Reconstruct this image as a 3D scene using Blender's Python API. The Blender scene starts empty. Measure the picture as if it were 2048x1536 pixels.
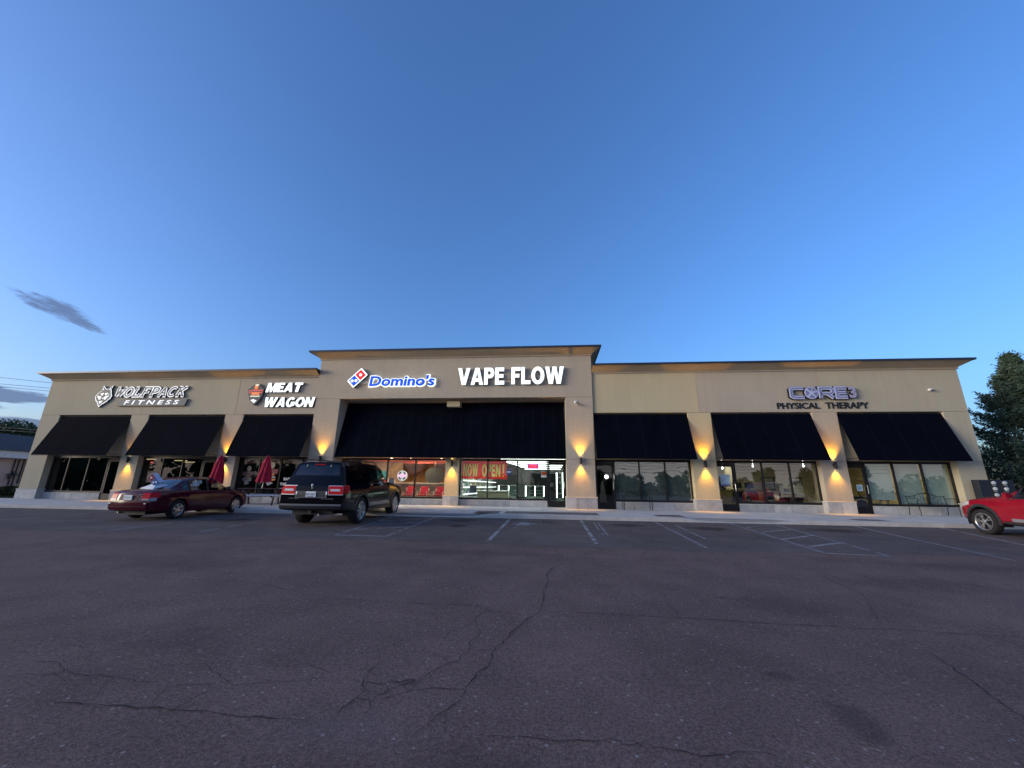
import bpy, bmesh, math, random
import numpy as np
from mathutils import Vector, Matrix

SC = bpy.context.scene
COL = SC.collection
R = math.radians
rnd = random.Random(7)

# ------------------------------------------------------------------ camera
cd = bpy.data.cameras.new('camera')
cam = bpy.data.objects.new('camera', cd)
COL.objects.link(cam)
cam.matrix_world = Matrix(((0.995548, 0.011013, 0.093608, 0.0),
                           (0.093344, -0.252827, -0.962998, -19.0),
                           (0.013061, 0.967449, -0.252729, 1.6),
                           (0, 0, 0, 1)))
cd.sensor_width = 36.0
cd.lens = 13.702
cd.clip_start = 0.05
cd.clip_end = 3000
SC.camera = cam

# ------------------------------------------------------------------ sky and light
SUN_EL, SUN_ROT = 5.0, -112.0
w = bpy.data.worlds.new('World')
SC.world = w
w.use_nodes = True
nt = w.node_tree
N, L = nt.nodes, nt.links
bg = N['Background']
sky = N.new('ShaderNodeTexSky')
sky.sky_type = 'NISHITA'
sky.sun_disc = False
sky.sun_elevation = R(SUN_EL)
sky.sun_rotation = R(SUN_ROT)
sky.ozone_density = 3.9
sky.air_density = 1.0
sky.dust_density = 2.6
bg.inputs[1].default_value = 0.102


def wmath(op, a, b=None, c=None):
    n = N.new('ShaderNodeMath')
    n.operation = op
    for i, v in enumerate((a, b, c)):
        if v is None:
            continue
        if isinstance(v, (int, float)):
            n.inputs[i].default_value = v
        else:
            L.new(v, n.inputs[i])
    return n.outputs[0]


# thin dusk clouds, laid out by direction in the sky (azimuth, elevation)
tc = N.new('ShaderNodeTexCoord')
sp = N.new('ShaderNodeSeparateXYZ')
L.new(tc.outputs['Generated'], sp.inputs[0])
azn = wmath('ARCTAN2', sp.outputs[0], sp.outputs[1])
eln = wmath('ARCSINE', sp.outputs[2])


def cloud(az0, el0, tilt, la, lb, scale, lo, hi, seed):
    """a soft patch of cloud about (az0, el0) degrees, la x lb degrees, tilted"""
    du = wmath('MULTIPLY', wmath('SUBTRACT', azn, R(az0)), math.cos(R(el0)))
    dv = wmath('SUBTRACT', eln, R(el0))
    c, s = math.cos(R(tilt)), math.sin(R(tilt))
    u = wmath('ADD', wmath('MULTIPLY', du, c), wmath('MULTIPLY', dv, s))
    v = wmath('SUBTRACT', wmath('MULTIPLY', dv, c), wmath('MULTIPLY', du, s))
    cx = N.new('ShaderNodeCombineXYZ')
    L.new(wmath('DIVIDE', u, R(la)), cx.inputs[0])
    L.new(wmath('DIVIDE', v, R(lb)), cx.inputs[1])
    cx.inputs[2].default_value = seed
    no = N.new('ShaderNodeTexNoise')
    no.inputs['Scale'].default_value = scale
    no.inputs['Detail'].default_value = 6
    no.inputs['Roughness'].default_value = 0.62
    no.inputs['Distortion'].default_value = 0.3
    L.new(cx.outputs[0], no.inputs['Vector'])
    uu = wmath('POWER', wmath('DIVIDE', u, R(la)), 2)
    vv = wmath('POWER', wmath('DIVIDE', v, R(lb)), 2)
    fall = wmath('SUBTRACT', 1.0, wmath('MINIMUM', wmath('ADD', uu, vv), 1.0))
    m = N.new('ShaderNodeMapRange')
    m.interpolation_type = 'SMOOTHSTEP'
    m.inputs[1].default_value = lo
    m.inputs[2].default_value = hi
    L.new(wmath('ADD', no.outputs[0], wmath('MULTIPLY', wmath('SUBTRACT', fall, 0.55), 0.75)), m.inputs[0])
    return wmath('MULTIPLY', m.outputs[0], wmath('MINIMUM', wmath('MULTIPLY', fall, 2.2), 1.0))


masks = [
    cloud(-57.2, 15.9, -13, 4.4, 1.25, 3.0, 0.44, 0.84, 3.1),
    cloud(-55.6, 15.2, -17, 3.0, 0.7, 3.0, 0.38, 0.85, 6.3),
    cloud(-60.0, 7.25, 3, 5.4, 0.95, 2.2, 0.28, 0.52, 8.4),
    cloud(-61.5, 6.1, 2, 4.2, 0.60, 2.2, 0.30, 0.55, 1.7),
    cloud(-58.5, 4.75, 2, 6.0, 0.85, 2.6, 0.28, 0.55, 5.5),
    cloud(-92.0, 7.5, 2, 24.0, 1.9, 2.6, 0.32, 0.60, 9.5)]
tot = masks[0]
for m_ in masks[1:]:
    tot = wmath('MAXIMUM', tot, m_)
mixc = N.new('ShaderNodeMixRGB')
mixc.inputs[2].default_value = (0.25, 0.37, 0.70, 1)
L.new(wmath('MULTIPLY', tot, 0.85), mixc.inputs[0])
# pale lilac dusk haze low in the sky, strongest behind and to the left, as the shop glass mirrors it
hz = N.new('ShaderNodeMapRange')
hz.interpolation_type = 'SMOOTHSTEP'
for i_, v_ in enumerate((R(21), R(1), 0.0, 1.0)):
    hz.inputs[i_ + 1].default_value = v_
L.new(eln, hz.inputs[0])
hd = N.new('ShaderNodeMapRange')
hd.interpolation_type = 'SMOOTHSTEP'
for i_, v_ in enumerate((-0.2, 0.6, 0.08, 0.9)):
    hd.inputs[i_ + 1].default_value = v_
L.new(wmath('ADD', wmath('MULTIPLY', sp.outputs[0], -0.3), wmath('MULTIPLY', sp.outputs[1], -0.95)), hd.inputs[0])
mixh = N.new('ShaderNodeMixRGB')
mixh.inputs[2].default_value = (1.2, 1.1, 1.12, 1)
L.new(wmath('MULTIPLY', hz.outputs[0], hd.outputs[0]), mixh.inputs[0])
wb = N.new('ShaderNodeMixRGB')          # camera white balance: a touch to magenta
wb.blend_type = 'MULTIPLY'
wb.inputs[0].default_value = 1.0
wb.inputs[2].default_value = (1.0, 0.955, 1.09, 1)
L.new(sky.outputs[0], wb.inputs[1])
L.new(wb.outputs[0], mixh.inputs[1])
L.new(mixh.outputs[0], mixc.inputs[1])
L.new(mixc.outputs[0], bg.inputs[0])

sl = bpy.data.lights.new('sun', 'SUN')
sl.energy = 0.88
sl.angle = R(30)
sl.color = (1.0, 0.90, 0.74)
so = bpy.data.objects.new('sun', sl)
COL.objects.link(so)
_e, _a = R(SUN_EL), R(SUN_ROT)
_d = Vector((math.sin(_a) * math.cos(_e), math.cos(_a) * math.cos(_e), math.sin(_e)))
so.rotation_euler = _d.to_track_quat('Z', 'Y').to_euler()
so.location = _d * 60

vs = SC.view_settings
vs.view_transform = 'Standard'
vs.look = 'None'
vs.exposure = 2.3
vs.gamma = 1.0
vs.use_curve_mapping = False
SC.cycles.use_denoising = True
SC.cycles.max_bounces = 5
SC.cycles.transparent_max_bounces = 16
SC.cycles.sample_clamp_indirect = 3.0

# ------------------------------------------------------------------ materials
MATS = {}


def mat(name, col, rough=0.7, metal=0.0, var=0.12, vscale=3.0, fine=0.0, fscale=120.0, bump=0.0, bscale=150.0,
        spec=0.4, coat=0.0, emit=None, estr=0.0, tint=None, streak=0.0):
    if name in MATS:
        return MATS[name]
    m = bpy.data.materials.new(name)
    m.use_nodes = True
    n, l = m.node_tree.nodes, m.node_tree.links
    b = n['Principled BSDF']
    b.inputs['Roughness'].default_value = rough
    b.inputs['Metallic'].default_value = metal
    b.inputs['Specular IOR Level'].default_value = spec
    if coat:
        b.inputs['Coat Weight'].default_value = coat
        b.inputs['Coat Roughness'].default_value = 0.06
    t = n.new('ShaderNodeTexCoord')
    c0 = tuple(max(0, x * (1 - var)) for x in col)
    c1 = tuple(min(1, x * (1 + var)) for x in (tint or col))
    no = n.new('ShaderNodeTexNoise')
    no.inputs['Scale'].default_value = vscale
    no.inputs['Detail'].default_value = 5
    no.inputs['Roughness'].default_value = 0.6
    l.new(t.outputs['Object'], no.inputs['Vector'])
    mr = n.new('ShaderNodeMapRange')
    mr.inputs[1].default_value = 0.3
    mr.inputs[2].default_value = 0.7
    l.new(no.outputs[0], mr.inputs[0])
    mx = n.new('ShaderNodeMixRGB')
    mx.inputs[1].default_value = (*c0, 1)
    mx.inputs[2].default_value = (*c1, 1)
    l.new(mr.outputs[0], mx.inputs[0])
    out = mx.outputs[0]
    if streak:
        mp = n.new('ShaderNodeMapping')
        mp.inputs['Scale'].default_value = (5.0, 5.0, 0.35)
        l.new(t.outputs['Object'], mp.inputs[0])
        n3 = n.new('ShaderNodeTexNoise')
        n3.inputs['Scale'].default_value = 1.0
        n3.inputs['Detail'].default_value = 4
        l.new(mp.outputs[0], n3.inputs['Vector'])
        r3 = n.new('ShaderNodeMapRange')
        r3.inputs[1].default_value = 0.45
        r3.inputs[2].default_value = 0.75
        r3.inputs[3].default_value = 1.0
        r3.inputs[4].default_value = 1.0 - streak
        l.new(n3.outputs[0], r3.inputs[0])
        m3 = n.new('ShaderNodeMixRGB')
        m3.blend_type = 'MULTIPLY'
        m3.inputs[0].default_value = 1.0
        l.new(out, m3.inputs[1])
        l.new(r3.outputs[0], m3.inputs[2])
        out = m3.outputs[0]
    if fine:
        n2 = n.new('ShaderNodeTexNoise')
        n2.inputs['Scale'].default_value = fscale
        n2.inputs['Detail'].default_value = 3
        l.new(t.outputs['Object'], n2.inputs['Vector'])
        r2 = n.new('ShaderNodeMapRange')
        r2.inputs[1].default_value = 0.3
        r2.inputs[2].default_value = 0.7
        r2.inputs[3].default_value = 1 - fine
        r2.inputs[4].default_value = 1 + fine
        l.new(n2.outputs[0], r2.inputs[0])
        m2 = n.new('ShaderNodeMixRGB')
        m2.blend_type = 'MULTIPLY'
        m2.inputs[0].default_value = 1.0
        l.new(out, m2.inputs[1])
        l.new(r2.outputs[0], m2.inputs[2])
        out = m2.outputs[0]
    l.new(out, b.inputs['Base Color'])
    if bump:
        nb = n.new('ShaderNodeTexNoise')
        nb.inputs['Scale'].default_value = bscale
        nb.inputs['Detail'].default_value = 4
        l.new(t.outputs['Object'], nb.inputs['Vector'])
        bp = n.new('ShaderNodeBump')
        bp.inputs['Strength'].default_value = bump
        bp.inputs['Distance'].default_value = 0.01
        l.new(nb.outputs[0], bp.inputs['Height'])
        l.new(bp.outputs[0], b.inputs['Normal'])
    if emit:
        b.inputs['Emission Color'].default_value = (*emit, 1)
        b.inputs['Emission Strength'].default_value = estr
    MATS[name] = m
    return m


def glass_mat(name, tint=(0.9, 0.95, 0.95), base=0.06, rough=0.0, wave=0.0):
    """thin glazing: clear transmission tinted by the sheet, Schlick reflection on top"""
    m = bpy.data.materials.new(name)
    m.use_nodes = True
    n, l = m.node_tree.nodes, m.node_tree.links
    n.remove(n['Principled BSDF'])
    tr = n.new('ShaderNodeBsdfTransparent')
    tr.inputs[0].default_value = (*tint, 1)
    gl = n.new('ShaderNodeBsdfGlossy')
    gl.inputs['Roughness'].default_value = rough
    gl.inputs[0].default_value = (0.95, 0.95, 0.97, 1)
    lw = n.new('ShaderNodeLayerWeight')
    lw.inputs[0].default_value = 0.5
    p = n.new('ShaderNodeMath')
    p.operation = 'POWER'
    p.inputs[1].default_value = 4.0
    l.new(lw.outputs['Facing'], p.inputs[0])
    q = n.new('ShaderNodeMath')
    q.operation = 'MULTIPLY_ADD'
    q.inputs[1].default_value = 1 - base
    q.inputs[2].default_value = base
    l.new(p.outputs[0], q.inputs[0])
    mx = n.new('ShaderNodeMixShader')
    l.new(q.outputs[0], mx.inputs[0])
    l.new(tr.outputs[0], mx.inputs[1])
    l.new(gl.outputs[0], mx.inputs[2])
    if wave:
        t = n.new('ShaderNodeTexCoord')
        no = n.new('ShaderNodeTexNoise')
        no.inputs['Scale'].default_value = 1.6
        no.inputs['Detail'].default_value = 1
        l.new(t.outputs['Object'], no.inputs['Vector'])
        bp = n.new('ShaderNodeBump')
        bp.inputs['Strength'].default_value = wave
        bp.inputs['Distance'].default_value = 0.02
        l.new(no.outputs[0], bp.inputs['Height'])
        l.new(bp.outputs[0], gl.inputs['Normal'])
    l.new(mx.outputs[0], n['Material Output'].inputs[0])
    MATS[name] = m
    return m


def emis(name, col, st, base=None):
    return mat(name, base or tuple(min(0.8, x) for x in col), 0.5, var=0.03, emit=col, estr=st)


# ------------------------------------------------------------------ mesh helpers
class MB:
    def __init__(s):
        s.v, s.f = [], []

    def add(s, vs, fs):
        o = len(s.v)
        s.v += [tuple(p) for p in vs]
        s.f += [tuple(i + o for i in f) for f in fs]
        return s

    def hexa(s, p):
        return s.add(p, [(0, 3, 2, 1), (4, 5, 6, 7), (0, 1, 5, 4), (1, 2, 6, 5), (2, 3, 7, 6), (3, 0, 4, 7)])

    def box(s, x0, x1, y0, y1, z0, z1):
        return s.hexa([(x0, y0, z0), (x1, y0, z0), (x1, y1, z0), (x0, y1, z0), (x0, y0, z1), (x1, y0, z1), (x1, y1, z1), (x0, y1, z1)])

    def bar(s, a, b, wd, hg, up=(0, 0, 1)):
        """rectangular bar between two points"""
        a, b = Vector(a), Vector(b)
        d = (b - a).normalized()
        u = Vector(up)
        x = d.cross(u)
        if x.length < 1e-4:
            x = d.cross(Vector((1, 0, 0)))
        x.normalize()
        u = x.cross(d)
        x, u = x * wd / 2, u * hg / 2
        return s.hexa([a - x - u, a + x - u, b + x - u, b - x - u, a - x + u, a + x + u, b + x + u, b - x + u])

    def tube(s, pts, r, n=8, cap=True):
        pts = [Vector(p) for p in pts]
        rs = r if isinstance(r, (list, tuple)) else [r] * len(pts)
        o = len(s.v)
        pn = None
        for i, p in enumerate(pts):
            d = (pts[min(i + 1, len(pts) - 1)] - pts[max(i - 1, 0)]).normalized()
            if pn is None:
                x = d.orthogonal().normalized()
            else:
                x = (pn - d * pn.dot(d)).normalized()
            pn = x
            y = d.cross(x)
            for k in range(n):
                a = 2 * math.pi * k / n
                s.v.append(tuple(p + (x * math.cos(a) + y * math.sin(a)) * rs[i]))
        for i in range(len(pts) - 1):
            for k in range(n):
                k2 = (k + 1) % n
                s.f.append((o + i * n + k, o + i * n + k2, o + (i + 1) * n + k2, o + (i + 1) * n + k))
        if cap:
            s.f.append(tuple(o + k for k in range(n))[::-1])
            s.f.append(tuple(o + (len(pts) - 1) * n + k for k in range(n)))
        return s

    def lathe(s, prof, n=24, mtx=None, close=False):
        """profile of (radius, height) spun about local Z"""
        mtx = mtx or Matrix()
        o = len(s.v)
        for r_, z in prof:
            for k in range(n):
                a = 2 * math.pi * k / n
                s.v.append(tuple(mtx @ Vector((r_ * math.cos(a), r_ * math.sin(a), z))))
        m = len(prof)
        for i in range(m if close else m - 1):
            j = (i + 1) % m
            for k in range(n):
                k2 = (k + 1) % n
                s.f.append((o + i * n + k, o + i * n + k2, o + j * n + k2, o + j * n + k))
        if not close:
            s.f.append(tuple(o + k for k in range(n))[::-1])
            s.f.append(tuple(o + (m - 1) * n + k for k in range(n)))
        return s

    def poly(s, pts, y0, y1):
        """extrude an outline drawn in the X-Z plane from y0 (front) to y1 (back)"""
        a = sum(pts[i][0] * pts[(i + 1) % len(pts)][1] - pts[(i + 1) % len(pts)][0] * pts[i][1] for i in range(len(pts)))
        if a < 0:
            pts = pts[::-1]
        n = len(pts)
        vs = [(x, y0, z) for x, z in pts] + [(x, y1, z) for x, z in pts]
        fs = [tuple(range(n)), tuple(range(2 * n - 1, n - 1, -1))]
        fs += [(i, n + i, n + (i + 1) % n, (i + 1) % n) for i in range(n)]
        return s.add(vs, fs)

    def grid(s, P):
        """P[i][j] points"""
        o = len(s.v)
        m, n = len(P), len(P[0])
        for row in P:
            s.v += [tuple(p) for p in row]
        for i in range(m - 1):
            for j in range(n - 1):
                s.f.append((o + i * n + j, o + i * n + j + 1, o + (i + 1) * n + j + 1, o + (i + 1) * n + j))
        return s

    def mesh(s, name, bevel=0.0, smooth=None, seg=1, merge=False):
        me = bpy.data.meshes.new(name)
        me.from_pydata(s.v, [], s.f)
        if bevel or merge or smooth is not None:
            bm = bmesh.new()
            bm.from_mesh(me)
            if merge:
                bmesh.ops.remove_doubles(bm, verts=bm.verts, dist=1e-4)
                bmesh.ops.dissolve_degenerate(bm, dist=1e-5, edges=bm.edges)
            if bevel:
                bmesh.ops.bevel(bm, geom=bm.edges[:], offset=bevel, segments=seg, affect='EDGES', profile=0.6)
            if smooth is not None:
                for f in bm.faces:
                    f.smooth = True
                for e in bm.edges:
                    if len(e.link_faces) == 2 and e.calc_face_angle(0) > R(smooth):
                        e.smooth = False
            bm.to_mesh(me)
            bm.free()
        me.update()
        return me

    def build(s, name, m, parent=None, bevel=0.0, smooth=None, kind=None, seg=1, merge=False):
        return link(name, s.mesh(name, bevel, smooth, seg, merge), m, parent, kind)


LOCAL = set()


def link(name, me, m, parent=None, kind=None):
    o = bpy.data.objects.new(name, me)
    COL.objects.link(o)
    if m is not None:
        m = MATS[m] if isinstance(m, str) else m
        if not me.materials:
            me.materials.append(m)
        else:
            o.material_slots[0].link = 'OBJECT'
            o.material_slots[0].material = m
    if parent is not None:
        o.parent = parent
        if parent.type == 'EMPTY' and parent.name not in LOCAL:
            o.location = -parent.location
    if kind:
        o['kind'] = kind
    return o


def tag(o, label, cat, group=None):
    o['label'] = label
    o['category'] = cat
    if group:
        o['group'] = group
    return o


def thing(name, label, cat, loc=(0, 0, 0), group=None, rot=None):
    """an Empty at the thing's base; parts are given in world coordinates unless rot is set"""
    o = bpy.data.objects.new(name, None)
    COL.objects.link(o)
    o.empty_display_size = 0.2
    o.location = loc
    if rot is not None:
        o.rotation_euler = rot
        LOCAL.add(o.name)
    return tag(o, label, cat, group)


def copy_tree(o, parent=None):
    c = o.copy()
    COL.objects.link(c)
    c.parent = parent
    for ch in list(o.children):
        copy_tree(ch, c)
    if o.name in LOCAL:
        LOCAL.add(c.name)
    return c


def box_part(name, m, parent, x0, x1, y0, y1, z0, z1, bevel=0.0, kind=None):
    return MB().box(x0, x1, y0, y1, z0, z1).build(name, m, parent, bevel, kind=kind)


# ------------------------------------------------------------------ lettering (built-in face, one mesh a letter)
_FC = bpy.data.curves.new('lettering', 'FONT')
_FO = bpy.data.objects.new('lettering', _FC)
COL.objects.link(_FO)


def _text(body, bold, shear, ext):
    _FC.body = body
    _FC.offset = bold
    _FC.shear = shear
    _FC.extrude = ext
    _FC.resolution_u = 4
    dg = bpy.context.evaluated_depsgraph_get()
    dg.update()
    return bpy.data.meshes.new_from_object(_FO.evaluated_get(dg))


def text_line(s, x0, x1, z0, z1, y, depth, m, parent, bold=0.0, shear=0.0, name='letter', capref=None, joined=False):
    """letters of s fitted between x0..x1 with capitals z0..z1, faces at y looking to -Y"""
    glyphs, xs = [], []
    for k, ch in enumerate(s):
        if ch == ' ':
            continue
        me = _text(ch, bold, shear, 0.5)
        co = np.empty(len(me.vertices) * 3)
        me.vertices.foreach_get('co', co)
        co = co.reshape(-1, 3)
        pm = _text(s[:k + 1], bold, shear, 0.0)
        pc = np.empty(len(pm.vertices) * 3)
        pm.vertices.foreach_get('co', pc)
        pc = pc.reshape(-1, 3)
        dx = pc[:, 0].max() - co[:, 0].max() if k else 0.0
        bpy.data.meshes.remove(pm)
        co[:, 0] += dx
        glyphs.append((me, co))
    allc = np.vstack([c for _, c in glyphs])
    mnx, mxx = allc[:, 0].min(), allc[:, 0].max()
    if capref:
        rm = _text(capref, bold, shear, 0.0)
        rc = np.empty(len(rm.vertices) * 3)
        rm.vertices.foreach_get('co', rc)
        rc = rc.reshape(-1, 3)
        mny, mxy = rc[:, 1].min(), rc[:, 1].max()
        bpy.data.meshes.remove(rm)
    else:
        mny, mxy = allc[:, 1].min(), allc[:, 1].max()
    obs = []
    J = MB()
    for me, co in glyphs:
        X = x0 + (co[:, 0] - mnx) / (mxx - mnx) * (x1 - x0)
        Z = z0 + (co[:, 1] - mny) / (mxy - mny) * (z1 - z0)
        Y = y + (0.5 - co[:, 2]) * depth
        vs_ = list(zip(X.tolist(), Y.tolist(), Z.tolist()))
        fs_ = [tuple(p.vertices) for p in me.polygons]
        bpy.data.meshes.remove(me)
        if joined:
            J.add(vs_, fs_)
        else:
            obs.append(MB().add(vs_, fs_).build(name, m, parent))
    if joined:
        obs.append(J.build(name, m, parent))
    return obs


def ribbon(mb, pts, wd, y0, y1, closed=False):
    """a stroke of constant width along pts in the X-Z plane, extruded y0 (front) to y1"""
    n = len(pts)
    P = [Vector((p[0], p[1])) for p in pts]
    Lf, Rt = [], []
    for i in range(n):
        if closed:
            a, b, c = P[i - 1], P[i], P[(i + 1) % n]
        else:
            a, b, c = P[max(i - 1, 0)], P[i], P[min(i + 1, n - 1)]
        d1 = (b - a) if (b - a).length > 1e-6 else (c - b)
        d2 = (c - b) if (c - b).length > 1e-6 else d1
        n1 = Vector((-d1.y, d1.x)).normalized()
        n2 = Vector((-d2.y, d2.x)).normalized()
        mm = (n1 + n2)
        mm = mm.normalized() if mm.length > 1e-4 else n1
        k = min(1.0 / max(mm.dot(n1), 0.35), 2.2)
        Lf.append(b + mm * wd / 2 * k)
        Rt.append(b - mm * wd / 2 * k)
    rng = range(n if closed else n - 1)
    for i in rng:
        j = (i + 1) % n
        q = [Lf[i], Rt[i], Rt[j], Lf[j]]
        mb.add([(p.x, y0, p.y) for p in q] + [(p.x, y1, p.y) for p in q],
               [(0, 1, 2, 3), (7, 6, 5, 4), (0, 4, 5, 1), (1, 5, 6, 2), (2, 6, 7, 3), (3, 7, 4, 0)])
    return mb


def arc(cx, cz, rx, rz, a0, a1, n=12):
    return [(cx + rx * math.cos(R(a0 + (a1 - a0) * i / n)), cz + rz * math.sin(R(a0 + (a1 - a0) * i / n))) for i in range(n + 1)]


# ================================================================== MATERIAL SET
STUCCO_A = mat('stucco warm', (0.44, 0.385, 0.275), 0.92, var=0.05, vscale=0.5, fine=0.08, fscale=22, bump=0.5, bscale=34, spec=0.2, streak=0.055)  # albedo lowered: lens vignetting at the left is put into the colour
STUCCO_B = mat('stucco grey', (0.445, 0.375, 0.285), 0.92, var=0.05, vscale=0.6, fine=0.08, fscale=22, bump=0.5, bscale=34, spec=0.2, streak=0.055)
STUCCO_C = mat('stucco sand', (0.515, 0.43, 0.27), 0.92, var=0.05, vscale=0.5, fine=0.08, fscale=22, bump=0.5, bscale=34, spec=0.2, streak=0.055)
CORN = mat('cornice coating', (0.40, 0.32, 0.225), 0.9, var=0.06, vscale=0.8, fine=0.06, spec=0.2, streak=0.06)
COPING = mat('dark metal coping', (0.035, 0.045, 0.07), 0.4, metal=0.5, var=0.1)
ROOFM = mat('flat roof felt', (0.05, 0.05, 0.055), 0.95, var=0.15, vscale=1)
STONE = mat('grey stone veneer', (0.42, 0.41, 0.39), 0.85, var=0.16, vscale=4.5, fine=0.12, fscale=60, bump=0.4, bscale=60, spec=0.25)
STONE2 = mat('grey stone veneer pale', (0.50, 0.485, 0.46), 0.85, var=0.15, vscale=4.0, fine=0.12, fscale=60, bump=0.4, bscale=60, spec=0.25)
STONE3 = mat('grey stone veneer dark', (0.36, 0.36, 0.355), 0.85, var=0.18, vscale=4.0, fine=0.12, fscale=60, bump=0.4, bscale=60, spec=0.25)
STONEC = mat('cast stone cap', (0.52, 0.49, 0.44), 0.85, var=0.08, vscale=3, fine=0.08)
MORTAR = mat('mortar', (0.27, 0.26, 0.25), 0.95, var=0.1)
BRONZE = mat('dark bronze aluminium', (0.016, 0.014, 0.013), 0.45, metal=0.3, var=0.15)
BRONZE2 = mat('taupe bronze aluminium', (0.042, 0.035, 0.029), 0.5, metal=0.2, var=0.12)
AWN = mat('black awning fabric', (0.0016, 0.0026, 0.0068), 0.95, var=0.3, vscale=1.3, fine=0.3, fscale=45, bump=0.15, bscale=25, spec=0.05)
SEAM = mat('awning seam binding', (0.006, 0.007, 0.011), 0.9, var=0.2, spec=0.1)
AWNF = mat('black awning tube', (0.02, 0.02, 0.02), 0.5, var=0.1)
G_CLEAR = glass_mat('shop glass', (0.965, 0.98, 0.975), 0.045, wave=0.02)
G_DARK = glass_mat('smoked shop glass', (0.6, 0.65, 0.65), 0.075, wave=0.02)
G_FILM = glass_mat('mirror film glass', (0.8, 0.84, 0.82), 0.19, wave=0.09)
G_SOFT = glass_mat('solar film glass', (0.88, 0.92, 0.91), 0.13, wave=0.03)
STEEL = mat('brushed steel', (0.55, 0.55, 0.55), 0.3, metal=1.0, var=0.06)
CHROME = mat('chrome', (0.75, 0.75, 0.77), 0.12, metal=1.0, var=0.02)
WHITEP = mat('white paint', (0.72, 0.72, 0.70), 0.55, var=0.05)
DARKP = mat('black plastic', (0.014, 0.014, 0.015), 0.5, var=0.15)
RUBBER = mat('tyre rubber', (0.016, 0.016, 0.017), 0.85, var=0.2, vscale=8, bump=0.2)
CONC = mat('pavement concrete', (0.58, 0.545, 0.495), 0.9, var=0.10, vscale=1.3, fine=0.09, fscale=70, bump=0.25, bscale=120, spec=0.25)
CONC2 = mat('pavement concrete worn', (0.53, 0.50, 0.46), 0.9, var=0.12, vscale=1.6, fine=0.09, fscale=70, bump=0.25, bscale=120, spec=0.25)
KERB = mat('kerb concrete', (0.48, 0.445, 0.395), 0.9, var=0.14, vscale=2.2, fine=0.1, fscale=60, bump=0.3, spec=0.25)
PAVER = mat('brown paver', (0.115, 0.08, 0.07), 0.85, var=0.25, vscale=9, fine=0.1)
PAVER2 = mat('grey paver', (0.15, 0.13, 0.125), 0.85, var=0.25, vscale=9, fine=0.1)
TACT = mat('red tactile paving', (0.17, 0.075, 0.06), 0.85, var=0.2, vscale=9)
PAINT = mat('worn road paint', (0.25, 0.25, 0.26), 0.8, var=0.45, vscale=7, fine=0.4, fscale=45)
PAINT2 = mat('old road paint', (0.185, 0.185, 0.195), 0.85, var=0.4, vscale=8, fine=0.4, fscale=40)
CRACK = mat('crack filler', (0.020, 0.016, 0.016), 0.95, var=0.3, vscale=10)


def asphalt(name, c_lo, c_hi, speck, bscale=95.0, patch=0.18):
    m = bpy.data.materials.new(name)
    m.use_nodes = True
    n, l = m.node_tree.nodes, m.node_tree.links
    b = n['Principled BSDF']
    b.inputs['Roughness'].default_value = 0.9
    b.inputs['Specular IOR Level'].default_value = 0.25
    t = n.new('ShaderNodeTexCoord')

    def noise(sc, det, rough=0.6):
        x = n.new('ShaderNodeTexNoise')
        x.inputs['Scale'].default_value = sc
        x.inputs['Detail'].default_value = det
        x.inputs['Roughness'].default_value = rough
        l.new(t.outputs['Object'], x.inputs['Vector'])
        return x.outputs[0]

    def rng(v, a, b_, c, d):
        x = n.new('ShaderNodeMapRange')
        for i, k in enumerate((a, b_, c, d)):
            x.inputs[i + 1].default_value = k
        l.new(v, x.inputs[0])
        return x.outputs[0]

    def mul(col, v):
        x = n.new('ShaderNodeMixRGB')
        x.blend_type = 'MULTIPLY'
        x.inputs[0].default_value = 1
        l.new(col, x.inputs[1])
        l.new(v, x.inputs[2])
        return x.outputs[0]
    mx = n.new('ShaderNodeMixRGB')
    mx.inputs[1].default_value = (*c_lo, 1)
    mx.inputs[2].default_value = (*c_hi, 1)
    l.new(rng(noise(0.22, 4), 0.35, 0.65, 0, 1), mx.inputs[0])
    c = mul(mx.outputs[0], rng(noise(1.3, 6), 0.3, 0.7, 1 - patch, 1 + patch))
    c = mul(c, rng(noise(42, 3, 0.8), 0.28, 0.72, 0.5, 1.5))
    c = mul(c, rng(noise(130, 2, 0.8), 0.3, 0.7, 0.62, 1.38))
    # pale stones in the binder
    for sc, th, k in ((70.0, 0.11, 0.55), (28.0, 0.045, 0.8)):
        v = n.new('ShaderNodeTexVoronoi')
        v.inputs['Scale'].default_value = sc
        l.new(t.outputs['Object'], v.inputs['Vector'])
        sel = n.new('ShaderNodeSeparateColor')
        l.new(v.outputs['Color'], sel.inputs[0])
        a_ = rng(v.outputs['Distance'], 0.28, 0.36, 1, 0)
        b2 = rng(sel.outputs[0], th, th * 0.8, 0, 1)
        mm = n.new('ShaderNodeMath')
        mm.operation = 'MULTIPLY'
        l.new(a_, mm.inputs[0])
        l.new(b2, mm.inputs[1])
        m3 = n.new('ShaderNodeMath')
        m3.operation = 'MULTIPLY'
        m3.inputs[1].default_value = k
        l.new(mm.outputs[0], m3.inputs[0])
        x = n.new('ShaderNodeMixRGB')
        x.inputs[2].default_value = (*speck, 1)
        l.new(m3.outputs[0], x.inputs[0])
        l.new(c, x.inputs[1])
        c = x.outputs[0]
    l.new(c, b.inputs['Base Color'])
    bp = n.new('ShaderNodeBump')
    bp.inputs['Strength'].default_value = 0.8
    bp.inputs['Distance'].default_value = 0.012
    l.new(noise(bscale, 4, 0.75), bp.inputs['Height'])
    l.new(bp.outputs[0], b.inputs['Normal'])
    MATS[name] = m
    return m


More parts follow.
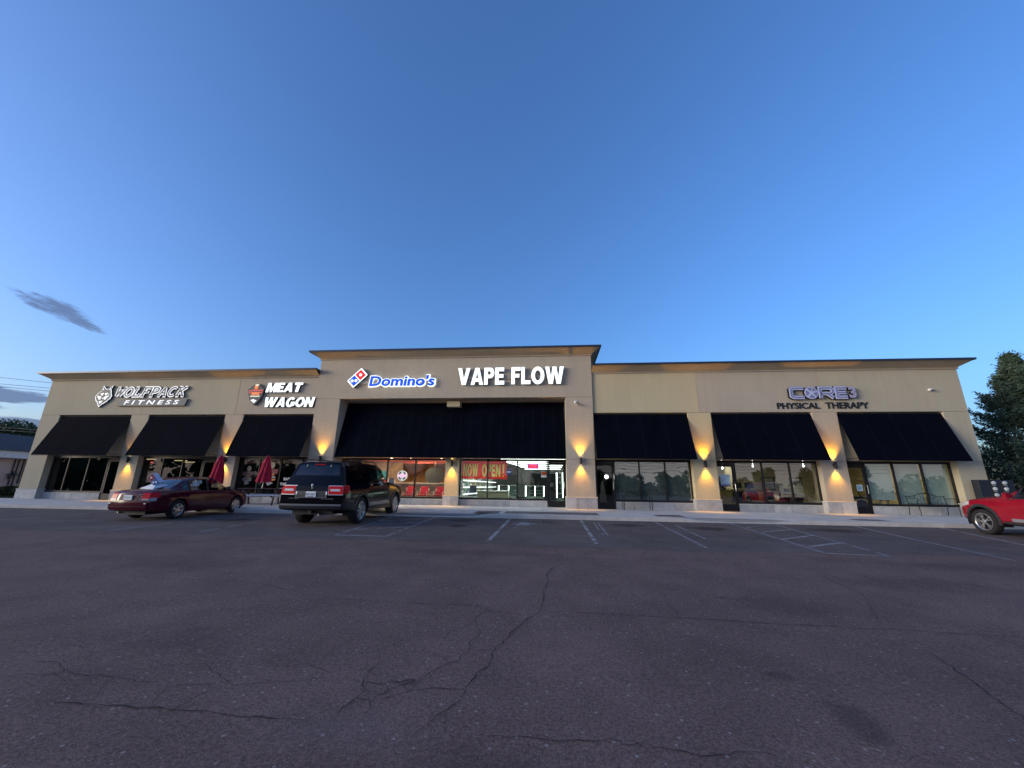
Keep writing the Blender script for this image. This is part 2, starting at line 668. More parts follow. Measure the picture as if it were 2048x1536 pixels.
ASPH = asphalt('weathered asphalt', (0.138, 0.089, 0.078), (0.158, 0.101, 0.089), (0.30, 0.27, 0.26))
ASPH2 = asphalt('sealed stall asphalt', (0.102, 0.080, 0.076), (0.128, 0.099, 0.092), (0.22, 0.22, 0.23), patch=0.22)
STAIN = asphalt('oil stained asphalt', (0.085, 0.062, 0.056), (0.10, 0.072, 0.064), (0.18, 0.17, 0.17))



def soft_stain(name, col, strength, seed):
    """a soaked-in stain: the asphalt shows through towards its ragged edge"""
    m = bpy.data.materials.new(name)
    m.use_nodes = True
    n, l = m.node_tree.nodes, m.node_tree.links
    b = n['Principled BSDF']
    b.inputs['Base Color'].default_value = (*col, 1)
    b.inputs['Roughness'].default_value = 0.75
    t = n.new('ShaderNodeTexCoord')
    g = n.new('ShaderNodeTexGradient')
    g.gradient_type = 'SPHERICAL'
    mp = n.new('ShaderNodeMapping')
    mp.inputs['Location'].default_value = (-1, -1, 0)
    mp.inputs['Scale'].default_value = (2, 2, 0)
    l.new(t.outputs['Generated'], mp.inputs[0])
    l.new(mp.outputs[0], g.inputs[0])
    no = n.new('ShaderNodeTexNoise')
    no.inputs['Scale'].default_value = 5
    no.inputs['Detail'].default_value = 5
    l.new(t.outputs['Object'], no.inputs['Vector'])
    a = n.new('ShaderNodeMath')
    a.operation = 'MULTIPLY_ADD'
    a.inputs[1].default_value = 1.1
    a.inputs[2].default_value = -0.55
    l.new(no.outputs[0], a.inputs[0])
    ad = n.new('ShaderNodeMath')
    ad.operation = 'ADD'
    l.new(a.outputs[0], ad.inputs[0])
    l.new(g.outputs['Fac'], ad.inputs[1])
    mr = n.new('ShaderNodeMapRange')
    mr.interpolation_type = 'SMOOTHSTEP'
    mr.inputs[1].default_value = 0.12
    mr.inputs[2].default_value = 0.75
    mr.inputs[4].default_value = strength
    l.new(ad.outputs[0], mr.inputs[0])
    ml = n.new('ShaderNodeMath')
    ml.operation = 'MULTIPLY'
    l.new(mr.outputs[0], ml.inputs[0])
    sm = n.new('ShaderNodeMapRange')
    sm.inputs[1].default_value = 0.0
    sm.inputs[2].default_value = 0.25
    l.new(g.outputs['Fac'], sm.inputs[0])
    l.new(sm.outputs[0], ml.inputs[1])
    tr = n.new('ShaderNodeBsdfTransparent')
    mx = n.new('ShaderNodeMixShader')
    l.new(ml.outputs[0], mx.inputs[0])
    l.new(tr.outputs[0], mx.inputs[1])
    l.new(b.outputs[0], mx.inputs[2])
    l.new(mx.outputs[0], n['Material Output'].inputs[0])
    MATS[name] = m
    return m


OIL = soft_stain('soaked oil', (0.03, 0.024, 0.022), 0.48, 1)
OIL3 = soft_stain('old oil', (0.03, 0.024, 0.022), 0.26, 5)
OIL2 = soft_stain('tyre polish', (0.05, 0.036, 0.034), 0.14, 2)
SPILL = soft_stain('paint spill', (0.36, 0.36, 0.37), 0.5, 3)
CHALK = soft_stain('chalky wear', (0.26, 0.22, 0.21), 0.14, 4)

# ================================================================== GROUND
GA, GB = 0.42, 0.0213


def gz(y):
    if y > -3.9:
        return GA + GB * (min(y, 0) + 4)
    if y < -34:
        return GA + GB * (-30)
    return GA + GB * (y + 4)


XS = [-700, -200, -60, -45, -30, -15, 0, 15, 30, 45, 60, 200, 700]
YS = [-700, -200, -80, -50, -34, -28, -22, -19, -16, -13, -10, -7, -4, 0, 3, 10, 25, 60, 200, 700]
parking_lot = MB().grid([[(x, y, gz(y)) for x in XS] for y in YS]).build('parking_lot_ground', ASPH, kind='structure')

# resurfaced band under the stalls, ragged seam with the older lot
P = []
rw = random.Random(3)
xs = [-60 + i * 0.5 for i in range(181)]
rowf, rowb = [], []
for x in xs:
    e = -9.35 + 0.12 * math.sin(x * 0.31) - 0.5 * math.exp(-((x - 2.5) / 3.5) ** 2) + rw.uniform(-0.03, 0.03)
    rowf.append((x, e, gz(e) + 0.004))
    rowb.append((x, -3.7, gz(-3.95) + 0.004))
mid = [[(x, a[1] + (b[1] - a[1]) * k / 4, gz(a[1] + (b[1] - a[1]) * k / 4) + 0.004) for x, a, b in zip(xs, rowf, rowb)] for k in range(5)]
MB().grid(mid).build('stall_pavement', ASPH2, kind='structure')


def ground_patch(name, m, cx, cy, rx, ry, seed, parent, dz=0.0075):
    """a soaked stain on the slope: flat sheet whose material fades out to its ragged edge"""
    mb = MB().grid([[(cx + rx * u, cy + ry * v, gz(cy + ry * v) + dz) for u in (-1, 0, 1)] for v in (-1, 0, 1)])
    return mb.build(name, m, parent)


def line(a, b, wd, m, dz=0.0085, brk=0.0, seed=0, parent=None):
    """a painted stroke on the slope, optionally worn through in places"""
    a, b = Vector((a[0], a[1])), Vector((b[0], b[1]))
    d = b - a
    nrm = Vector((-d.y, d.x)).normalized() * wd / 2
    q = random.Random(seed)
    mb = MB()
    n = max(3, int(d.length / 0.22))
    for i in range(n):
        if q.random() < brk:
            continue
        t0, t1 = i / n, (i + 1) / n
        p0, p1 = a + d * t0, a + d * t1
        k0, k1 = q.uniform(0.75, 1.05), q.uniform(0.75, 1.05)
        vs_ = [(p0 + nrm * k0), (p0 - nrm * k0), (p1 - nrm * k1), (p1 + nrm * k1)]
        mb.add([(v.x, v.y, gz(v.y) + dz) for v in vs_], [(0, 1, 2, 3)])
    return mb.build('painted_line', m, parent)


PL = parking_lot
for i, (a, b, wd, m, br) in enumerate([
        ((-5.47, -8.84), (-4.13, -8.82), .10, PAINT, .06), ((-4.13, -8.82), (-4.27, -3.95), .10, PAINT2, .12),
        ((-5.47, -8.84), (-5.85, -4.3), .10, PAINT2, .2), ((-5.59, -7.83), (-4.20, -6.89), .10, PAINT, .06),
        ((-5.70, -6.66), (-4.25, -5.69), .10, PAINT, .06), ((-5.71, -5.59), (-4.27, -4.57), .10, PAINT, .08),
        ((-1.48, -9.02), (-1.46, -3.95), .11, PAINT, .16), ((-1.05, -6.6), (-0.98, -4.9), .09, PAINT2, .2),
        ((1.10, -3.95), (1.07, -9.15), .11, PAINT, .2), ((1.63, -4.51), (1.53, -7.74), .07, PAINT2, .1), ((1.49, -4.6), (1.41, -7.7), .05, PAINT2, .2),
        ((3.70, -4.03), (3.47, -9.29), .10, PAINT2, .06), ((4.12, -4.9), (3.96, -7.93), .09, PAINT2, .1),
        ((6.25, -3.95), (5.78, -9.54), .10, PAINT2, .05), ((7.71, -3.95), (6.91, -9.72), .10, PAINT2, .12),
        ((5.78, -9.54), (6.91, -9.72), .09, PAINT, .05), ((6.22, -5.16), (7.12, -4.32), .10, PAINT2, .05), ((7.12, -4.32), (7.65, -4.5), .10, PAINT, 0),
        ((6.17, -6.22), (7.58, -5.28), .10, PAINT, .05), ((5.97, -7.59), (7.38, -6.62), .12, PAINT, 0), ((5.97, -8.71), (7.22, -7.91), .12, PAINT, 0),
        ((10.26, -4.0), (9.62, -7.0), .10, PAINT, .03), ((9.62, -7.0), (9.08, -9.85), .09, PAINT2, .05), ((12.96, -3.95), (11.63, -7.56), .10, PAINT, .03), ((11.63, -7.56), (11.0, -9.4), .10, PAINT, .05),
        ((-9.2, -9.1), (-9.35, -6.0), .10, PAINT2, .45), ((-11.6, -9.1), (-11.7, -4.2), .10, PAINT2, .45), ((-17.2, -8.9), (-17.3, -4.2), .10, PAINT2, .4)]):
    line(a, b, wd, m, brk=br, seed=i, parent=PL)
stn = [(-3.1, -4.75, 1.0, .6, OIL), (-2.9, -6.4, .5, .6, OIL), (-0.2, -4.9, 1.0, .5, OIL), (-12.9, -4.6, 1.5, .7, OIL), (-10.4, -6.2, 1.1, .7, OIL), (-7.0, -4.4, 1.3, .7, OIL), (2.5, -5.2, .9, .6, OIL), (4.9, -5.6, .9, .7, OIL), (8.7, -5.4, 1.0, .7, OIL),
       (1.95, -15.85, .2, .34, OIL3), (1.80, -15.27, .16, .11, OIL3), (-1.06, -15.72, .14, .10, OIL3), (-0.3, -16.6, .6, .4, OIL2), (-3.6, -15.2, .9, .5, OIL2), (2.8, -13.4, 1.2, .6, OIL2), (-6.5, -12.2, 2.2, .9, OIL2), (5.5, -12.0, 2.0, .7, OIL2), (-1.5, -10.6, 2.6, .5, OIL2), (-9.5, -10.4, 3, .6, OIL2), (7.5, -10.6, 2.4, .5, OIL2)]
for i, (x, y, rx, ry, m) in enumerate(stn):
    ground_patch('oil_stain', m, x, y, rx, ry, i, PL, dz=0.0065 if y > -9.3 else 0.0032)
ground_patch('paint_spill', SPILL, -0.85, -5.5, .55, .8, 77, PL, dz=0.0105)
ground_patch('chalky_wear', CHALK, -1.25, -16.3, .8, .3, 78, PL, dz=0.0036)

CRACKS = [
(0.5,[(0.06,-9.8),(0.13,-10.29),(0.26,-10.88),(0.47,-11.24)]),
(1.0,[(0.26,-11.34),(0.06,-11.72),(-0.07,-12.22),(-0.05,-12.74),(-0.1,-13.14),(-0.09,-13.49),(-0.12,-13.86),(-0.14,-14.05),(-0.26,-14.25),(-0.28,-14.38),(-0.41,-14.68),(-0.44,-14.87),(-0.51,-15.07),(-0.51,-15.25),(-0.51,-15.38),(-0.56,-15.46),(-0.59,-15.63),(-0.62,-15.78),(-0.62,-15.83),(-0.64,-15.93),(-0.69,-16.01),(-0.75,-16.1),(-0.77,-16.17),(-0.79,-16.24)]),
(0.5,[(-2.89,-13.83),(-2.28,-13.89),(-1.75,-13.92),(-1.21,-13.89),(-0.89,-13.88),(-0.76,-14.04),(-0.49,-14.09),(-0.27,-14.15)]),
(0.6,[(-0.12,-14.01),(0.21,-13.99),(0.48,-13.99),(0.85,-14.0),(1.31,-14.02),(1.34,-14.03),(1.49,-14.02),(1.98,-14.04),(2.45,-14.08),(2.94,-14.07),(3.2,-14.11),(3.56,-14.09),(3.98,-14.12),(4.34,-14.14),(4.7,-14.13)]),
(0.7,[(-0.76,-14.07),(-0.82,-14.33),(-0.8,-14.45),(-0.7,-14.7),(-0.71,-14.86),(-0.75,-14.95),(-0.72,-15.11),(-0.76,-15.19),(-0.78,-15.3),(-0.84,-15.37),(-0.91,-15.48),(-1.02,-15.67),(-1.1,-15.76),(-1.16,-15.85),(-1.2,-15.92),(-1.22,-16.01),(-1.2,-16.07),(-1.2,-16.13)]),
(0.5,[(-0.81,-14.47),(-0.93,-14.59),(-1.01,-14.78),(-1.01,-14.92)]),
(0.5,[(-1.06,-14.95),(-1.12,-15.12),(-1.13,-15.21),(-1.31,-15.18),(-1.5,-15.22),(-1.66,-15.31),(-1.72,-15.54)]),
(0.4,[(-1.01,-14.92),(-0.89,-14.95),(-0.75,-14.95)]),
(0.4,[(-1.13,-15.21),(-1.0,-15.21),(-0.84,-15.37)]),
(0.5,[(-0.72,-15.11),(-0.61,-15.13),(-0.53,-15.1)]),
(0.8,[(-1.39,-15.38),(-1.42,-15.56),(-1.43,-15.67),(-1.39,-15.75),(-1.33,-15.85),(-1.34,-15.96),(-1.38,-16.08),(-1.38,-16.22)]),
(0.7,[(-1.39,-15.75),(-1.23,-15.75),(-1.14,-15.71),(-1.04,-15.67)]),
(0.8,[(-0.62,-15.77),(-0.79,-15.77),(-0.93,-15.8),(-1.02,-15.83),(-1.14,-15.91),(-1.16,-15.97)]),
(0.6,[(-1.23,-15.75),(-1.16,-15.85)]),
(0.5,[(-1.33,-15.85),(-1.22,-15.89),(-1.16,-15.85)]),
(0.6,[(-1.34,-15.96),(-1.25,-15.98),(-1.22,-16.01)]),
(0.7,[(-1.1,-15.76),(-1.02,-15.83),(-1.0,-15.73)]),
(0.6,[(-0.5,-16.26),(-0.26,-16.24),(-0.13,-16.25),(0.04,-16.26),(0.24,-16.24),(0.39,-16.22),(0.39,-16.24),(0.53,-16.23),(0.68,-16.25),(0.81,-16.29),(0.98,-16.27),(1.13,-16.22),(1.24,-16.24),(1.33,-16.28)]),
(0.5,[(-0.68,-16.05),(-0.66,-16.14),(-0.66,-16.19)]),
(0.6,[(4.45,-11.33),(4.31,-11.88),(4.27,-12.29),(4.21,-12.74),(4.05,-13.03),(3.72,-13.59),(3.58,-13.89),(3.59,-13.98)]),
(0.8,[(3.41,-14.61),(3.33,-14.86),(3.25,-15.13),(3.18,-15.33),(3.12,-15.52),(3.04,-15.71),(3.0,-15.85)]),
(0.5,[(1.51,-12.87),(1.44,-13.53),(1.43,-13.99)]),
(0.7,[(2.69,-3.81),(2.31,-6.81),(2.26,-7.28),(2.38,-8.46),(2.07,-9.68),(1.76,-10.65),(1.48,-11.16),(1.34,-11.66)]),
(0.6,[(-4.14,-16.03),(-4.07,-16.02),(-3.91,-15.98),(-3.8,-15.93),(-3.73,-15.89),(-3.8,-15.83),(-4.02,-15.74),(-4.19,-15.75)]),
(0.6,[(-3.78,-15.84),(-3.6,-15.9),(-3.42,-15.9),(-3.29,-15.91),(-3.1,-15.92),(-2.95,-15.94),(-2.88,-15.92)]),
(0.9,[(-3.4,-16.23),(-3.19,-16.24),(-2.93,-16.24),(-2.69,-16.24),(-2.62,-16.22),(-2.46,-16.24),(-2.27,-16.22),(-2.13,-16.24),(-1.86,-16.25),(-1.66,-16.24),(-1.52,-16.24)]),
(0.6,[(-2.61,-16.22),(-2.68,-16.14),(-2.75,-15.98),(-2.62,-15.92),(-2.5,-15.92),(-2.37,-15.84)]),
(0.5,[(-2.45,-16.25),(-2.45,-16.15),(-2.41,-15.97),(-2.49,-15.91)]),
(0.5,[(-3.26,-15.93),(-3.19,-16.06),(-3.11,-16.14)]),
(0.5,[(-2.24,-15.78),(-2.08,-15.83),(-1.94,-15.82),(-1.71,-15.72)]),
(0.3,[(-3.75,-15.88),(-3.37,-15.77),(-2.94,-15.74),(-2.66,-15.56)]),
(0.3,[(7.15,-9.92),(6.72,-10.53),(6.48,-11.03),(6.0,-11.31),(5.79,-11.27)]),
]
CRACKS += [(.5, [(-4.1, -16.0), (-3.8, -15.9), (-3.55, -16.0), (-3.2, -15.85)]), (.4, [(-3.9, -15.55), (-3.7, -15.75), (-3.8, -15.9)]), (.4, [(-3.3, -15.6), (-3.1, -15.7), (-2.8, -15.62), (-2.6, -15.75)]),
           (.5, [(-2.6, -15.75), (-2.3, -15.9), (-2.05, -15.85)]), (.4, [(-2.4, -15.5), (-2.2, -15.6), (-1.95, -15.55), (-1.7, -15.65)]), (.4, [(-4.6, -15.5), (-4.2, -15.45), (-3.9, -15.55)]),
           (.4, [(-1.5, -15.5), (-1.4, -15.62), (-1.22, -15.66), (-1.1, -15.75)]), (.35, [(-1.35, -15.85), (-1.25, -15.95), (-1.3, -16.05)]), (.4, [(-1.0, -15.5), (-.92, -15.62), (-1.0, -15.72)]),
           (.5, [(-6.5, -13.2), (-5.6, -13.3), (-4.7, -13.25), (-3.9, -13.4), (-2.9, -13.83)]), (.4, [(3.2, -11.2), (3.5, -11.5), (3.4, -11.9), (3.7, -12.3)])]
for wd, pts in CRACKS:
    if abs(pts[0][0] - pts[-1][0]) > 1.5 * abs(pts[0][1] - pts[-1][1]) and pts[0][1] > -14.8:
        wd *= 1.55
    q = random.Random(int(pts[0][0] * 100))
    fine = []
    for i in range(len(pts) - 1):
        a, b = Vector(pts[i]), Vector(pts[i + 1])
        n = max(2, int((b - a).length / 0.05))
        nr = Vector((-(b - a).y, (b - a).x)).normalized() if (b - a).length > 1e-4 else Vector((0, 0))
        for k in range(n):
            fine.append(a + (b - a) * k / n + nr * q.gauss(0, 0.008))
    fine.append(Vector(pts[-1]))
    mb = MB()
    prev = None
    n = len(fine)
    for i, p in enumerate(fine):
        d = (fine[min(i + 1, n - 1)] - fine[max(i - 1, 0)])
        nr = Vector((-d.y, d.x)).normalized() if d.length > 1e-5 else Vector((1, 0))
        dist = 1 + 0.06 * max(0, p.y + 16)
        hw = 0.0043 * wd * q.uniform(0.35, 1.5) * min(1, 6 * min(i + 0.4, n - 1 - i + 0.4) / n + 0.25) * dist
        a, b = p + nr * hw, p - nr * hw
        cur = ((a.x, a.y, gz(a.y) + 0.0055 + (0.004 if a.y > -9.5 else 0)), (b.x, b.y, gz(b.y) + 0.0055 + (0.004 if b.y > -9.5 else 0)))
        if prev:
            mb.add([prev[0], prev[1], cur[1], cur[0]], [(0, 1, 2, 3)])
        prev = cur
    mb.build('asphalt_crack', CRACK, PL)

# ------------------------------------------------------------------ pavement and kerb
def swz(y):
    """top of the pavement: .62 at the shop fronts, falling slightly to the kerb"""
    return 0.62 + 0.05 * min(0.0, max(y, -3.8)) / 3.8


pave = MB().box(-36, 21.9, -3.55, 0.9, 0.3, 0.52).build('pavement', MORTAR, kind='structure')
RAMPS = [(-6.3, -3.15), (5.75, 7.9)]


def dip(x):
    """how far the kerb is dropped at x (0..1)"""
    k = 0.0
    for a, b in RAMPS:
        fl = 1.1
        k = max(k, min(1, max(0, (x - a + fl) / fl)) * min(1, max(0, (b + fl - x) / fl)))
    return k * k * (3 - 2 * k)


xq = -36.0
bands = [(-3.6, -2.35), (-2.345, -0.02)]
rs = random.Random(5)
while xq < 21.8:
    x1 = min(xq + 1.55, 21.9)
    for (ya, yb) in bands:
        mb = MB()
        g = 0.006
        nx = 3
        cols = [xq + g + (x1 - xq - 2 * g) * i / nx for i in range(nx + 1)]
        ys = (ya + g, (ya + yb) / 2, yb - g)
        top = []
        for x in cols:
            row = []
            for y in ys:
                z = swz(y)
                if y < -2.3:
                    z -= dip(x) * 0.125 * min(1, (-2.3 - y) / 1.3)
                row.append((x, y, z))
            top.append(row)
        mb.grid([[p for p in r_] for r_ in top][::-1])
        per = [top[i][0] for i in range(nx + 1)] + [top[nx][1]] + [top[i][2] for i in range(nx, -1, -1)] + [top[0][1]]
        for i in range(len(per)):
            a, b = per[i], per[(i + 1) % len(per)]
            mb.add([a, b, (b[0], b[1], 0.42), (a[0], a[1], 0.42)], [(0, 3, 2, 1)])
        mb.build('paving_slab', CONC if rs.random() < 0.6 else CONC2, pave)
    xq = x1
# recessed floor strip in front of the middle shops
box_part('paving_slab', CONC2, pave, -10.8, 0.78, -0.012, 0.80, 0.45, 0.622)

kerb = MB().box(-36, 21.9, -3.70, -3.62, 0.2, 0.40).build('kerb', KERB, kind='structure')
xq = -36.0
while xq < 21.8:
    x1 = min(xq + 1.2, 21.9)
    mb = MB()
    P = []
    for i in range(4):
        x = xq + 0.005 + (x1 - xq - 0.01) * i / 3
        z = 0.572 - 0.118 * dip(x)
        P.append([(x, -3.60, z), (x, -3.72, z + 0.002), (x, -3.79, z - 0.012), (x, -3.82, z - 0.03), (x, -3.84, 0.35)])
    mb.grid(P)
    mb.add(P[0], [(0, 1, 2, 3, 4)])
    mb.add(P[-1], [(4, 3, 2, 1, 0)])
    mb.build('kerb_stone', KERB, kerb, smooth=40)
    xq = x1


def paver_field(x0, x1, y0, y1, m, bw, bh, seed, name='paving_brick', dz=0.006):
    q = random.Random(seed)
    bed = MB()
    bed.add([(x, y, swz(y) + 0.003) for x, y in ((x0, y0), (x1, y0), (x1, y1), (x0, y1))], [(0, 1, 2, 3)])
    bo = bed.build('paver_bed', MORTAR, pave)
    y = y0
    r_ = 0
    while y < y1 - 0.02:
        yb = min(y + bh, y1)
        x = x0 - (bw / 2 if r_ % 2 else 0)
        while x < x1:
            a, b = max(x, x0), min(x + bw, x1)
            if b - a > 0.04:
                z = dz + q.uniform(-0.001, 0.002)
                mb = MB()
                g = 0.006
                mb.hexa([(a + g, y + g, swz(y) + .002), (b - g, y + g, swz(y) + .002), (b - g, yb - g, swz(yb) + .002), (a + g, yb - g, swz(yb) + .002),
                         (a + g, y + g, swz(y) + z), (b - g, y + g, swz(y) + z), (b - g, yb - g, swz(yb) + z), (a + g, yb - g, swz(yb) + z)])
                mb.build(name, (m[0] if q.random() < 0.6 else m[1]), bo)
            x += bw
        y = yb
        r_ += 1


paver_field(-2.95, -1.98, -3.45, -2.35, (PAVER2, PAVER), 0.48, 0.22, 1)
paver_field(-1.78, 1.85, -3.45, -2.35, (PAVER2, PAVER), 0.48, 0.22, 2)
paver_field(3.95, 4.95, -3.4, -2.7, (PAVER, PAVER2), 0.4, 0.2, 3)
paver_field(10.8, 11.85, -3.45, -2.9, (PAVER2, PAVER), 0.4, 0.2, 4)


def tactile(x0, x1):
    ya, yb = -3.55, -3.0

    def z(x, y):
        return swz(y) - dip(x) * 0.125 * min(1, (-2.3 - y) / 1.3) + 0.004
    mb = MB()
    mb.hexa([(x0, ya, .4), (x1, ya, .4), (x1, yb, .4), (x0, yb, .4), (x0, ya, z(x0, ya) + .006), (x1, ya, z(x1, ya) + .006), (x1, yb, z(x1, yb) + .006), (x0, yb, z(x0, yb) + .006)])
    o = mb.build('tactile_plate', TACT, pave)
    d = MB()
    nx, ny = 12, 7
    for i in range(nx):
        for j in range(ny):
            cx, cy = x0 + (i + .5) * (x1 - x0) / nx, ya + (j + .5) * (yb - ya) / ny
            d.lathe([(.022, 0), (.016, .006)], 6, Matrix.Translation((cx, cy, z(cx, cy) + .006)))
    d.build('tactile_domes', TACT, o)


tactile(-5.35, -4.25)
tactile(6.25, 7.25)

# ================================================================== THE BUILDING
B = thing('shopping_plaza', 'long tan stucco shopping plaza with taller middle block and black awnings', 'building', (-4.8, 0, 0.62))
ZB, ZO, ZT = 0.62, 5.09, 7.06          # base, head of the wing openings, trim under the wing cornice
XL, XR = -28.28, 18.68
CL, CR = -12.15, 2.13                   # middle block
YC = -0.08                              # its face stands a little proud
piers = [(-28.28, -27.12), (-22.7, -21.65), (-17.17, -16.13), (6.57, 7.62), (12.1, 13.18), (17.63, 18.68)]


def stucco(name, m, x0, x1, y0, y1, z0, z1, bevel=0.006):
    return box_part(name, m, B, x0, x1, y0, y1, z0, z1, bevel)


# upper walls of the wings, split at the control joints
for i, (a, b) in enumerate([(-28.28, -22.17), (-22.162, -16.65), (-16.642, CL)]):
    stucco('wall_panel', (STUCCO_A, STUCCO_A, STUCCO_B)[i], a, b, 0, 0.35, ZO, ZT)
for i, (a, b) in enumerate([(CR, 7.10), (7.108, 12.64), (12.648, 18.68)]):
    stucco('wall_panel', (STUCCO_C, STUCCO_B, STUCCO_A)[i], a, b, 0, 0.35, ZO, ZT)
for i, (a, b) in enumerate(piers):
    m = (STUCCO_A, STUCCO_A, STUCCO_B, STUCCO_C, STUCCO_B, STUCCO_A)[i]
    stucco('pier', m, a, b, 0.001, 0.349, 1.13, 2.855)
    stucco('pier', m, a, b, 0.001, 0.349, 2.863, ZO - 0.008)
# middle block
stucco('wall_panel', STUCCO_B, CL, CR, YC, 0.9, 5.872, 8.0)
for a, b in ((CL, -10.82), (0.80, CR)):
    stucco('pier', STUCCO_B, a, b, YC + 0.001, 0.899, 1.15, 2.852)
    stucco('pier', STUCCO_B, a, b, YC + 0.001, 0.899, 2.86, 5.864)
stucco('pier', STUCCO_C, -5.22, -4.52, 0.60, 1.0, 1.10, 2.93)

# stone plinths of the piers: veneer stones with a cast cap
srnd = random.Random(11)


def plinth(x0, x1, y0, y1, z1, n, sides=True):
    e = 0.045
    core = box_part('pier_plinth', MORTAR, B, x0 - e + .02, x1 + e - .02, y0 - e + .02, y1, 0.50, z1 - .005)
    w_ = (x1 - x0 + 2 * e) / n
    for k in range(n):
        a, b = x0 - e + k * w_ + .006, x0 - e + (k + 1) * w_ - .006
        box_part('stone', (STONE, STONE2, STONE3)[srnd.randrange(3)], core, a, b, y0 - e + srnd.uniform(-.003, .003), y0 - e + .03, 0.50, z1 - 0.012, 0.006)
    if sides:
        for s in (-1, 1):
            xx = (x0 - e) if s < 0 else (x1 + e - .03)
            box_part('stone', STONE, core, xx + (0.0 if s > 0 else -.0), xx + .03, y0 - e + .034, y1, 0.50, z1 - 0.012, 0.006)
    box_part('cap_stone', STONEC, core, x0 - e - .012, x1 + e + .012, y0 - e - .014, y1 + .001, z1 - 0.010, z1 + 0.035, 0.008)


for i, (a, b) in enumerate(piers):
    plinth(a, b, 0, 0.35, 1.09, 2)
plinth(CL, -10.82, YC, 0.9, 1.11, 3)
plinth(0.80, CR, YC, 0.9, 1.11, 3)
plinth(-5.22, -4.52, 0.60, 1.0, 1.06, 2, sides=False)

# recessed spandrels over the shop windows
BAYS = [(-27.12, -22.7), (-21.65, -17.17), (-16.13, CL), (CR, 6.57), (7.62, 12.1), (13.18, 17.63)]
for i, (a, b) in enumerate(BAYS):
    stucco('spandrel', (STUCCO_A, STUCCO_A, STUCCO_B, STUCCO_C, STUCCO_B, STUCCO_A)[i], a, b, 0.28, 0.6, 2.90, ZO - 0.002, 0.004)
stucco('spandrel', STUCCO_B, -10.82, 0.80, 0.78, 1.2, 2.93, 5.87, 0.004)
# back, side walls and roof slabs
stucco('end_wall', STUCCO_A, XL, XL + .3, 0.352, 20, 0.4, ZT)
stucco('end_wall', STUCCO_A, XR - .3, XR, 0.352, 20, 0.4, ZT)
stucco('back_wall', STUCCO_B, XL, XR, 20.005, 20.3, 0.4, ZT)
stucco('side_return', STUCCO_B, CL, CL + .3, 0.903, 6, ZT - 0.6, 8.0)
stucco('side_return', STUCCO_B, CR - .3, CR, 0.903, 6, ZT - 0.6, 8.0)
stucco('back_return', STUCCO_B, CL, CR, 6.005, 6.3, ZT - 0.6, 8.0)
box_part('flat_roof', ROOFM, B, XL + .1, XR - .1, 0.36, 19.9, ZT - 0.25, ZT - 0.05)
box_part('flat_roof', ROOFM, B, CL + .31, CR - .31, 0.91, 5.99, 7.5, 7.7)


def cornice(x0, x1, yf, z0, ends, back):
    """flared cornice: bead, sloping soffit, metal coping; ends = (left, right) returns"""
    prof = [(0.0, z0), (-0.05, z0 + .005), (-0.055, z0 + .05), (-0.035, z0 + .065), (-0.075, z0 + .11), (-0.44, z0 + .325), (-0.455, z0 + .335), (-0.455, z0 + .345), (0.1, z0 + .345)]

    def sweep(pr, name, m, sm):
        path = []
        for o_, z in pr:
            lx = x0 + (o_ if ends[0] else 0)
            rx = x1 - (o_ if ends[1] else 0)
            y = yf + o_
            row = []
            if ends[0]:
                row.append((lx, yf + back, z))
            row += [(lx, y, z), (rx, y, z)]
            if ends[1]:
                row.append((rx, yf + back, z))
            path.append(row)
        mb = MB().grid(path)
        return mb.build(name, m, B, smooth=sm)
    sweep(prof, 'cornice', CORN, 25)
    z1 = z0 + .345
    cp = [(-0.30, z1 - .02), (-0.475, z1 - .03), (-0.48, z1 + .06), (-0.46, z1 + .065), (0.32, z1 + .06), (0.32, z1 - .2)]
    sweep(cp, 'coping', COPING, 25)


cornice(XL, CL - .005, 0, ZT, (True, False), 6)
cornice(CR + .005, XR, 0, ZT, (False, True), 6)
cornice(CL, CR, YC, 8.0, (True, True), 5.5)

# ------------------------------------------------------------------ shop fronts
def stone_sill(x0, x1, y, z1, n, seed):
    q = random.Random(seed)
    core = box_part('sill_wall', MORTAR, B, x0, x1, y + .02, y + .22, 0.5, z1 - .05)
    w_ = (x1 - x0) / n
    cuts = [x0] + [x0 + w_ * (k + q.uniform(-.12, .12)) for k in range(1, n)] + [x1]
    for k in range(n):
        box_part('stone', (STONE, STONE2, STONE3)[q.randrange(3)], core, cuts[k] + .005, cuts[k + 1] - .005, y + q.uniform(-.004, .004), y + .03, 0.5, z1 - .035, 0.006)
    box_part('sill_stone', STONEC, core, x0 + .002, x1 - .002, y - .02, y + .22, z1 - .036, z1, 0.006)


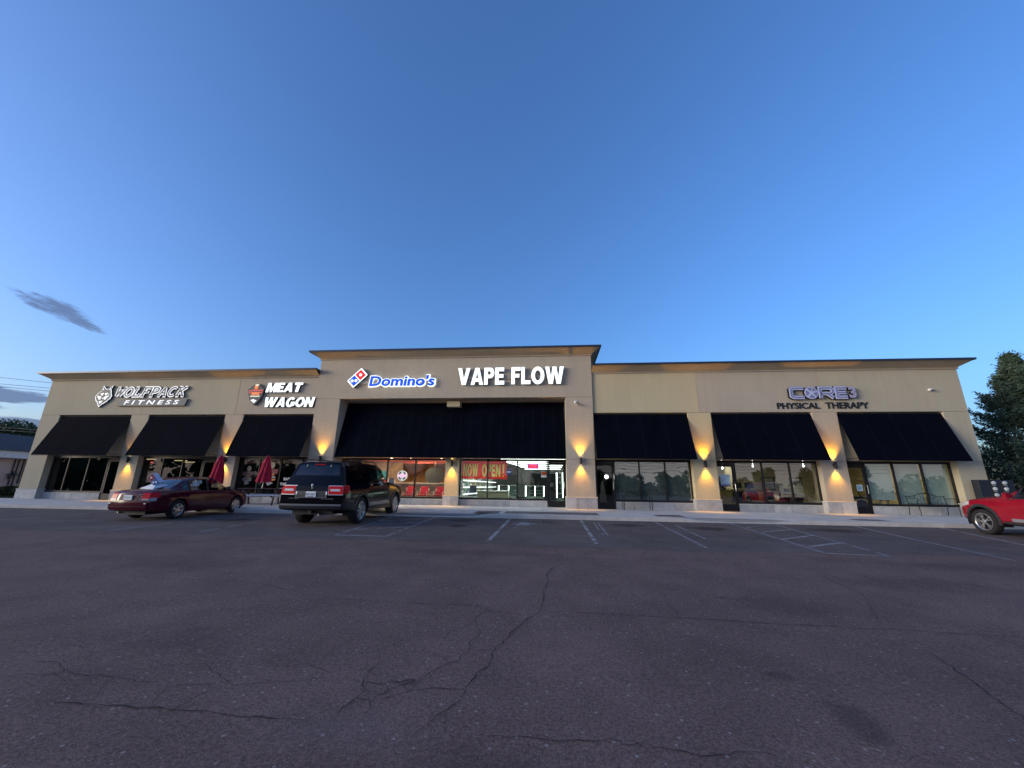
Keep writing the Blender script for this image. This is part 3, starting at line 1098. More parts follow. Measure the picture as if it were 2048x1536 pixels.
def storefront(cuts, door, y, zs, zh, gl, fm, slim=0.055, glz=None):
    """cuts: x of the frame lines; door: index of the door opening or None; one part with frame, panes and door"""
    fr = MB()
    d0, d1 = y, y + .10
    x0, x1 = cuts[0], cuts[-1]
    fr.box(x0, x1, d0, d1, zh - .10, zh)
    spans = list(zip(cuts[:-1], cuts[1:]))
    for i, x in enumerate(cuts):
        h = slim / 2 if 0 < i < len(cuts) - 1 else slim
        near_door = door is not None and i in (door, door + 1)
        zb_ = ZB if near_door else zs
        a = x if i == 0 else x - (h if i < len(cuts) - 1 else slim)
        b = x + (h if i > 0 and i < len(cuts) - 1 else slim if i == 0 else 0)
        fr.box(a, b, d0 + .002, d1 - .002, zb_ + .001, zh - .101)
    for i, (a, b) in enumerate(spans):
        if i != door:
            fr.box(a + slim * .55, b - slim * .55, d0 + .004, d1 - .004, zs, zs + .09)
    f = fr.build('window_frame', fm, B)
    for i, (a, b) in enumerate(spans):
        g = glz[i] if glz else gl
        if i != door:
            box_part('pane', g, f, a + slim * .5, b - slim * .5, y + .045, y + .057, zs + .085, zh - .095)
    if door is not None:
        a, b = spans[door]
        a, b = a + slim * .6 + .006, b - slim * .6 - .006
        st, zt = .085, zh - .16
        dm = MB()
        dm.box(a, a + st, y + .012, y + .062, ZB + .012, zt)
        dm.box(b - st, b, y + .012, y + .062, ZB + .012, zt)
        dm.box(a + st, b - st, y + .013, y + .061, zt - .12, zt)
        dm.box(a + st, b - st, y + .013, y + .061, ZB + .012, ZB + .30)
        dm.box(a + st, b - st, y + .02, y + .055, ZB + .32 + .62, ZB + .32 + .645) if False else None
        dr = dm.build('door', fm, B)
        box_part('transom_bar', fm, f, a, b, y + .01, y + .09, zt + .008, zh - .102)
        box_part('pane', glz[door] if glz else gl, dr, a + st - .004, b - st + .004, y + .033, y + .043, ZB + .295, zt - .115)
        hx = b - st * .5
        hm = MB().tube([(hx, y + .012, ZB + .85), (hx, y - .05, ZB + .87), (hx, y - .05, ZB + 1.2), (hx, y + .012, ZB + 1.22)], 0.011, 8)
        hm.build('door_handle', STEEL, dr, smooth=40)
    return f


YW = 0.30
ZS, ZH = 0.95, 2.87
stone_sill(-27.12, -23.72, 0.28, ZS, 4, 1)
storefront([-27.12, -26.12, -24.9, -23.72, -22.7], 3, YW, ZS, ZH, G_DARK, BRONZE2)
stone_sill(-21.65, -18.2, 0.28, ZS, 4, 2)
storefront([-21.65, -20.5, -19.35, -18.2, -17.17], 3, YW, ZS, ZH, G_DARK, BRONZE2)
stone_sill(-16.13, CL, 0.28, ZS, 5, 3)
storefront([-16.13, -14.97, -13.8, -12.63, CL], None, YW, ZS, ZH, G_CLEAR, BRONZE)
stone_sill(CR + .93, 6.57, 0.28, ZS, 4, 4)
storefront([CR, 3.06, 4.22, 5.4, 6.57], 0, YW, ZS, ZH, G_FILM, BRONZE, glz=[G_DARK, G_FILM, G_FILM, G_FILM])
stone_sill(8.52, 12.1, 0.28, ZS, 5, 5)
storefront([7.62, 8.52, 9.72, 10.91, 12.1], 0, YW, ZS, ZH, G_SOFT, BRONZE)
stone_sill(14.1, 17.63, 0.28, ZS, 4, 6)
storefront([13.18, 14.1, 15.27, 16.45, 17.63], 0, YW, ZS, ZH, G_SOFT, BRONZE)
stone_sill(-9.78, -5.22, 0.83, 0.92, 8, 7)
storefront([-10.82, -9.78, -8.33, -6.84, -5.22], 0, 0.85, 0.92, 2.90, G_CLEAR, BRONZE, 0.06)
stone_sill(-4.52, -0.12, 0.83, 0.92, 5, 8)
storefront([-4.52, -3.1, -1.6, -0.12, 0.80], 3, 0.85, 0.92, 2.90, G_CLEAR, BRONZE, 0.06)
# frosted sheets hung inside the empty shop's panes
for a, b in ((3.10, 4.19), (4.25, 5.37), (5.43, 6.52)):
    box_part('frosted_sheet', mat('grey green film sheet', (0.21, 0.245, 0.24), .8, var=.12, vscale=2), B, a, b, .405, .409, 1.0, 2.8)
# the blank bronze filler beside the third shop window
box_part('filler_panel', BRONZE, B, -12.62, CL - .02, 0.405, 0.44, 0.62, 2.86)
box_part('beam_end', STUCCO_C, B, -5.23, -4.55, 0.30, 0.79, 5.50, 5.80, 0.006)

# ------------------------------------------------------------------ awnings
def awning(x0, x1, yt, zt, yb, zb, label, ribs=0, sag=0.012, gap=0.02):
    t = thing('awning', label, 'awning', ((x0 + x1) / 2, yt, zt), 'black fabric awnings over the shop windows')
    x0, x1 = x0 + gap, x1 - gap
    n, m_ = max(8, int((x1 - x0) / 0.55)), 8

    def pt(u, v, off=0.0):
        s = sag * math.sin(math.pi * v) * abs(math.sin(math.pi * u * (ribs or 5)))
        y = yt + (yb - yt) * v + s * .6 + off
        z = zt + (zb - zt) * v - s * .3
        return (x0 + (x1 - x0) * u, y, z)
    nn = (ribs or 5) * 4
    mb = MB().grid([[pt(i / nn, j / m_) for i in range(nn + 1)] for j in range(m_ + 1)])
    mb.grid([[pt(i / nn, j / m_, .006) for i in range(nn + 1)] for j in range(m_, -1, -1)])
    mb.build('canopy', AWN, t, smooth=50)
    # hem and frame
    MB().box(x0, x1, yb - .004, yb + .01, zb - .055, zb + .004).build('valance', AWN, t)
    f = MB()
    f.tube([(x0 + .02, yb + .03, zb + .02), (x1 - .02, yb + .03, zb + .02)], .016, 6)
    f.tube([(x0 + .02, yt - .0, zt - .03), (x1 - .02, yt - .0, zt - .03)], .016, 6)
    f.build('front_bar', AWNF, t)
    for k, x in enumerate([x0 + .03, x1 - .03]):
        b = MB().tube([(x, yb + .03, zb + .05), (x, 0.27 if yt < .5 else .77, zb + .05)], .016, 6)
        b.tube([(x, yb + .03, zb + .02), (x, yt, zt - .03)], .013, 6)
        b.build('side_arm', AWNF, t)
    if ribs:
        for k in range(1, ribs):
            u = k / ribs
            mb = MB()
            mb.grid([[(pt(u, j / m_, -.004)[0] + d, pt(u, j / m_, -.004)[1], pt(u, j / m_)[2]) for d in (-.011, .011)] for j in range(m_ + 1)])
            mb.build('seam', SEAM, t)
    return t


awn_lab = ['black fabric awning at the far left end over the dark fitness windows',
           'black fabric awning above the burgundy sedan, second from the left',
           'black fabric awning under the MEAT WAGON sign, third from the left',
           'black fabric awning right beside the taller middle block',
           'black fabric awning over the EGO poster window, second from the right',
           'black fabric awning at the far right end over the iron bench']
for (a, b), lb in zip(BAYS, awn_lab):
    awning(a, b, 0.10, ZO - .05, -0.72, 2.90, lb, ribs=4, sag=.02)
awning(-10.82, 0.80, 0.74, 5.80, 0.0, 2.95, 'wide black fabric awning with seams filling the middle block opening', ribs=22, gap=.03)


# ================================================================== SIGNS ON THE FACADE
LIT = emis('lit white acrylic', (0.86, 0.96, 1.0), 0.24, (0.75, 0.78, 0.78))
LITW = emis('lit milk acrylic', (0.93, 0.97, 1.0), 0.17, (0.7, 0.7, 0.7))
LITB = emis('lit blue acrylic', (0.0, 0.08, 0.72), 0.19, (0.0, 0.03, 0.2))
LITR = emis('lit red acrylic', (0.80, 0.01, 0.02), 0.16, (0.4, 0.01, 0.01))
SIGNBK = mat('sign return black', (0.01, 0.01, 0.012), 0.5, var=0.1)
SIGNG = mat('sign charcoal', (0.055, 0.062, 0.064), 0.55, var=0.12)
SIGNG2 = mat('sign grey', (0.12, 0.125, 0.125), 0.6, var=0.12)
SIGNW = emis('sign white face', (0.9, 0.95, 1.0), 0.14, (0.78, 0.79, 0.8))  # emits a little, so the white sign faces glow
LAV = mat('sign lavender', (0.22, 0.22, 0.36), 0.45, var=0.06)
LAV2 = mat('sign pale lavender', (0.50, 0.54, 0.72), 0.45, var=0.06)
LAV3 = mat('sign mauve', (0.36, 0.33, 0.46), 0.45, var=0.08)
RACE = mat('raceway tan', (0.42, 0.36, 0.28), 0.7, var=0.06)

# heavy block capitals drawn as polygons on a unit cell (width in cap heights, pieces)
def _ring(rx, rz, a0=0, a1=360, n=24):
    return ('ring', rx, rz, a0, a1, n)


BLK = {
    'V': (.98, [[(0, 1), (.31, 1), (.5, .34), (.69, 1), (1, 1), (.66, 0), (.34, 0)]]),
    'A': (.98, [[(0, 0), (.34, 1), (.5, 1), (.5, .74), (.30, 0)], [(1, 0), (.66, 1), (.5, 1), (.5, .74), (.70, 0)], [(.36, .18), (.64, .18), (.59, .38), (.41, .38)]]),
    'P': (.80, [[(0, 0), (.36, 0), (.36, 1), (0, 1)], ('bowl',)]),
    'E': (.72, [[(0, 0), (.38, 0), (.38, 1), (0, 1)], [(.37, .78), (.97, .78), (.97, 1), (.37, 1)], [(.37, .40), (.90, .40), (.90, .61), (.37, .61)], [(.37, 0), (1, 0), (1, .22), (.37, .22)]]),
    'F': (.70, [[(0, 0), (.38, 0), (.38, 1), (0, 1)], [(.37, .78), (1, .78), (1, 1), (.37, 1)], [(.37, .39), (.88, .39), (.88, .60), (.37, .60)]]),
    'L': (.70, [[(0, 0), (.38, 0), (.38, 1), (0, 1)], [(.37, 0), (1, 0), (1, .22), (.37, .22)]]),
    'O': (1.0, [_ring(.225, .30)]),
    'W': (1.42, [[(0, 1), (.215, 1), (.305, .36), (.395, 1), (.605, 1), (.695, .36), (.785, 1), (1, 1), (.82, 0), (.60, 0), (.5, .60), (.40, 0), (.18, 0)]]),
    'M': (1.12, [[(0, 0), (0, 1), (.31, 1), (.5, .40), (.69, 1), (1, 1), (1, 0), (.75, 0), (.75, .62), (.58, 0), (.42, 0), (.25, .62), (.25, 0)]]),
    'T': (.86, [[(.31, 0), (.69, 0), (.69, .78), (.31, .78)], [(0, .775), (1, .775), (1, 1), (0, 1)]]),
    'G': (1.0, [_ring(.215, .30, 42, 335), [(.55, .30), (1, .30), (1, .52), (.55, .52)], [(.74, .06), (1, .14), (1, .31), (.74, .31)]]),
    'N': (.96, [[(0, 0), (0, 1), (.31, 1), (.69, .42), (.69, 1), (1, 1), (1, 0), (.69, 0), (.31, .58), (.31, 0)]])}


def block_word(wd, x0, x1, z0, z1, yf, parent, face, ret, shear=0.0, gap=.07, side=.09, yw=0.0):
    h = z1 - z0
    tot_ = sum(BLK[c_][0] for c_ in wd) + gap * (len(wd) - 1)
    k = (x1 - x0 - shear * h) / tot_
    x = x0
    for ch in wd:
        wc = BLK[ch][0] * k

        def T(p, gx=0.0):
            return (x + p[0] * wc + shear * p[1] * h, z0 + p[1] * h)
        lt = None
        for lyr in (0, 1):
            ya, yb = ((yf + .014, yw - .001), (yf, yf + .013))[lyr]
            mb = MB()
            for q, pc in enumerate(BLK[ch][1]):
                e = q * .0007
                if pc[0] == 'ring':
                    _, rx, rz, a0, a1, n = pc
                    full = a1 - a0 >= 360
                    for i in range(n):
                        t0, t1 = R(a0 + (a1 - a0) * i / n), R(a0 + (a1 - a0) * (i + 1) / n)
                        mb.poly([T((.5 + .5 * math.cos(t0), .5 + .515 * math.sin(t0))), T((.5 + .5 * math.cos(t1), .5 + .515 * math.sin(t1))),
                                 T((.5 + rx * math.cos(t1), .5 + rz * math.sin(t1))), T((.5 + rx * math.cos(t0), .5 + rz * math.sin(t0)))], ya - e, yb)
                elif pc[0] == 'bowl':
                    n = 12
                    out = [(.35, 1), (.55, 1)] + [(.60 + .40 * math.cos(R(90 - 180 * i / n)), .69 + .31 * math.sin(R(90 - 180 * i / n))) for i in range(n + 1)] + [(.35, .38)]
                    inn = [(.35, .79), (.50, .79)] + [(.53 + .12 * math.cos(R(90 - 180 * i / n)), .69 + .10 * math.sin(R(90 - 180 * i / n))) for i in range(n + 1)] + [(.35, .59)]
                    for i in range(len(out) - 1):
                        mb.poly([T(out[i]), T(out[i + 1]), T(inn[i + 1]), T(inn[i])], ya - e, yb)
                else:
                    mb.poly([T(p) for p in pc], ya - e, yb)
            if lyr == 0:
                lt = mb.build('letter', ret, parent)
            else:
                mb.build('letter_face', face, lt)
        x += wc + gap * k


# --- fitness sign: emblem, slab letters, plate
s = thing('fitness_sign', 'grey and faintly glowing white WOLFPACK FITNESS sign with wolf head emblem', 'sign', (-22.3, 0, 5.6))


def wq(pts, ox=0.0, oz=0.0, k=1.0):
    c = (300, 380)
    out = []
    for x, y in pts:
        x, y = c[0] + (x - c[0]) * k, c[1] + (y - c[1]) * k
        out.append((-25.15 + (x - 140) / 320 * 1.03 + ox, 6.71 - (y - 195) / 400 * 1.2 + oz))
    return out


wolf = [(140, 410), (162, 440), (176, 478), (205, 500), (235, 550), (265, 595), (305, 555), (352, 520), (390, 496), (412, 462), (440, 445), (462, 385), (440, 345), (432, 300),
        (415, 268), (436, 196), (402, 215), (368, 245), (335, 256), (302, 240), (280, 208), (262, 195), (246, 232), (240, 282), (205, 318), (178, 345)]
MB().poly(wq(wolf, k=1.03), -0.085, -0.001).build('emblem_back', SIGNBK, s)
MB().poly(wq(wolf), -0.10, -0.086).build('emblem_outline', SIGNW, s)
MB().poly(wq(wolf, k=0.90), -0.112, -0.101).build('emblem_face', SIGNG, s)
for pl in ([(208, 392), (262, 398), (276, 420), (262, 452), (240, 462), (222, 430)], [(325, 408), (388, 380), (390, 415), (368, 450), (342, 462), (334, 440)],
           [(250, 488), (318, 480), (300, 516), (280, 532), (264, 528)], [(246, 342), (300, 332), (306, 345), (286, 362), (292, 380), (262, 378), (250, 362)], [(326, 336), (384, 330), (386, 348), (362, 352), (372, 372), (340, 376), (330, 356)],
           [(268, 238), (288, 262), (262, 284)], [(412, 236), (408, 272), (384, 268)], [(300, 430), (322, 416), (326, 440), (308, 446)], [(196, 372), (204, 368), (210, 420), (200, 425)], [(404, 352), (412, 356), (408, 410), (398, 412)]):
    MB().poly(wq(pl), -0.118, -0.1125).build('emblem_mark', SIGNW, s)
# slab-serif italic letters drawn as strokes on a 0..1 cell
SL = {
    'W': [[(.02, 1), (.2, 0)], [(.2, 0), (.46, .85)], [(.46, .85), (.66, 0)], [(.66, 0), (.98, 1)], [(-.06, 1), (.2, 1)], [(.8, 1), (1.06, 1)]],
    'O': ['O'], 'L': [[(.2, 1), (.2, 0)], [(.02, 1), (.42, 1)], [(.02, 0), (.92, 0), (.92, .3)]],
    'F': [[(.2, 1), (.2, 0)], [(.02, 1), (.95, 1), (.95, .75)], [(.2, .5), (.66, .5)], [(.66, .64), (.66, .36)], [(.02, 0), (.42, 0)]],
    'P': [[(.2, 1), (.2, 0)], [(.02, 1), (.62, 1), (.86, .88), (.86, .58), (.62, .46), (.2, .46)], [(.02, 0), (.42, 0)]],
    'A': [[(.1, 0), (.46, 1)], [(.46, 1), (.86, 0)], [(.26, .36), (.7, .36)], [(-.04, 0), (.26, 0)], [(.68, 0), (1.02, 0)]],
    'C': ['C'], 'K': [[(.2, 1), (.2, 0)], [(.02, 1), (.4, 1)], [(.02, 0), (.4, 0)], [(.9, 1), (.26, .45)], [(.44, .6), (.92, 0)], [(.68, 1), (1.04, 1)], [(.74, 0), (1.06, 0)]]}


def slab_word(wd, x0, x1, z0, z1, y, parent):
    n = len(wd)
    adv = (x1 - x0 - .12) / n
    h = z1 - z0
    for k, ch in enumerate(wd):
        cx = x0 + adv * k

        def T(p):
            return (cx + p[0] * adv * .86 + .17 * p[1], z0 + .05 + p[1] * (h - .10))
        outs = []
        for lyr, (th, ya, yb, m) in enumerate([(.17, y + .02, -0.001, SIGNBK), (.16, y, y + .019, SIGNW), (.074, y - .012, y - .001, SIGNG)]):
            mb = MB()
            for q, st in enumerate(SL[ch]):
                e = q * 0.0006
                if st == 'O':
                    ribbon(mb, [T((.5 + .44 * math.cos(a), .5 + .5 * math.sin(a))) for a in [2 * math.pi * i / 20 for i in range(20)]], th, ya - e, yb, True)
                elif st == 'C':
                    ribbon(mb, [T((.54 + .46 * math.cos(a), .5 + .5 * math.sin(a))) for a in [R(48 + 264 * i / 16) for i in range(17)]], th, ya - e, yb)
                else:
                    ribbon(mb, [T(p) for p in st], th, ya - e, yb)
            if lyr == 0:
                o = mb.build('letter', m, parent)
                outs = [o]
            else:
                mb.build('letter_outline' if lyr == 1 else 'letter_core', m, outs[0])


slab_word('WOLFPACK', -23.95, -19.62, 6.06, 6.62, -0.10, s)
MB().poly([(-23.66, 5.56), (-19.60, 5.56), (-19.48, 5.94), (-23.54, 5.94)], -0.10, -0.001).build('sign_plate', SIGNG2, s)
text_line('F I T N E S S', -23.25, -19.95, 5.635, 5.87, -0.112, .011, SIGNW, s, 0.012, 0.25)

# --- meat wagon sign
s = thing('meat_wagon_sign', 'lit white italic MEAT WAGON letters with dark shield logo', 'sign', (-14.1, 0, 5.45))
block_word('MEAT', -15.03, -12.96, 6.25, 6.76, -0.125, s, LIT, SIGNBK, .2)
block_word('WAGON', -15.05, -12.18, 5.45, 5.965, -0.125, s, LIT, SIGNBK, .2)
sh = [(-16.07, 6.40), (-15.72, 6.68), (-15.62, 6.76), (-15.50, 6.74), (-15.13, 6.42), (-15.17, 6.15), (-15.26, 5.88), (-15.52, 5.58), (-15.58, 5.56), (-15.86, 5.82), (-15.96, 6.10)]
bk = MB().poly(sh, -0.12, -0.001).build('shield', SIGNG, s)
c_red, c_or, c_cream = emis('shield red', (0.62, 0.07, 0.06), 0.07), emis('shield orange', (0.9, 0.22, 0.04), 0.09), emis('shield cream', (0.8, 0.72, 0.52), 0.08)
for pl, m in (([(-16.00, 6.37), (-15.58, 6.42), (-15.16, 6.38), (-15.22, 6.19), (-15.58, 6.24), (-15.94, 6.19)], c_red),
              ([(-15.80, 6.235), (-15.58, 6.25), (-15.34, 6.235), (-15.36, 6.10), (-15.58, 6.12), (-15.78, 6.10)], c_or),
              ([(-15.86, 6.07), (-15.30, 6.07), (-15.32, 6.00), (-15.85, 6.00)], c_cream),
              ([(-15.93, 5.97), (-15.26, 5.97), (-15.30, 5.87), (-15.88, 5.89)], SIGNG2),
              ([(-15.80, 5.83), (-15.64, 5.88), (-15.44, 5.80), (-15.58, 5.66)], SIGNW)):
    MB().poly(pl, -0.13 - (0.004 if m is c_or else 0), -0.121).build('shield_band', m, bk)
MB().poly(arc(-15.58, 6.53, .11, .105, 0, 342, 19), -0.134, -0.121).build('shield_disc', c_or, bk)
MB().poly(arc(-15.55, 6.655, .12, .06, 0, 342, 19), -0.138, -0.121).build('shield_disc', c_cream, bk)
for xa, xb in ((-15.92, -15.84), (-15.80, -15.68), (-15.63, -15.55), (-15.50, -15.38), (-15.34, -15.24)):
    MB().poly([(xa, 6.27), (xb, 6.27), (xb, 6.33), (xa, 6.33)], -0.1335, -0.1302).build('logo_print', SIGNG, bk)

# --- pizza shop sign
s = thing('pizza_sign', "lit blue Domino's letters beside a tilted red and blue domino", 'sign', (-7.9, YC, 6.45))


def rot_rect(cx, cz, wd, hg, ang, rr_=0.0):
    c, sn = math.cos(ang), math.sin(ang)
    out = []
    k = [(wd / 2 - rr_, hg / 2 - rr_, 0), (-wd / 2 + rr_, hg / 2 - rr_, 90), (-wd / 2 + rr_, -hg / 2 + rr_, 180), (wd / 2 - rr_, -hg / 2 + rr_, 270)]
    for x, z, a0 in k:
        for q in (range(0, 91, 30) if rr_ else (0,)):
            px, pz = x + rr_ * math.cos(R(a0 + q)), z + rr_ * math.sin(R(a0 + q))
            out.append((cx + px * c - pz * sn, cz + px * sn + pz * c))
    return out


DC, DA = (-9.95, 6.955), R(44.5)
bk = MB().poly(rot_rect(DC[0], DC[1], 1.0, .53, DA, .05), -0.20, YC - .001).build('domino', SIGNBK, s)
MB().poly(rot_rect(DC[0], DC[1], 1.0, .53, DA, .05), -0.215, -0.201).build('domino_face', LIT, bk)
ux, uz = math.cos(DA), math.sin(DA)
MB().poly(rot_rect(DC[0] + ux * .225, DC[1] + uz * .225, .40, .43, DA, .01), -0.222, -0.2155).build('domino_half', LITR, bk)
MB().poly(rot_rect(DC[0] - ux * .225, DC[1] - uz * .225, .40, .43, DA, .01), -0.222, -0.2155).build('domino_half', LITB, bk)
for dx, dz in ((ux * .225, uz * .225), (-ux * .225 - .105, -uz * .225 - .005), (-ux * .225 + .105, -uz * .225 + .005)):
    MB().poly(arc(DC[0] + dx, DC[1] + dz, .078, .078, 0, 342, 19), -0.229, -0.2225).build('domino_dot', LIT, bk)
bk = text_line("Domino's", -9.33, -5.76, 6.455, 7.10, -0.20, .115, LIT, s, 0.062, 0.10)
fc = text_line("Domino's", -9.285, -5.805, 6.495, 7.06, -0.218, .017, LITB, s, 0.036, 0.10, 'letter_face')
for a, b in zip(bk, fc):
    b.parent = a
    b.location = (0, 0, 0)
box_part('raceway', RACE, s, -9.85, -5.9, -0.14, YC - .001, 6.63, 6.80, .004)

# --- vape shop sign
s = thing('vape_sign', 'large lit white VAPE FLOW block letters on the middle block', 'sign', (-1.95, YC, 6.5))
block_word('VAPE', -4.60, -2.22, 6.505, 7.395, -0.235, s, LIT, SIGNBK, yw=-.16)
block_word('FLOW', -1.86, 0.76, 6.515, 7.405, -0.235, s, LIT, SIGNBK, yw=-.16)
box_part('raceway', RACE, s, -4.3, 0.5, -0.13, YC - .001, 6.82, 7.00, .004)

# --- therapy sign
s = thing('therapy_sign', 'unlit lavender CORE 3 sign with black PHYSICAL THERAPY letters below', 'sign', (12.6, 0, 5.2))


def core_letter(strokes, th, closed=False):
    o = None
    for lyr, (t_, ya, yb, m) in enumerate([(th + .03, -0.125, -0.001, SIGNBK), (th, -0.14, -0.126, LAV2), (th * .42, -0.15, -0.141, LAV)]):
        mb = MB()
        for q, st in enumerate(strokes):
            ribbon(mb, st, t_, ya - q * .0006, yb)
        if lyr == 0:
            o = mb.build('letter', m, s)
        else:
            mb.build('letter_outline' if lyr == 1 else 'letter_core', m, o)


z0, z1 = 5.75, 6.19
core_letter([[(11.84, z1), (11.38, z1), (11.28, z1 - .06), (11.28, z0 + .06), (11.38, z0), (11.84, z0)]], .16)
core_letter([[(12.55, z0 - .05), (12.55, z1), (13.0, z1), (13.09, z1 - .06), (13.09, 6.0), (13.0, 5.93), (12.55, 5.93)], [(12.84, 5.92), (13.1, z0 - .03)]], .16)
core_letter([[(13.7, z1), (13.27, z1), (13.27, z0), (13.7, z0)], [(13.27, 5.97), (13.66, 5.97)]], .16)
MB().poly(arc(12.16, 5.97, .31, .31, 0, 345, 23), -0.125, -0.001).build('letter', SIGNBK, s)
MB().poly(arc(12.16, 5.97, .295, .295, 0, 345, 23), -0.14, -0.126).build('roundel', LAV2, s)
for a0, a1 in ((25, 70), (80, 130), (150, 215), (235, 300), (315, 372)):
    pts = arc(12.16, 5.97, .255, .255, a0, a1, 6) + [(12.16 + .09 * math.cos(R((a0 + a1) / 2 + d)), 5.97 + .09 * math.sin(R((a0 + a1) / 2 + d))) for d in (14, -14)]
    MB().poly(pts, -0.148, -0.141).build('roundel_segment', LAV, s)
text_line('3', 13.82, 14.12, 5.70, 6.24, -0.125, .124, SIGNBK, s, 0.05, 0)
text_line('3', 13.80, 14.10, 5.71, 6.245, -0.14, .014, LAV3, s, 0.045, 0, 'letter_face')
text_line('PHYSICAL', 10.63, 12.50, 5.235, 5.525, -0.03, .029, SIGNBK, s, 0.022, 0)
text_line('THERAPY', 12.75, 14.60, 5.24, 5.535, -0.03, .029, SIGNBK, s, 0.022, 0)

# ------------------------------------------------------------------ wall lamps: twin-beam cylinders
LAMPBODY = mat('lamp graphite', (0.03, 0.028, 0.028), 0.4, metal=0.4, var=0.1)
LENS = emis('lamp lens', (1.0, 0.78, 0.42), 6.0)
AMBER = (1.0, 0.48, 0.03)


def sconce(x, yw, z, label, up=1.0, down=.62, k=1.0):
    t = thing('wall_lamp', label, 'wall lamp', (x, yw, z - .14), 'twin-beam wall lamps on the piers')
    yc = yw - 0.105
    M4 = Matrix.Translation((x, yc, z))
    MB().lathe([(.05, -.15), (.056, -.148), (.056, .148), (.05, .15), (.047, .145), (.047, -.145)], 20, M4, True).build('lamp_body', LAMPBODY, t, smooth=40)
    MB().box(x - .05, x + .05, yc + .05, yw - .001, z - .06, z + .06).build('bracket', LAMPBODY, t, .004)
    for sgn, pw in ((1, up), (-1, down)):
        MB().lathe([(.001, z + sgn * .13), (.044, z + sgn * .131), (.044, z + sgn * .128), (.001, z + sgn * .127)], 16, Matrix.Translation((x, yc, 0))).build('lens', LENS, t)
        for nm, en, size, bl in (('beam', 54.0, 84, 1.0),):
            ld = bpy.data.lights.new('lamp_' + nm, 'SPOT')
            ld.energy = en * pw * k
            ld.color = AMBER
            ld.spot_size = R(size)
            ld.spot_blend = bl
            ld.shadow_soft_size = 0.03
            lo = bpy.data.objects.new('lamp_' + nm, ld)
            COL.objects.link(lo)
            lo.parent = t
            lo.location = Vector((x, yc, z + sgn * .155)) - t.location
            lo.rotation_euler = (R(180 if sgn > 0 else 0), 0, 0)


sconce(-22.14, 0, 2.66, 'wall lamp on the pier left of the burgundy sedan', up=.35)
sconce(-16.62, 0, 2.68, 'wall lamp on the pier between the two red umbrellas', k=.92)
sconce(-11.43, YC, 2.78, 'wall lamp on the wide pier behind the black SUV')
sconce(-4.87, 0.60, 2.66, 'wall lamp on the narrow pier beside the NOW OPEN banner', up=.5)
sconce(1.46, YC, 2.78, 'wall lamp on the wide pier beside the vape shop door', k=1.08)
sconce(7.10, 0, 2.68, 'wall lamp on the pier left of the EGO poster window')
sconce(12.63, 0, 2.67, 'wall lamp on the pier right of the EGO poster window', k=1.12)

# small fittings on the walls
t = thing('security_camera', 'white bullet security camera high on the wide right pier', 'camera', (1.3, YC, 5.45))
MB().lathe([(.045, 0), (.05, .01), (.05, .18), (.04, .2)], 14, Matrix.Translation((1.30, YC - .26, 5.50)) @ Matrix.Rotation(R(-82), 4, 'X')).build('camera_body', WHITEP, t, smooth=40)
MB().lathe([(.03, 0), (.034, .012)], 14, Matrix.Translation((1.30, YC - .262, 5.497)) @ Matrix.Rotation(R(98), 4, 'X')).build('camera_lens', DARKP, t)
MB().box(1.24, 1.36, YC - .06, YC - .001, 5.55, 5.67).build('mount', WHITEP, t, .01)
MB().tube([(1.30, YC - .05, 5.6), (1.30, YC - .12, 5.54)], .02, 8).build('arm', WHITEP, t)
t = thing('motion_sensor', 'small white sensor box high on the wall at the right end', 'sensor', (17.32, 0, 6.05))
MB().box(17.24, 17.40, -.12, -.001, 6.04, 6.13).build('sensor_box', WHITEP, t, .012)
MB().lathe([(.03, 0), (.03, .03), (.015, .05)], 10, Matrix.Translation((17.32, -.13, 6.06)) @ Matrix.Rotation(R(110), 4, 'X')).build('sensor_eye', DARKP, t)


# ================================================================== VEHICLES
def interp(keys, y):
    if y <= keys[0][0]:
        return keys[0][1]
    for (a, va), (b, vb) in zip(keys, keys[1:]):
        if y <= b:
            return va + (vb - va) * (y - a) / (b - a)
    return keys[-1][1]


def smooth_fn(keys, rad):
    """piecewise-linear profile, rounded over +-rad"""
    ks = [(-1, 1), (-.5, 2), (0, 3), (.5, 2), (1, 1)]

    def f(y):
        return sum(interp(keys, y + k * rad) * w_ for k, w_ in ks) / 9.0
    return f


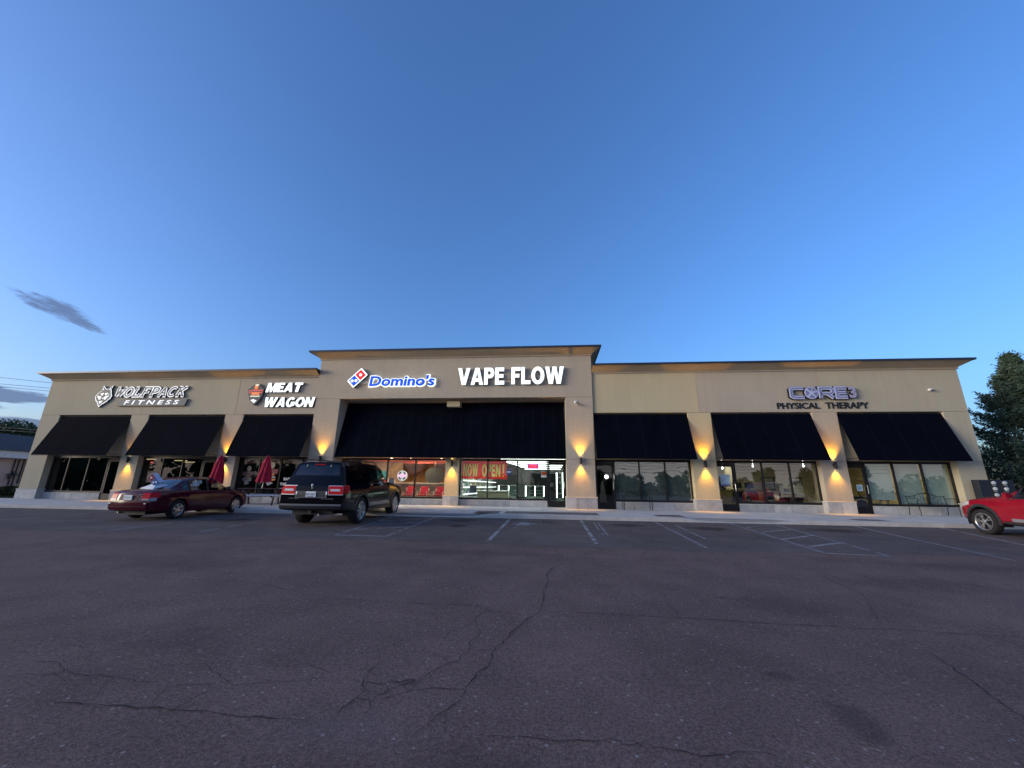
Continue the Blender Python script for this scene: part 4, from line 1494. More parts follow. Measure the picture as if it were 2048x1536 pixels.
class Car:
    """body lofted along +Y (tail at y=0, nose at y=length); x across, z up from the road"""

    def __init__(c, length, W, sill, belt, top, roofw, wheels, rw, arch, tail, gmax, rad=.10, tumble=0.0):
        c.len, c.rw, c.wheels, c.arch = length, rw, wheels, arch
        c.W, c.sill, c.belt, c.top, c.roofw = [smooth_fn(k, rad if i != 0 else .06) for i, k in enumerate((W, sill, belt, top, roofw))]
        c.tail, c.gmax = tail, gmax
        ys = [length * i / 96 for i in range(97)]
        for yw in wheels:
            for s in (-1, 1):
                ys += [yw + s * (arch - d) for d in (-.001, .001, .006, .015, .03, .05)]
        ys += [.015, .03, .05, length - .015, length - .03, length - .05]
        c.ys = sorted(set(round(y, 4) for y in ys if 0 <= y <= length))

    def row(c, y, i):
        """control row i (0 sill .. 10 roof centre) at station y"""
        W, zs, zb, zt = c.W(y), c.sill(y), c.belt(y), c.top(y)
        g = max(zt - zb, 0.0)
        k = min(1, max(0, (g - .10) / (c.gmax - .10)))
        k = k * k * (3 - 2 * k)
        Wr = c.roofw(y)
        h = zb - zs

        def mixv(a, b):
            return a + (b - a) * k
        tab = [(W * .90, zs), (W * .985, zs + .035), (W, zs + .32 * h), (W * .998, zs + .62 * h), (W * .975, zb - .07 * min(1, h)), (W * .94, zb - .005),
               (mixv(W * .90, W * .93), zb + min(.02, g * .3)), (mixv(W * .80, Wr + .035), zb + g * mixv(.55, .84)), (mixv(W * .66, Wr - .07), zb + g * mixv(.85, .965)),
               (mixv(W * .36, Wr * .52), zb + g * mixv(.97, .995)), (0.0, zt)]
        x, z = tab[i]
        if i <= 4:
            for yw in c.wheels:
                d = abs(y - yw)
                if d < c.arch:
                    za = c.rw + math.sqrt(c.arch ** 2 - d * d)
                    z = max(z, min(za + (0, .004, .02, .045, .07)[i], zb - .03 + .004 * i))
        return x, z

    def yy(c, y, i):
        """tail rake: rows start further forward the higher they sit"""
        off = c.tail[i]
        L0 = .55
        t = max(0, 1 - y / L0)
        nose = c.nose[i] if hasattr(c, 'nose') else 0
        tn = max(0, 1 - (c.len - y) / .4)
        return y + off * t * t - nose * tn * tn

    def P(c, y, r, side=1, off=0.0):
        """point on the flank at station y and (fractional) row r, pushed out by off"""
        i = min(int(r), 9)
        f = r - i
        (x0, z0), (x1, z1) = c.row(y, i), c.row(y, i + 1)
        x, z = x0 + (x1 - x0) * f, z0 + (z1 - z0) * f
        nx, nz = (z1 - z0), -(x1 - x0)
        d = math.hypot(nx, nz) or 1
        x, z = x + nx / d * off, z + nz / d * off
        return (side * x, c.yy(y, i) * (1 - f) + c.yy(y, i + 1) * f, z)

    def T(c, u, r, off=0.0, front=False, bulge=.05):
        """point on the tail (or nose): u across -1..1, row r"""
        y = c.len if front else 0.0
        p = c.P(y, r)
        b = bulge * (1 - u * u) + off
        return (p[0] * u, p[1] + (b if front else -b), p[2])


def car_mesh(c, windows, front_glass, rear_glass, tail_glass=None, bulge=.05):
    """returns dict of meshes: body, side glass list, screens"""
    ys = c.ys
    body, sideg, scr = MB(), {}, {'windscreen': MB(), 'rear_window': MB()}
    n = len(ys)
    for side in (1, -1):
        G = [[c.P(y, r, side) for r in range(11)] for y in ys]
        for j in range(n - 1):
            ym = (ys[j] + ys[j + 1]) / 2
            for i in range(10):
                q = [G[j][i], G[j + 1][i], G[j + 1][i + 1], G[j][i + 1]]
                if side < 0:
                    q = q[::-1]
                tgt = body
                if i == 6:
                    for wi, (a, b) in enumerate(windows):
                        if a < ym < b:
                            tgt = sideg.setdefault((side, wi), MB())
                if i in (8, 9):
                    if front_glass[0] < ym < front_glass[1]:
                        tgt = scr['windscreen']
                    elif rear_glass and rear_glass[0] < ym < rear_glass[1]:
                        tgt = scr['rear_window']
                tgt.add(q, [(0, 1, 2, 3)])
    m_ = 14
    for front in (False, True):
        rows = [i * .5 for i in range(19)] + [9.5]
        for a, b in zip(rows, rows[1:]):
            for k in range(m_):
                u0, u1 = -1 + 2 * k / m_, -1 + 2 * (k + 1) / m_
                q = [c.T(u0, a, 0, front, bulge), c.T(u1, a, 0, front, bulge), c.T(u1, b, 0, front, bulge), c.T(u0, b, 0, front, bulge)]
                if front:
                    q = q[::-1]
                tgt = body
                if not front and tail_glass and tail_glass[0] <= a and b <= tail_glass[1] and abs((u0 + u1) / 2) < tail_glass[2]:
                    tgt = scr['rear_window']
                tgt.add(q, [(0, 1, 2, 3)])
    return body, sideg, scr


def flank_patch(c, y0, y1, r0, r1, off, side=1, ny=6, nr=4, thick=.006):
    mb = MB()
    f = [[c.P(y0 + (y1 - y0) * j / ny, r0 + (r1 - r0) * i / nr, side, off) for i in range(nr + 1)] for j in range(ny + 1)]
    bk = [[c.P(y0 + (y1 - y0) * j / ny, r0 + (r1 - r0) * i / nr, side, off - thick) for i in range(nr + 1)] for j in range(ny + 1)]
    if side < 0:
        f, bk = f[::-1], bk[::-1]
    mb.grid(f)
    ring = lambda g: [g[0][i] for i in range(nr + 1)] + [g[j][nr] for j in range(1, ny + 1)] + [g[ny][i] for i in range(nr - 1, -1, -1)] + [g[j][0] for j in range(ny - 1, 0, -1)]
    a, b = ring(f), ring(bk)
    for k in range(len(a)):
        k2 = (k + 1) % len(a)
        mb.add([a[k], a[k2], b[k2], b[k]], [(0, 1, 2, 3)])
    return mb


def end_patch(c, u0, u1, r0, r1, off, front=False, nu=6, nr=4, thick=.006, bulge=.05, skew=0.0):
    mb = MB()

    def g(o):
        return [[c.T(u0 + (u1 - u0) * i / nu + skew * (j / nr) * (1 - i / nu), r0 + (r1 - r0) * j / nr, o, front, bulge) for i in range(nu + 1)] for j in range(nr + 1)]
    f, bk = g(off), g(off - thick)
    if front:
        f, bk = [r_[::-1] for r_ in f], [r_[::-1] for r_ in bk]
    mb.grid(f)
    ring = lambda q: q[0] + [q[j][nu] for j in range(1, nr + 1)] + q[nr][::-1][1:] + [q[j][0] for j in range(nr - 1, 0, -1)]
    a, b = ring(f), ring(bk)
    for k in range(len(a)):
        k2 = (k + 1) % len(a)
        mb.add([a[k], a[k2], b[k2], b[k]], [(0, 1, 2, 3)])
    return mb


def wheel(c, root, x, y, side, width, rim_r, spokes, style, rimm, darkm):
    r = c.rw
    Rm = Matrix.Translation((x, y, r)) @ Matrix.Rotation(R(90 * side), 4, 'Y')   # local +Z points outboard
    h = width / 2
    ty = MB().lathe([(rim_r, -h), (r * .93, -h), (r * .985, -h * .8), (r, -h * .5), (r, h * .5), (r * .985, h * .8), (r * .93, h), (rim_r + .01, h * 1.0), (rim_r - .005, h * .9), (rim_r - .01, 0)], 40, Rm, True)
    wh = ty.build('wheel', RUBBER, root, smooth=35)
    rm = MB().lathe([(rim_r, h * .93), (rim_r - .014, h * .96), (rim_r - .03, h * .82), (rim_r - .035, h * .1), (rim_r - .02, -h * .6), (rim_r, -h * .6)], 40, Rm, True)
    rm.build('rim', rimm, wh, smooth=35)
    MB().lathe([(.001, h * .05), (rim_r - .03, h * .05), (rim_r - .03, 0), (.001, 0)], 24, Rm).build('brake_disc', darkm, wh)
    sp = MB()
    hub = .2 * rim_r
    for k in range(spokes):
        a = 2 * math.pi * k / spokes + .2
        parts = [(-.0, 1.0)] if style != 'double' else [(-.17, .7), (.17, .7)]
        for da, wm in parts:
            ca, sa = math.cos(a), math.sin(a)
            cb, sb = math.cos(a + da), math.sin(a + da)
            wi = {'single': .17, 'double': .10, 'cap': .21}[style] * rim_r * wm / (1.0 if style != 'double' else .7)
            wo = {'single': .27, 'double': .13, 'cap': .46}[style] * rim_r
            p0 = Vector((ca * hub * .6, sa * hub * .6, 0))
            p1 = Vector((cb * (rim_r - .02), sb * (rim_r - .02), 0))
            d = (p1 - p0).normalized()
            nrm = Vector((-d.y, d.x, 0))
            z0, z1 = h * .82, h * .90
            if style == 'cap':
                z0, z1 = h * .95, h * .93
            vs_ = []
            for p, ww, zt in ((p0, wi, z0), (p1, wo, z1)):
                for s in (-1, 1):
                    vs_ += [p + nrm * ww / 2 * s + Vector((0, 0, zt - .035)), p + nrm * ww / 2 * s * .82 + Vector((0, 0, zt))]
            vs_ = [Rm @ v for v in vs_]
            sp.add(vs_, [(1, 3, 7, 5), (0, 1, 5, 4), (3, 2, 6, 7), (0, 2, 3, 1), (4, 5, 7, 6)])
    sp.lathe([(hub * 1.25, h * .6), (hub * 1.25, h * .88), (hub * .8, h * .95), (.001, h * .96)], 18, Rm)
    sp.build('spokes', rimm, wh)
    MB().lathe([(hub * .55, h * .94), (hub * .5, h * .985), (.001, h * .985)], 14, Rm).build('hub_cap', darkm if style == 'single' else rimm, wh)
    return wh


def wheel_wells(c, root, xin, xout):
    mb = MB()
    for yw in c.wheels:
        for s in (-1, 1):
            n = 16
            pts = [(yw + (c.arch + .015) * math.cos(math.pi * k / n), c.rw + (c.arch + .015) * math.sin(math.pi * k / n)) for k in range(n + 1)]
            pts = [(pts[0][0], c.rw * .7)] + pts + [(pts[-1][0], c.rw * .7)]
            mb.grid([[(s * xin, y, z) for y, z in pts], [(s * xout, y, z) for y, z in pts]])
            o = len(mb.v)
            mb.v += [(s * xin, y, z) for y, z in pts]
            mb.f.append(tuple(range(o, len(mb.v))))
    mb.build('wheel_well', DARKP, root)


def seam(c, y0, y1, r0, r1, side, wd=.008, off=.0025, n=14):
    """a shut line following the flank from (y0, r0) to (y1, r1)"""
    mb = MB()
    Pn = []
    for k in range(n + 1):
        t_ = k / n
        y, r = y0 + (y1 - y0) * t_, r0 + (r1 - r0) * t_
        if abs(y1 - y0) > .05:
            dr = wd * 5.0
            Pn.append([c.P(y, r, side, off), c.P(y, r + dr, side, off)])
        else:
            Pn.append([c.P(y - wd / 2, r, side, off), c.P(y + wd / 2, r, side, off)])
    return mb.grid(Pn)


def seat_pair(root, m, y, zb, x, h=.62, w_=.46):
    for s in (-1, 1):
        mb = MB()
        mb.hexa([(s * x - w_ / 2, y, zb), (s * x + w_ / 2, y, zb), (s * x + w_ / 2, y + .5, zb), (s * x - w_ / 2, y + .5, zb),
                 (s * x - w_ / 2, y, zb + .14), (s * x + w_ / 2, y, zb + .14), (s * x + w_ / 2, y + .5, zb + .18), (s * x - w_ / 2, y + .5, zb + .18)])
        mb.hexa([(s * x - w_ / 2, y - .02, zb + .1), (s * x + w_ / 2, y - .02, zb + .1), (s * x + w_ / 2, y + .12, zb + .1), (s * x - w_ / 2, y + .12, zb + .1),
                 (s * x - w_ * .42, y - .16, zb + h), (s * x + w_ * .42, y - .16, zb + h), (s * x + w_ * .42, y - .06, zb + h), (s * x - w_ * .42, y - .06, zb + h)])
        mb.box(s * x - .13, s * x + .13, y - .18, y - .09, zb + h + .03, zb + h + .2)
        mb.build('seat', m, root, .03, seg=2)


SLOPE = math.atan(GB)
AUTOGLASS = glass_mat('car glass', (0.50, 0.55, 0.56), 0.07)
PRIVACY = glass_mat('privacy car glass', (0.06, 0.065, 0.07), 0.07)
LAMP_R = mat('red lamp lens', (0.55, 0.004, 0.012), 0.35, var=0.2, vscale=30, spec=0.15)
LAMP_W = mat('clear lamp lens', (0.55, 0.55, 0.55), 0.35, var=0.2, vscale=40, coat=.2, spec=0.4)
LAMP_C = mat('smoked lamp lens', (0.30, 0.28, 0.29), 0.35, var=0.25, vscale=30, spec=0.4)
LAMP_A = mat('amber lamp lens', (0.65, 0.25, 0.08), 0.12, var=0.1, coat=1.0)
PLATE = mat('licence plate', (0.72, 0.74, 0.72), 0.5, var=0.04)
PLATE_B = mat('plate blue', (0.05, 0.07, 0.2), 0.5, var=0.05)
PLATE_G = mat('plate green', (0.05, 0.13, 0.09), 0.5, var=0.05)
CLOTH_G = mat('grey seat cloth', (0.16, 0.155, 0.15), 0.9, var=0.15, vscale=12)
CLOTH_D = mat('dark seat leather', (0.02, 0.02, 0.02), 0.6, var=0.1)
RIM_S = mat('silver wheel', (0.60, 0.60, 0.60), 0.3, metal=0.9, var=0.08)
RIM_D = mat('dark wheel', (0.03, 0.03, 0.03), 0.4, metal=0.5, var=0.1)


def shut_lines(c, root, doors, beltlow=.9):
    for side in (1, -1):
        for a, b in doors:
            r0, r1 = 1.2, 5.0
            d = flank_patch(c, a + .006, b - .006, 1.25, 4.95, .0035, side, 12, 10, .004)
            yield side, a, b, d


def make_suv():
    P_ = mat('black car paint', (0.003, 0.003, 0.005), 0.1, var=0.1, spec=0.2)
    TRIM = DARKP
    Ln = 5.30
    c = Car(Ln,
            [(0, .955), (.10, .985), (.4, 1.0), (4.4, 1.0), (4.95, .97), (5.2, .88), (5.3, .80)],
            [(0, .50), (.25, .47), (.8, .40), (4.6, .40), (5.0, .42), (5.3, .50)],
            [(0, 1.20), (3.6, 1.22), (4.2, 1.17), (4.9, 1.08), (5.2, .98), (5.3, .88)],
            [(0, 1.86), (.3, 1.90), (1.5, 1.92), (2.6, 1.90), (2.95, 1.86), (3.78, 1.30), (4.2, 1.26), (4.95, 1.17), (5.22, 1.04), (5.3, .92)],
            [(0, .70), (.4, .745), (2.6, .755), (3.2, .74), (5.3, .7)],
            (1.22, 4.25), .405, .475, [.02, .0, -.01, -.01, .02, .03, .05, .27, .34, .36, .37], .62)
    c.nose = [.06, .03, 0, 0, .02, .05, .06, .06, .06, .06, .06]
    root = thing('sport_utility_vehicle', 'black full-size SUV with chrome-edged tail lamps parked nose to the kerb', 'SUV', (-7.0, -7.6, gz(-7.6)), rot=(SLOPE, 0, R(1.5)))
    body, sg, scr = car_mesh(c, [(.42, 1.52), (1.62, 2.46), (2.56, 3.42)], (2.98, 3.72), None, (6.5, 7.6, .84), .045)
    body.build('body', P_, root, smooth=32, merge=True)
    for (side, wi), mb in sg.items():
        mb.build('side_window', PRIVACY if wi < 2 else AUTOGLASS, root, smooth=40, merge=True)
    scr['windscreen'].build('windscreen', AUTOGLASS, root, smooth=40, merge=True)
    tg = scr['rear_window'].build('rear_window', PRIVACY, root, smooth=40, merge=True)
    MB().tube([(.12, .13, 1.235), (-.05, .115, 1.24), (-.40, .13, 1.215)], .014, 6).build('rear_wiper', DARKP, tg)
    MB().lathe([(.028, 0), (.02, .03)], 10, Matrix.Translation((.12, .14, 1.235)) @ Matrix.Rotation(R(90), 4, 'X')).build('wiper_hub', DARKP, tg)
    for side, a, b, d in shut_lines(c, root, [(1.68, 2.50), (2.51, 3.46)]):
        dr = d.build('door', P_, root, smooth=40)
        y = a + .14 if a < 2 else a + .15
        hp = [c.P(y + k * .06, 4.35, side, .03 if 0 < k < 3 else .004) for k in range(4)]
        MB().tube(hp, .016, 6).build('door_handle', CHROME, dr)
        flank_patch(c, a + .01, b - .01, 1.35, 1.85, .014, side, 8, 2, .01).build('door_moulding', mat('satin grey trim', (0.28, 0.27, 0.25), 0.4, metal=.6, var=.05), dr, smooth=40)
        flank_patch(c, a + .01, b - .01, 5.25, 5.75, .006, side, 8, 1, .005).build('belt_trim', DARKP, dr)
    tz = lambda z: min((abs(c.P(0, r_ * .02)[2] - z), r_ * .02) for r_ in range(50, 450))[1]
    SATC = mat('satin chrome', (0.45, 0.45, 0.47), .4, metal=.8, var=.05)
    for s in (1, -1):
        q = lambda a_, b_: (min(s * a_, s * b_), max(s * a_, s * b_))
        ch = end_patch(c, *q(.53, .99), tz(.925), tz(1.195), .010, nu=8, thick=.02, bulge=.045).build('tail_lamp', SATC, root, smooth=40)
        end_patch(c, *q(.545, .985), tz(.945), tz(1.178), .022, nu=8, thick=.012, bulge=.045).build('red_lens', LAMP_R, ch, smooth=40)
        end_patch(c, *q(.60, .90), tz(1.035), tz(1.095), .030, nu=6, nr=2, thick=.012, bulge=.045).build('white_lens', LAMP_W, ch, smooth=40)
        flank_patch(c, .004, .30, 3.2, 5.0, .014, s, 6, 4, .012).build('red_lens', LAMP_R, ch, smooth=40)
    # tailgate dressing
    tz = lambda z: min((abs(c.P(0, r_ * .05)[2] - z), r_ * .05) for r_ in range(0, 180))[1]
    end_patch(c, -.46, .46, tz(.86), tz(1.03), .012, nu=10, bulge=.045).build('plate_recess', mat('plate recess grey', (0.035, 0.037, 0.037), .4, var=.1), root, smooth=40)
    e = end_patch(c, -.50, .50, tz(.835), tz(.862), .02, nu=10, nr=1, thick=.02, bulge=.045).build('chrome_strip', CHROME, root, smooth=40)
    for s in (-1, 1):
        end_patch(c, min(s * .46, s * .50), max(s * .46, s * .50), tz(.84), tz(1.02), .02, nu=2, nr=4, thick=.02, bulge=.045).build('chrome_strip', CHROME, root, smooth=40)
    pl = MB().box(-.155, .155, -.088, -.070, .865, 1.02).build('licence_plate', PLATE, root, .004)
    text_line('MCP-0267', -.14, .14, .91, .975, -.0895, .0012, PLATE_B, pl, 0.02, 0, 'plate_lettering', joined=True)
    MB().box(-.1, .1, -.0893, -.0882, .875, .893).build('plate_strip', PLATE_B, pl)
    text_line('LINCOLN', -.66, -.36, .80, .838, -.067, .004, CHROME, root, 0.02, 0, 'badge_lettering', joined=True)
    text_line('NAVIGATOR', .32, .70, .80, .83, -.069, .004, CHROME, root, 0.02, 0, 'badge_lettering', joined=True)
    em = MB().box(-.028, .028, -.045, -.005, 1.09, 1.23).build('emblem', CHROME, root, .012, seg=2)
    MB().box(-.17, .17, .24, .262, 1.795, 1.82).build('brake_lamp', LAMP_R, root, .004)
    for s in (-1, 1):
        MB().box(s * .37 - .012, s * .37 + .012, .19, .215, 1.73, 1.80).build('glass_hinge', STEEL, tg)
    end_patch(c, -.98, .98, tz(.615), tz(.665), .055, nu=14, nr=1, thick=.07, bulge=.045).build('bumper_step', mat('worn bumper top', (0.12, 0.13, 0.15), .5, var=.15), root, smooth=40)
    end_patch(c, -.985, .985, .3, tz(.61), .05, nu=14, nr=3, thick=.07, bulge=.045).build('rear_bumper', mat('bumper black', (0.008, 0.009, 0.014), .4, var=.15), root, smooth=40)
    for s in (-1, 1):
        flank_patch(c, .0, .68, .6, 1.9, .03, s, 8, 3, .03).build('bumper_corner', MATS['bumper black'], root, smooth=40)
        flank_patch(c, 1.75, 3.72, .02, .9, .07, s, 12, 2, .08).build('running_board', DARKP, root, smooth=40)
        # arch flares
        for yw in c.wheels:
            mb = MB()
            ring = []
            for k in range(25):
                a = math.pi * (.02 + .96 * k / 24)
                yv, zv = yw + math.cos(a) * (c.arch + .0), c.rw + math.sin(a) * (c.arch)
                yo, zo = yw + math.cos(a) * (c.arch + .07), c.rw + math.sin(a) * (c.arch + .07)
                xw = c.W(yv)
                ring.append([(s * (xw - .10), yv, zv), (s * (xw + .012), yv, zv), (s * (xw + .016), yo, zo), (s * (xw - .02), yo, zo)])
            mb.grid(ring).build('arch_flare', P_, root, smooth=40)
    # roof rails, mirrors, wheels
    for s in (-1, 1):
        MB().tube([(s * .70, .55, 1.90), (s * .70, .68, 1.965), (s * .715, 1.5, 1.985), (s * .715, 2.4, 1.965), (s * .70, 2.75, 1.875)], .02, 8).build('roof_rail', DARKP, root, smooth=40)
        mr = MB()
        mr.hexa([(s * 1.00, 3.33, 1.20), (s * 1.24, 3.30, 1.21), (s * 1.24, 3.42, 1.22), (s * 1.0, 3.48, 1.21), (s * 1.0, 3.33, 1.38), (s * 1.22, 3.30, 1.41), (s * 1.22, 3.42, 1.40), (s * 1.0, 3.47, 1.38)])
        mo = mr.build('door_mirror', CHROME if s > 0 else P_, root, .025, seg=2, smooth=50)
        MB().box(min(s * 1.03, s * 1.20), max(s * 1.03, s * 1.20), 3.296, 3.301, 1.23, 1.38).build('mirror_glass', CHROME, mo)
    for yw in c.wheels:
        for s in (1, -1):
            wheel(c, root, s * .86, yw, s, .275, .285, 7, 'single', RIM_S, RIM_D)
    wheel_wells(c, root, .62, .97)
    MB().box(-.62, .62, .12, 5.1, .36, .62).build('underbody', DARKP, root)
    MB().tube([(.30, .55, .40), (.30, .10, .38), (.27, -.02, .36)], .042, 12).build('exhaust_pipe', STEEL, root)
    MB().tube([(-.55, .95, .38), (.55, .95, .38)], .06, 10).build('rear_axle', DARKP, root)
    MB().box(-.05, .05, -.03, .3, .40, .47).build('tow_hitch', DARKP, root)
    seat_pair(root, CLOTH_D, 2.75, .75, .42, .68)
    seat_pair(root, CLOTH_D, 1.75, .75, .42, .68)
    MB().box(-.8, .8, .5, 4.0, .6, .74).build('cabin_floor', DARKP, root)
    MB().box(-.78, .78, 3.45, 3.75, .74, 1.20).build('dashboard', DARKP, root, .04)
    for s in (-1, 1):
        end_patch(c, min(s * .55, s * .95), max(s * .55, s * .95), 3.4, 4.6, .012, True, bulge=.05).build('head_lamp', LAMP_W, root, smooth=40)
        flank_patch(c, 4.85, 5.2, 3.4, 4.5, .010, s).build('head_lamp', LAMP_A, root, smooth=40)
    end_patch(c, -.45, .45, 2.2, 4.6, .012, True).build('grille', CHROME, root, smooth=40)
    return root


def make_sedan():
    P_ = mat('burgundy car paint', (0.062, 0.004, 0.013), 0.16, var=0.12, spec=0.4)
    Ln = 4.52
    c = Car(Ln,
            [(0, .70), (.06, .765), (.22, .82), (.6, .855), (3.5, .86), (4.0, .82), (4.36, .70), (4.52, .54)],
            [(0, .34), (.3, .30), (.8, .22), (3.9, .21), (4.2, .24), (4.52, .34)],
            [(0, .90), (.2, .93), (1.2, .94), (2.9, .885), (3.4, .855), (4.1, .74), (4.4, .64), (4.52, .52)],
            [(0, .955), (.15, .995), (.72, 1.02), (1.34, 1.325), (1.75, 1.415), (2.3, 1.425), (2.62, 1.375), (3.38, .965), (3.9, .885), (4.3, .77), (4.46, .66), (4.52, .56)],
            [(0, .5), (1.2, .55), (1.8, .605), (2.4, .60), (3.4, .57)],
            (1.00, 3.61), .31, .365, [.03, .0, -.02, .0, .04, .06, .07, .08, .09, .09, .09], .44, rad=.11)
    c.nose = [.08, .04, 0, .02, .05, .06, .06, .06, .06, .06, .06]
    root = thing('sedan', 'burgundy four-door sedan with domino topper parked beside the fitness windows', 'car', (-13.36, -7.2, gz(-7.2)), rot=(SLOPE, 0, R(-0.5)))
    root.scale = (.96, .95, .97)
    body, sg, scr = car_mesh(c, [(1.13, 1.40), (1.43, 2.10), (2.20, 3.06)], (2.64, 3.33), (.76, 1.32), None, .06)
    body.build('body', P_, root, smooth=32, merge=True)
    for (side, wi), mb in sg.items():
        mb.build('side_window', AUTOGLASS, root, smooth=40, merge=True)
    scr['windscreen'].build('windscreen', AUTOGLASS, root, smooth=40, merge=True)
    scr['rear_window'].build('rear_window', AUTOGLASS, root, smooth=40, merge=True)
    for side, a, b, d in shut_lines(c, root, [(1.36, 2.14), (2.15, 3.12)]):
        dr = d.build('door', P_, root, smooth=40)
        y = a + .12
        hp = [c.P(y + k * .055, 4.25, side, .028 if 0 < k < 3 else .004) for k in range(4)]
        MB().tube(hp, .014, 6).build('door_handle', P_, dr)
        flank_patch(c, a + .01, b - .01, 2.35, 2.6, .013, side, 8, 1, .009).build('door_moulding', P_, dr, smooth=40)
        flank_patch(c, a + .01, b - .01, 5.3, 5.9, .005, side, 8, 1, .005).build('belt_trim', DARKP, dr)
    for side in (1, -1):   # dark centre pillar
        flank_patch(c, 2.105, 2.195, 6.0, 7.0, .004, side, 2, 6, .005).build('pillar_trim', DARKP, root)
        flank_patch(c, 1.40, 1.43, 6.0, 7.0, .004, side, 2, 6, .005).build('pillar_trim', DARKP, root)
    tz = lambda z: min((abs(c.P(0, r_ * .05)[2] - z), r_ * .05) for r_ in range(10, 200))[1]
    for s in (1, -1):
        lo, hi = (min(s * .66, s * .995), max(s * .66, s * .995))
        tl = end_patch(c, lo, hi, tz(.718), tz(.90), .014, nu=6, thick=.02, bulge=.06).build('tail_lamp', LAMP_R, root, smooth=40)
        flank_patch(c, .0, .26, 3.3, 4.95, .012, s, 6, 4, .012).build('red_lens', LAMP_R, tl, smooth=40)
        end_patch(c, lo, hi, tz(.675), tz(.712), .014, nu=6, nr=1, thick=.02, bulge=.06).build('reversing_lens', LAMP_C, tl, smooth=40)
        flank_patch(c, .0, .17, 2.75, 3.3, .012, s, 5, 2, .012).build('reversing_lens', LAMP_C, tl, smooth=40)
    end_patch(c, -.50, .50, tz(.66), tz(.845), .006, nu=10, bulge=.06).build('plate_recess', mat('recess burgundy', (0.055, 0.016, 0.022), .5, var=.1, spec=.15), root, smooth=40)
    end_patch(c, -.52, .52, tz(.85), tz(.875), .02, nu=10, nr=1, thick=.025, bulge=.06).build('boot_lip', P_, root, smooth=40)
    pl = MB().box(-.155, .155, -.088, -.066, .675, .83).build('licence_plate', PLATE, root, .004)
    text_line('KTX·214', -.125, .125, .72, .785, -.0895, .0012, PLATE_G, pl, 0.02, 0, 'plate_lettering', joined=True)
    MB().box(.37, .52, -.055, -.045, .845, .865).build('badge', CHROME, root)
    MB().lathe([(.02, 0), (.02, .008)], 10, Matrix.Translation((.46, -.058, .80)) @ Matrix.Rotation(R(90), 4, 'X')).build('boot_lock', CHROME, root)
    MB().box(.40, .50, -.062, -.052, .685, .70).build('badge', CHROME, root)
    end_patch(c, -.99, .99, .4, tz(.605), .04, nu=14, nr=3, thick=.06, bulge=.06).build('rear_bumper', P_, root, smooth=40)
    end_patch(c, -.99, .99, tz(.46), tz(.475), .047, nu=14, nr=1, thick=.02, bulge=.06).build('bumper_strip', DARKP, root, smooth=40)
    for s in (-1, 1):
        flank_patch(c, .0, .50, .5, 2.6, .022, s, 8, 4, .03).build('bumper_corner', P_, root, smooth=40)
        end_patch(c, min(s * .86, s * .96), max(s * .86, s * .96), tz(.55), tz(.585), .048, nu=2, nr=1, thick=.01, bulge=.06).build('reflector', LAMP_W, root)
        mr = MB()
        mr.hexa([(s * .84, 2.93, .93), (s * 1.02, 2.90, .94), (s * 1.01, 3.0, .95), (s * .84, 3.05, .94), (s * .84, 2.93, 1.04), (s * 1.01, 2.90, 1.06), (s * 1.0, 2.99, 1.05), (s * .84, 3.03, 1.04)])
        mr.build('door_mirror', DARKP, root, .02, seg=2, smooth=50)
        end_patch(c, min(s * .5, s * .95), max(s * .5, s * .95), 3.2, 4.8, .012, True).build('head_lamp', LAMP_W, root, smooth=40)
    for yw in c.wheels:
        for s in (1, -1):
            wheel(c, root, s * .745, yw, s, .20, .205, 6, 'cap', RIM_S, RIM_D)
    wheel_wells(c, root, .52, .84)
    MB().box(-.5, .5, .15, 4.3, .20, .42).build('underbody', DARKP, root)
    MB().tube([(-.45, .55, .28), (-.45, .08, .27)], .028, 10).build('exhaust_pipe', STEEL, root)
    seat_pair(root, CLOTH_G, 2.15, .40, .37, .60, .44)
    rs_ = MB()
    rs_.box(-.62, .62, 1.22, 1.6, .40, .56)
    rs_.hexa([(-.62, 1.18, .5), (.62, 1.18, .5), (.62, 1.32, .5), (-.62, 1.32, .5), (-.6, .98, .98), (.6, .98, .98), (.6, 1.10, 1.0), (-.6, 1.10, 1.0)])
    rs_.build('rear_seat', CLOTH_G, root, .03, seg=2)
    MB().box(-.62, .62, .74, 1.0, .90, .93).build('parcel_shelf', CLOTH_G, root)
    MB().box(-.68, .68, .9, 3.3, .34, .40).build('cabin_floor', DARKP, root)
    MB().box(-.64, .64, 2.85, 3.25, .55, .86).build('dashboard', DARKP, root, .04)
    # white writing on the rear quarter of the side glass
    for r0, r1, y0, y1, dk in ((6.62, 6.86, 1.55, 1.95, 1), (6.42, 6.6, 1.46, 1.80, 2)):
        q = random.Random(dk)
        mb = MB()
        y = y0
        while y < y1:
            w_ = q.uniform(.03, .06)
            for a, b in ((r0, r0 + (r1 - r0) * .3), (r1 - (r1 - r0) * .3, r1)):
                g = [[c.P(yy, rr_, 1, .004) for rr_ in (a, b)] for yy in (y, y + w_ * .5, y + w_)]
                mb.grid(g)
            for yy in (y, y + w_ * .75):
                mb.grid([[c.P(v, rr_, 1, .0045) for rr_ in (r0, r1)] for v in (yy, yy + .012)])
            y += w_ + q.uniform(.015, .03)
        mb.build('window_lettering', WHITEP, root)
    # the delivery topper on the boot lid at the foot of the rear window
    t = thing('delivery_topper', 'red and blue domino topper with white base on the burgundy sedan', 'car topper', (-13.36, -7.2, gz(-7.2)), rot=(SLOPE, 0, R(-0.5)))
    t.scale = (.96, .95, .97)
    base = MB()
    A = [(-.40, .60, 1.03), (.22, .50, 1.015), (.30, .95, 1.13), (-.34, .98, 1.14)]
    Bt = [(-.12, .72, 1.16), (.08, .70, 1.16), (.09, .84, 1.19), (-.10, .85, 1.19)]
